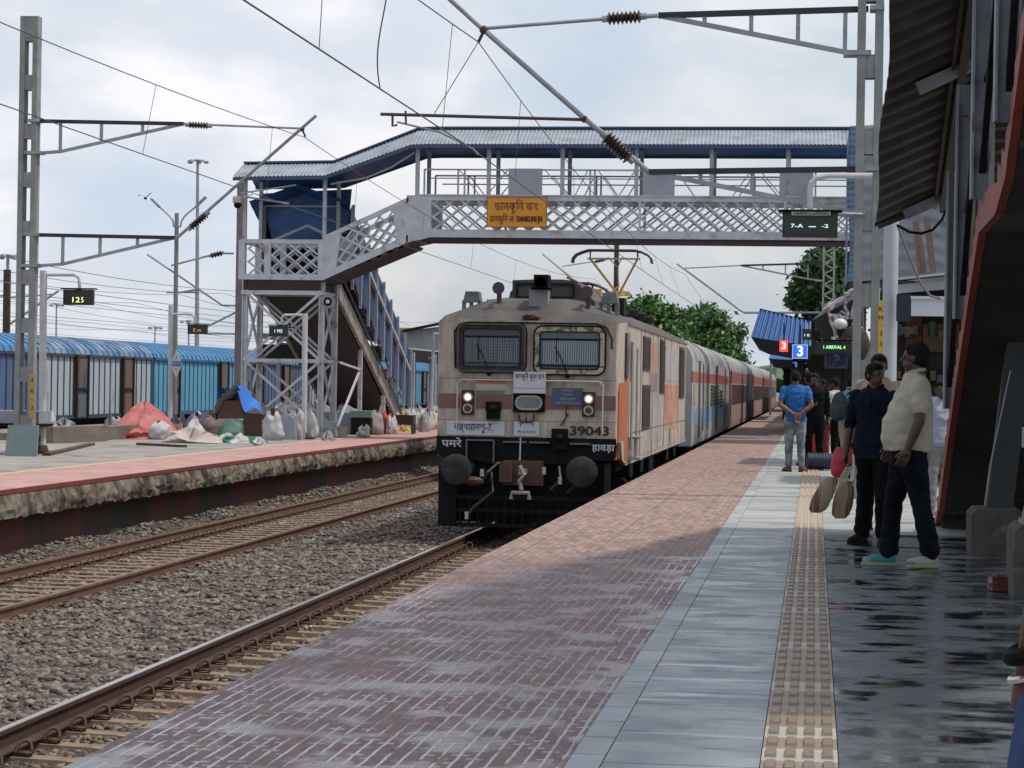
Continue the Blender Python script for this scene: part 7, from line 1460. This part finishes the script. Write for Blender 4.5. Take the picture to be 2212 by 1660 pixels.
skins = mat('skin_brown', (.075, .032, .02), (.055, .024, .015), .5, 0, 12); skinl = mat('skin_tan', (.17, .085, .05), (.14, .07, .04), .5, 0, 12)
hairm = mat('black_hair', (.006, .005, .005), (.009, .008, .007), .8, 0, 30, bump=.6, bscale=80, spec=.2)
def person(label, loc, heading, P, vox=.011, scale=1.0):
    """local frame: +Y is where the chest faces, +X the person's right"""
    t = thing('person', label, 'person', (0, 0, 0), P.get('group')); D = P
    fat = P.get('belly', 0); lean = P.get('lean', 0); sh = P.get('shoulder', .19)
    hipL, hipR = Vector((-.09, 0, .92)), Vector((.09, 0, .92))
    kL, kR = Vector(P.get('kneeL', (-.10, .02, .50))), Vector(P.get('kneeR', (.10, .02, .50))); aL, aR = Vector(P.get('ankL', (-.11, 0, .09))), Vector(P.get('ankR', (.11, 0, .09)))
    tL, tR = P.get('toeL', -5), P.get('toeR', 5)    # toe direction, degrees from +Y
    def tdir(a_): return Vector((math.sin(R_(a_)), math.cos(R_(a_)), 0))
    sL, sR = Vector((-sh, lean, 1.40)), Vector((sh, lean, 1.40))
    eL, eR = Vector(P.get('elbL', (-.25, -.02+lean, 1.12))), Vector(P.get('elbR', (.25, -.02+lean, 1.12))); wL, wR = Vector(P.get('wriL', (-.25, .05+lean, .87))), Vector(P.get('wriR', (.25, .05+lean, .87)))
    hd = Vector((0, lean*1.3+.01, 1.60)) + Vector(P.get('headoff', (0, 0, 0))); yaw = R_(P.get('headyaw', 0)); pit = R_(P.get('headpitch', 0)); HR = Matrix.Rotation(-yaw, 3, 'Z') @ Matrix.Rotation(pit, 3, 'X')
    def H(x, y, z): return hd + HR @ Vector((x, y, z))
    # ---- body, one continuous surface
    g = MB()
    loft(g, [(0, 0, .86, .12, .08), (0, 0, .95, .155, .105), (0, fat*.3, 1.08, .14+fat*.3, .10+fat*.6), (0, lean*.5, 1.22, .15, .105), (0, lean*.8, 1.34, .165, .10), (0, lean, 1.42, .13, .08), (0, lean, 1.46, .06, .06)])
    limb(g, [hipL, kL, aL], [.085, .055, .038]); limb(g, [hipR, kR, aR], [.085, .055, .038])
    for a_, td in ((aL, tL), (aR, tR)): d = tdir(td); limb(g, [a_+Vector((0, 0, -.045)), a_+d*.09+Vector((0, 0, -.055)), a_+d*.16+Vector((0, 0, -.065))], [.035, .035, .024])
    for s_, e_, w_, sd in ((sL, eL, wL, -1), (sR, eR, wR, 1)):
        limb(g, [s_, s_.lerp(e_, .5), e_], [.058, .05, .041]); limb(g, [e_, e_.lerp(w_, .35), w_], [.041, .042, .027])
        hdv = Vector(P.get('handL' if sd < 0 else 'handR', tuple((w_-e_).normalized()))).normalized(); side = Vector(P.get('palmL' if sd < 0 else 'palmR', (0, 1, 0)))   # side = direction of the thumb edge
        side = (side-hdv*side.dot(hdv)).normalized(); nrm = hdv.cross(side)*sd
        pc = w_+hdv*.05; limb(g, [w_, w_+hdv*.03], [.027, .03]); 
        for o_ in (-.022, 0, .022): limb(g, [w_+hdv*.02+side*o_*.8, w_+hdv*.085+side*o_*1.35], [.018, .014])
        curl = P.get('curl', .5)
        for k, (o_, ln) in enumerate(((-.032, .055), (-.011, .070), (.011, .075), (.032, .068))):
            b_ = w_+hdv*.088+side*o_; q1 = b_+(hdv*math.cos(curl*.7)+nrm*-math.sin(curl*.7))*ln*.5; q2 = q1+(hdv*math.cos(curl*1.9)-nrm*math.sin(curl*1.9))*ln*.35; q3 = q2+(hdv*math.cos(curl*2.8)-nrm*math.sin(curl*2.8))*ln*.25; limb(g, [b_, q1, q2, q3], [.0098, .009, .0085, .0075])
        b_ = w_+hdv*.03+side*.03; limb(g, [b_, b_+side*.022+hdv*.028, b_+side*.026+hdv*.058-nrm*.01], [.013, .0105, .009])
    caps(g, (0, lean, 1.42), tuple(H(0, -.01, -.07)), .058, .052)
    g.ell(H(0, -.01, .02), (.075, .095, .095), 16, rot=HR); g.ell(H(0, .02, -.045), (.056, .068, .062), 14, rot=HR); g.ell(H(0, .052, -.085), (.032, .028, .024), 10, rot=HR)
    g.tube([H(0, .085, .012), H(0, .108, -.022), H(0, .09, -.03)], [.010, .016, .012], 8); g.ell(H(0, .082, -.058), (.026, .014, .012), 8, rot=HR); g.ell(H(0, .076, .022), (.05, .018, .010), 10, rot=HR)
    for s_ in (-1, 1): g.ell(H(s_*.077, -.01, -.01), (.011, .020, .031), 8, rot=HR)
    body = voxel(g, 'body', P.get('skin', skins), t, vox*(.62 if vox < .01 else .8), smooth=2)
    for s_ in (-1, 1): g = MB(); g.ell(H(s_*.029, .0765, .008), (.012, .010, .006), 8, rot=HR); o = g.build('eye', mat('eye', (.25, .23, .2), None, .3), t, 1); g = MB(); g.ell(H(s_*.029, .085, .008), (.005, .004, .005), 6, rot=HR); g.build('pupil', black, o, 1)
    g = MB(); g.ell(H(0, .0925, -.060), (.022, .006, .004), 8, rot=HR); g.build('mouth', mat('lips', (.09, .03, .025), None, .5), t, 1)
    g = MB(); g.ell(H(0, -.018, .035), (.083, .096, .092), 16, rot=HR); g.ell(H(0, -.04, .0), (.080, .078, .075), 14, rot=HR); g.ell(H(0, .02, .075), (.066, .068, .042), 12, rot=HR)
    if P.get('longhair'): g.ell(H(0, -.07, -.08), (.07, .05, .14), 12, rot=HR)
    voxel(g, 'hair', hairm, t, .009, .006, 30, 2)
    # ---- trousers
    g = MB(); pw = P.get('pantw', 1.0)
    loft(g, [(0, 0, .82, .13*pw, .10), (0, 0, .92, .165*pw, .125), (0, fat*.25, 1.0, .158+fat*.2, .118+fat*.45), (0, fat*.25, 1.03, .155+fat*.2, .115+fat*.45)])
    hem = .10; 
    for h_, k_, a_ in ((hipL, kL, aL), (hipR, kR, aR)):
        cf = k_.lerp(a_, .35); limb(g, [h_+Vector((0, 0, -.02)), h_.lerp(k_, .5), k_, cf, a_+Vector((0, 0, .03))], [.108*pw, .094*pw, .072*pw, .070*pw, .058*pw*P.get('hem', 1)])
    voxel(g, 'trousers', P['pants'], t, vox, .010, 10)
    # ---- shirt
    g = MB(); z0 = P.get('hemz', .90); tuck = P.get('untucked', 1); bs = .155
    loft(g, [(0, fat*.3, z0, .178+fat*.35, .13+fat*.65), (0, fat*.4, z0+.10, .178+fat*.4, .135+fat*.85), (0, fat*.4+lean*.3, 1.12, .172+fat*.4, .132+fat*.8), (0, lean*.6+fat*.1, 1.25, .182+fat*.2, .135+fat*.3), (0, lean*.9, 1.36, .20, .125), (0, lean, 1.43, .17, .095), (0, lean, 1.475, .085, .075)], 24)
    sl_ = P.get('sleeve', .62)
    for s_, e_, w_ in ((sL, eL, wL), (sR, eR, wR)):
        if sl_ <= 1: q = s_.lerp(e_, sl_); limb(g, [s_, s_.lerp(q, .5), q], [.072, .069, .061]); 
        else: limb(g, [s_, e_, e_.lerp(w_, sl_-1)], [.070, .057, .048])
    limb(g, [(-.08, lean, 1.43), (.08, lean, 1.43)], [.06, .06])
    voxel(g, 'shirt', P['shirt'], t, vox, .011, 9)
    if P.get('collar'):
        g = MB(); 
        for s_ in (-1, 1): g.tube([(s_*.01, lean+.085, 1.43), (s_*.06, lean+.05, 1.485), (s_*.07, lean-.02, 1.505), (s_*.03, lean-.07, 1.51), (0, lean-.075, 1.51)], [.008, .014, .016, .014, .012], 8)
        g.build('collar', P['shirt'], t, 1)
        g = MB(); g.tube([(0, lean+.130, 1.42), (0, lean+.14, 1.28)], .010, 6); g.build('placket', P['shirt'], t, 1)
    # ---- shoes
    for a_, td in ((aL, tL), (aR, tR)):
        d = tdir(td); g = MB(); c = a_+Vector((0, 0, -.05))
        limb(g, [a_+Vector((0, 0, -.02))-d*.02, c-d*.02, c+d*.10, c+d*.17+Vector((0, 0, -.008))], [.045, .046, .044, .034]); o = voxel(g, 'shoe', P.get('shoe', black), t, .009, smooth=2)
        g = MB(); z_ = a_.z-.09; pts = [c+d*x+Vector((-d.y, d.x, 0))*y for x, y in ((-.07, -.03), (.0, -.045), (.12, -.048), (.19, -.03), (.21, 0), (.19, .03), (.12, .048), (.0, .045), (-.07, .03))]; g.prism([(p.x, p.y) for p in pts], 'Z', z_, z_+.022); g.build('sole', P.get('sole', darkm), o)
    for nm, fn in P.get('extra', []): fn(t)
    t.scale = (scale,)*3; t.rotation_euler = (0, 0, R_(heading)); t.location = loc
    return t
def garment(name, a_, b_, **k): return mat(name, a_, b_, .85, 0, 4, **k)
navy = garment('navy_shirt', (.005, .007, .017), (.008, .010, .022), spec=.1); blk = garment('black_trousers', (.004, .005, .006), (.007, .008, .009), spec=.1); djean = garment('dark_jeans', (.003, .004, .006), (.006, .009, .015), spec=.1)
polo = garment('cream_polo', (.42, .385, .31), (.36, .33, .27), bump=.2, bscale=60)
wj = mat('washed_jeans', (.08, .11, .16), (.30, .33, .37), .85, 0, 3.5, lo=.45, hi=.62)
lime = mat('running_shoe', (.30, .32, .27), (.02, .16, .20), .6, 0, 6, lo=.48, hi=.54); limes = mat('lime_sole', (.26, .30, .06), (.25, .26, .2), .5)
# man in the cream polo shirt, in profile facing the track
person('stout man in cream polo shirt and dark jeans standing in profile on wet slabs', (.76, 19.15, 0.003), 97, dict(belly=.07, shirt=polo, pants=djean, collar=True, shoe=lime, sole=limes, hemz=.885, sleeve=.70, lean=-.03, headyaw=24, headoff=(.0, .0, -.0),
    kneeL=(-.11, -.07, .50), ankL=(-.12, -.15, .10), toeL=-22, kneeR=(.10, .10, .50), ankR=(.12, .13, .09), toeR=8, elbL=(-.275, -.03, 1.13), wriL=(-.26, .06, .90), elbR=(.25, .0, 1.13), wriR=(.24, .10, .92), palmL=(0, 1, .2), pantw=1.06, hem=1.25), vox=.009, scale=1.035)
# man in navy with the bags
nv = person('man in navy shirt and black trousers holding two striped bags, head turned to the train', (.55, 21.85, 0.003), 158, dict(shirt=navy, pants=blk, collar=True, shoe=darkm, sleeve=1.05, hemz=.80, headyaw=-58, shoulder=.19,
    kneeL=(-.11, .06, .50), ankL=(-.12, .06, .09), kneeR=(.11, -.05, .50), ankR=(.13, -.05, .09), toeR=18, toeL=-18, elbR=(.25, .0, 1.12), wriR=(.27, .05, .84), handR=(0, 0, -1), palmR=(0, 1, 0), curl=1.0, elbL=(-.25, -.03, 1.12), wriL=(-.25, .04, .86), pantw=1.05, hem=1.3), vox=.010, scale=.955)
person('man in beige shirt half hidden behind the man in navy', (.64, 23.9, .003), 150, dict(shirt=garment('beige_shirt', (.33, .27, .21), (.28, .23, .18)), pants=blk, headyaw=-30, sleeve=.6), vox=.013, scale=1.02)
# people further along
def backpack(t):
    g = MB(); g.ell((0, -.21, 1.20), (.17, .11, .25), 16); g.ell((0, -.30, 1.10), (.12, .06, .14), 12); o = voxel(g, 'backpack_tmp', garment('grey_backpack', (.025, .028, .035), (.04, .045, .05)), t, .012, .006)
    o.name = 'carried_pack'
    g = MB()
    for s_ in (-1, 1): g.tube([(s_*.11, -.13, 1.40), (s_*.13, .0, 1.49), (s_*.14, .10, 1.42), (s_*.15, .135, 1.25), (s_*.17, .03, 1.05), (s_*.14, -.12, 1.0)], .018, 8)
    g.build('strap', black, o, 1)
person('man in a blue T-shirt and washed jeans seen from behind, hands clasped behind his back', (on(1716, 1020).x, 40.3, .003), 4, dict(shirt=garment('blue_tshirt', (.012, .10, .32), (.016, .12, .38)), pants=wj, skin=skinl, shoe=mat('sandal_brown', (.10, .03, .03), None, .6), sleeve=.6, hemz=.86, headyaw=10, headpitch=-8,
    elbL=(-.27, -.10, 1.14), wriL=(-.05, -.17, .99), elbR=(.27, -.10, 1.14), wriR=(.05, -.19, .97), handL=(.8, -.1, -.5), handR=(-.2, -.1, -.9), palmL=(0, 0, 1), palmR=(-1, 0, 0), ankL=(-.10, 0, .09), ankR=(.12, 0, .09), toeL=-25, toeR=30, pantw=1.0), vox=.012, scale=.985)
person('dark-clothed person standing just right of the man in the blue T-shirt', (on(1757, 1012).x, 41.6, .003), 190, dict(shirt=blk, pants=blk, headyaw=30, sleeve=1.6, elbR=(.22, .1, 1.15), wriR=(.1, .3, 1.15)), vox=.015, scale=.97)
person('young person in a maroon top facing the camera beside the backpacker', (at(1795, 900, 44).x, 44, .003), 175, dict(shirt=garment('maroon_top', (.06, .012, .015), (.08, .015, .02)), pants=blk, headyaw=-10, longhair=True, sleeve=1.5), vox=.015, scale=.90)
person('man in a teal shirt and khaki trousers with a dark backpack, turned away', (at(1832, 950, 38).x, 38, .003), -48, dict(shirt=garment('teal_shirt', (.13, .28, .28), (.16, .32, .32)), pants=garment('khaki_trousers', (.30, .25, .19), (.25, .21, .16)), collar=True, headyaw=-15, headpitch=-15, lean=.05, sleeve=.6, elbR=(.25, .08, 1.12), wriR=(.2, .28, 1.1), extra=[('pack', backpack)]), vox=.013, scale=.94)
person('person in a pale green top partly hidden between the blue T-shirt and the maroon top', (at(1775, 900, 43).x, 43.2, .003), 160, dict(shirt=garment('pale_green_top', (.25, .36, .33), (.2, .3, .3)), pants=garment('red_skirt', (.20, .02, .02), (.16, .02, .02)), headyaw=30, longhair=True, sleeve=.8), vox=.015, scale=.92)
person('person in black standing directly behind the man in the blue T-shirt', (at(1746, 900, 43.5).x, 43.5, .003), 20, dict(shirt=blk, pants=blk, headyaw=-20), vox=.016, scale=.99)
person('man with dark hair whose head shows between the maroon top and the teal shirt', (at(1811, 900, 42).x, 42.3, .003), 60, dict(shirt=garment('white_shirt', (.42, .42, .42), (.36, .36, .37)), pants=blk, headpitch=-20, lean=.06), vox=.016, scale=.93)
person('person in white top between the polo-shirt man and the red stair edge', (at(2031, 900, 25.5).x, 25.5, .003), 200, dict(shirt=garment('bluish_white_shirt', (.42, .44, .56), (.38, .4, .5)), pants=garment('pale_trousers', (.25, .24, .24), (.3, .3, .3)), headyaw=20, headoff=(0, .03, -.04), sleeve=1.4), vox=.015, scale=.90)
# foreground figure at the right edge
def wristwear(t):
    g = MB(); g.tube([Vector((-.188, .02, 1.0))+Vector((math.cos(a_)*.034, math.sin(a_)*.034, .012*math.cos(a_))) for a_ in [k*2*math.pi/16 for k in range(17)]], .006, 6, cap=False); g.build('bracelet', mat('silver_band', (.6, .6, .58), None, .3, .8), t, 1)
    g = MB(); g.tube([Vector((-.183, -.01, 1.045))+Vector((math.cos(a_)*.043, math.sin(a_)*.043, .02*math.cos(a_))) for a_ in [k*2*math.pi/16 for k in range(17)]], .013, 8, cap=False); g.build('wrist_strap', black, t, 1)
person('bystander cropped by the right edge, bare forearm with bracelet resting on blue jeans', (.515, 3.6, .003), 2, dict(shirt=garment('dark_red_top', (.09, .02, .02), (.12, .03, .03)), pants=garment('blue_jeans', (.012, .035, .12), (.02, .05, .16)), skin=mat('skin_deep', (.085, .035, .022), None, .55), sleeve=.4, elbL=(-.160, -.06, 1.15), wriL=(-.190, .03, .985), handL=(-.02, .12, -1), palmL=(0, 1, 0), shoulder=.10, pantw=1.28, extra=[('w', wristwear)]), vox=.009, scale=.98)
# ---- bags
def handbag(name, label, px, py_top, w_, h_, Y, m, tilt, strap=None, cat='bag', group=None):
    c = at(px, py_top, Y); W, H = hm(w_, Y)/2, hm(h_, Y); g = MB()
    def f(u, v):
        th = u*2*math.pi; pr_ = [.62, .80, .90, .96, 1.0, 1.02, 1.02, 1.0, .96, .88, .5][round(v*10)]
        n_ = mn.noise((math.cos(th)*2+px, math.sin(th)*2, v*4)); x = W*pr_*math.cos(th)*(1+.10*n_); y = W*.42*pr_*math.sin(th)*(1+.2*n_); z = -H*v
        return (c.x+x+z*tilt, Y+y, c.z+z)
    g.grid(f, 20, 10); t = thing(name, label, cat, (c.x, Y, c.z-H), group); g.build('bag', m, t, 1)
    if strap: g = MB(); g.tube([at(*q, Y-.02) for q in strap], .010, 6); g.build('handle', mat('handle_pale', (.4, .34, .25), None, .7), t, 1)
    return t
strip = mat('striped_bag', (.30, .235, .15), (.14, .065, .04), .7, 0, 5, lo=.47, hi=.53, streak=(4, 1, .3), detail=2)
Yh = 21.65
handbag('striped_bag', 'left one of two brown-striped shopping bags hanging from the hand of the man in navy', 1796, 1032, 42, 76, Yh-.15, strip, .42, ((1812, 1040), (1828, 1012), (1842, 1006), (1830, 1018), (1818, 1042)), group='striped bags in hand')
handbag('striped_bag', 'right one of two brown-striped shopping bags, held nearer the legs of the man in navy', 1829, 1040, 42, 80, Yh-.0, strip, -.02+.18, ((1822, 1050), (1838, 1012), (1848, 1008), (1850, 1020), (1842, 1050)), group='striped bags in hand')
handbag('red_bag', 'bright red plastic bag behind the hand of the man in navy', 1822, 966, 44, 66, 23.2, mat('red_plastic', (.48, .02, .04), (.36, .02, .035), .4, 0, 4), .1)
p = on(1770, 1018); g = MB(); Yc = p.y; a_, b_ = at(1745, 1016, Yc), at(1797, 1016, Yc); t = thing('duffel_bag', 'navy ribbed duffel bag on the ground at the feet of the waiting group', 'bag', (p.x, Yc, 0))
zt_ = at(1770, 978, Yc).z; g.grid(lambda u, v: (a_.x+(b_.x-a_.x)*u, Yc+.16-.16*math.cos(v*2*math.pi), (zt_/2)+.004-(zt_/2)*math.sin(v*2*math.pi-0)*(.92+.06*math.sin(u*60))), 60, 14)
for x in (a_.x, b_.x): g.ell((x, Yc+.16, zt_/2+.002), (.03, .15, zt_/2-.01), 10)
g.build('bag', mat('navy_bag', (.012, .02, .05), (.02, .03, .07), .6, 0, 6), t, 1); g = MB(); g.tube([(a_.x+.15, Yc+.1, zt_), (a_.x+.18, Yc+.1, zt_+.10), (b_.x-.18, Yc+.1, zt_+.10), (b_.x-.15, Yc+.1, zt_)], .012, 6); g.build('handle', black, t)
handbag('red_bag', 'narrow red and white bag standing between the dark-clothed person and the duffel bag', 1762, 925, 14, 56, 42.4, mat('red_cloth', (.45, .04, .03)), 0)

# ================================================================ repeated pieces of one part become parts of their own
KEEP = {'lettering', 'lit_characters', 'ribs', 'louvres', 'sun_blind', 'wire_guard', 'crown', 'far_sleepers', 'sleeper', 'rail_clips', 'roof_sheet', 'body', 'steps', 'panel_seams', 'pipes_and_cables', 'road_number', 'shed_letters', 'numeral', 'roof', 'gangway', 'bracing', 'stair_frame', 'side_sheet', 'border', 'hair', 'shirt', 'trousers', 'girder', 'column', 'side_rail', 'underframe'}
def clusters(me):
    n = len(me.vertices); par = list(range(n))
    def fd(a_):
        while par[a_] != a_: par[a_] = par[par[a_]]; a_ = par[a_]
        return a_
    for e_ in me.edges: 
        a_, b_ = fd(e_.vertices[0]), fd(e_.vertices[1])
        if a_ != b_: par[a_] = b_
    isl = {}
    for i in range(n): isl.setdefault(fd(i), []).append(i)
    ks = list(isl.values())
    if not 2 <= len(ks) <= 60: return None
    bb = [(np.min([me.vertices[i].co[:] for i in k_], 0)-.012, np.max([me.vertices[i].co[:] for i in k_], 0)+.012) for k_ in ks]
    grp = list(range(len(ks)))
    def f2(a_):
        while grp[a_] != a_: a_ = grp[a_]
        return a_
    for i in range(len(ks)):
        for j in range(i):
            if (bb[i][0] <= bb[j][1]).all() and (bb[j][0] <= bb[i][1]).all(): grp[f2(i)] = f2(j)
    out = {}
    for i, k_ in enumerate(ks): out.setdefault(f2(i), []).extend(k_)
    return list(out.values()) if 2 <= len(out) <= 14 else None
for o in list(S.objects):
    if o.type != 'MESH' or o.parent is None or o.get('kind') or o.data.users > 1 or len(o.data.vertices) > 6000 or o.name.split('.')[0] in KEEP or o.children: continue
    cl_ = clusters(o.data)
    if not cl_: continue
    me = o.data; nm = o.name.split('.')[0]; which = {}
    for q, k_ in enumerate(cl_):
        for i in k_: which[i] = q
    base = [c.co.copy() for c in me.vertices]; polys = [(tuple(p.vertices), p.material_index, p.use_smooth) for p in me.polygons]
    for q, k_ in enumerate(cl_):
        idx = {i: j for j, i in enumerate(k_)}; fs = [p for p in polys if which[p[0][0]] == q]
        m2 = bpy.data.meshes.new(nm); m2.from_pydata([base[i] for i in k_], [], [[idx[i] for i in p[0]] for p in fs])
        for mm in me.materials: m2.materials.append(mm)
        m2.polygons.foreach_set('material_index', [p[1] for p in fs]); m2.polygons.foreach_set('use_smooth', [p[2] for p in fs]); m2.update()
        if q == 0: o.data = m2
        else: c = bpy.data.objects.new(nm, m2); COL.objects.link(c); c.parent = o.parent; c.location = o.location
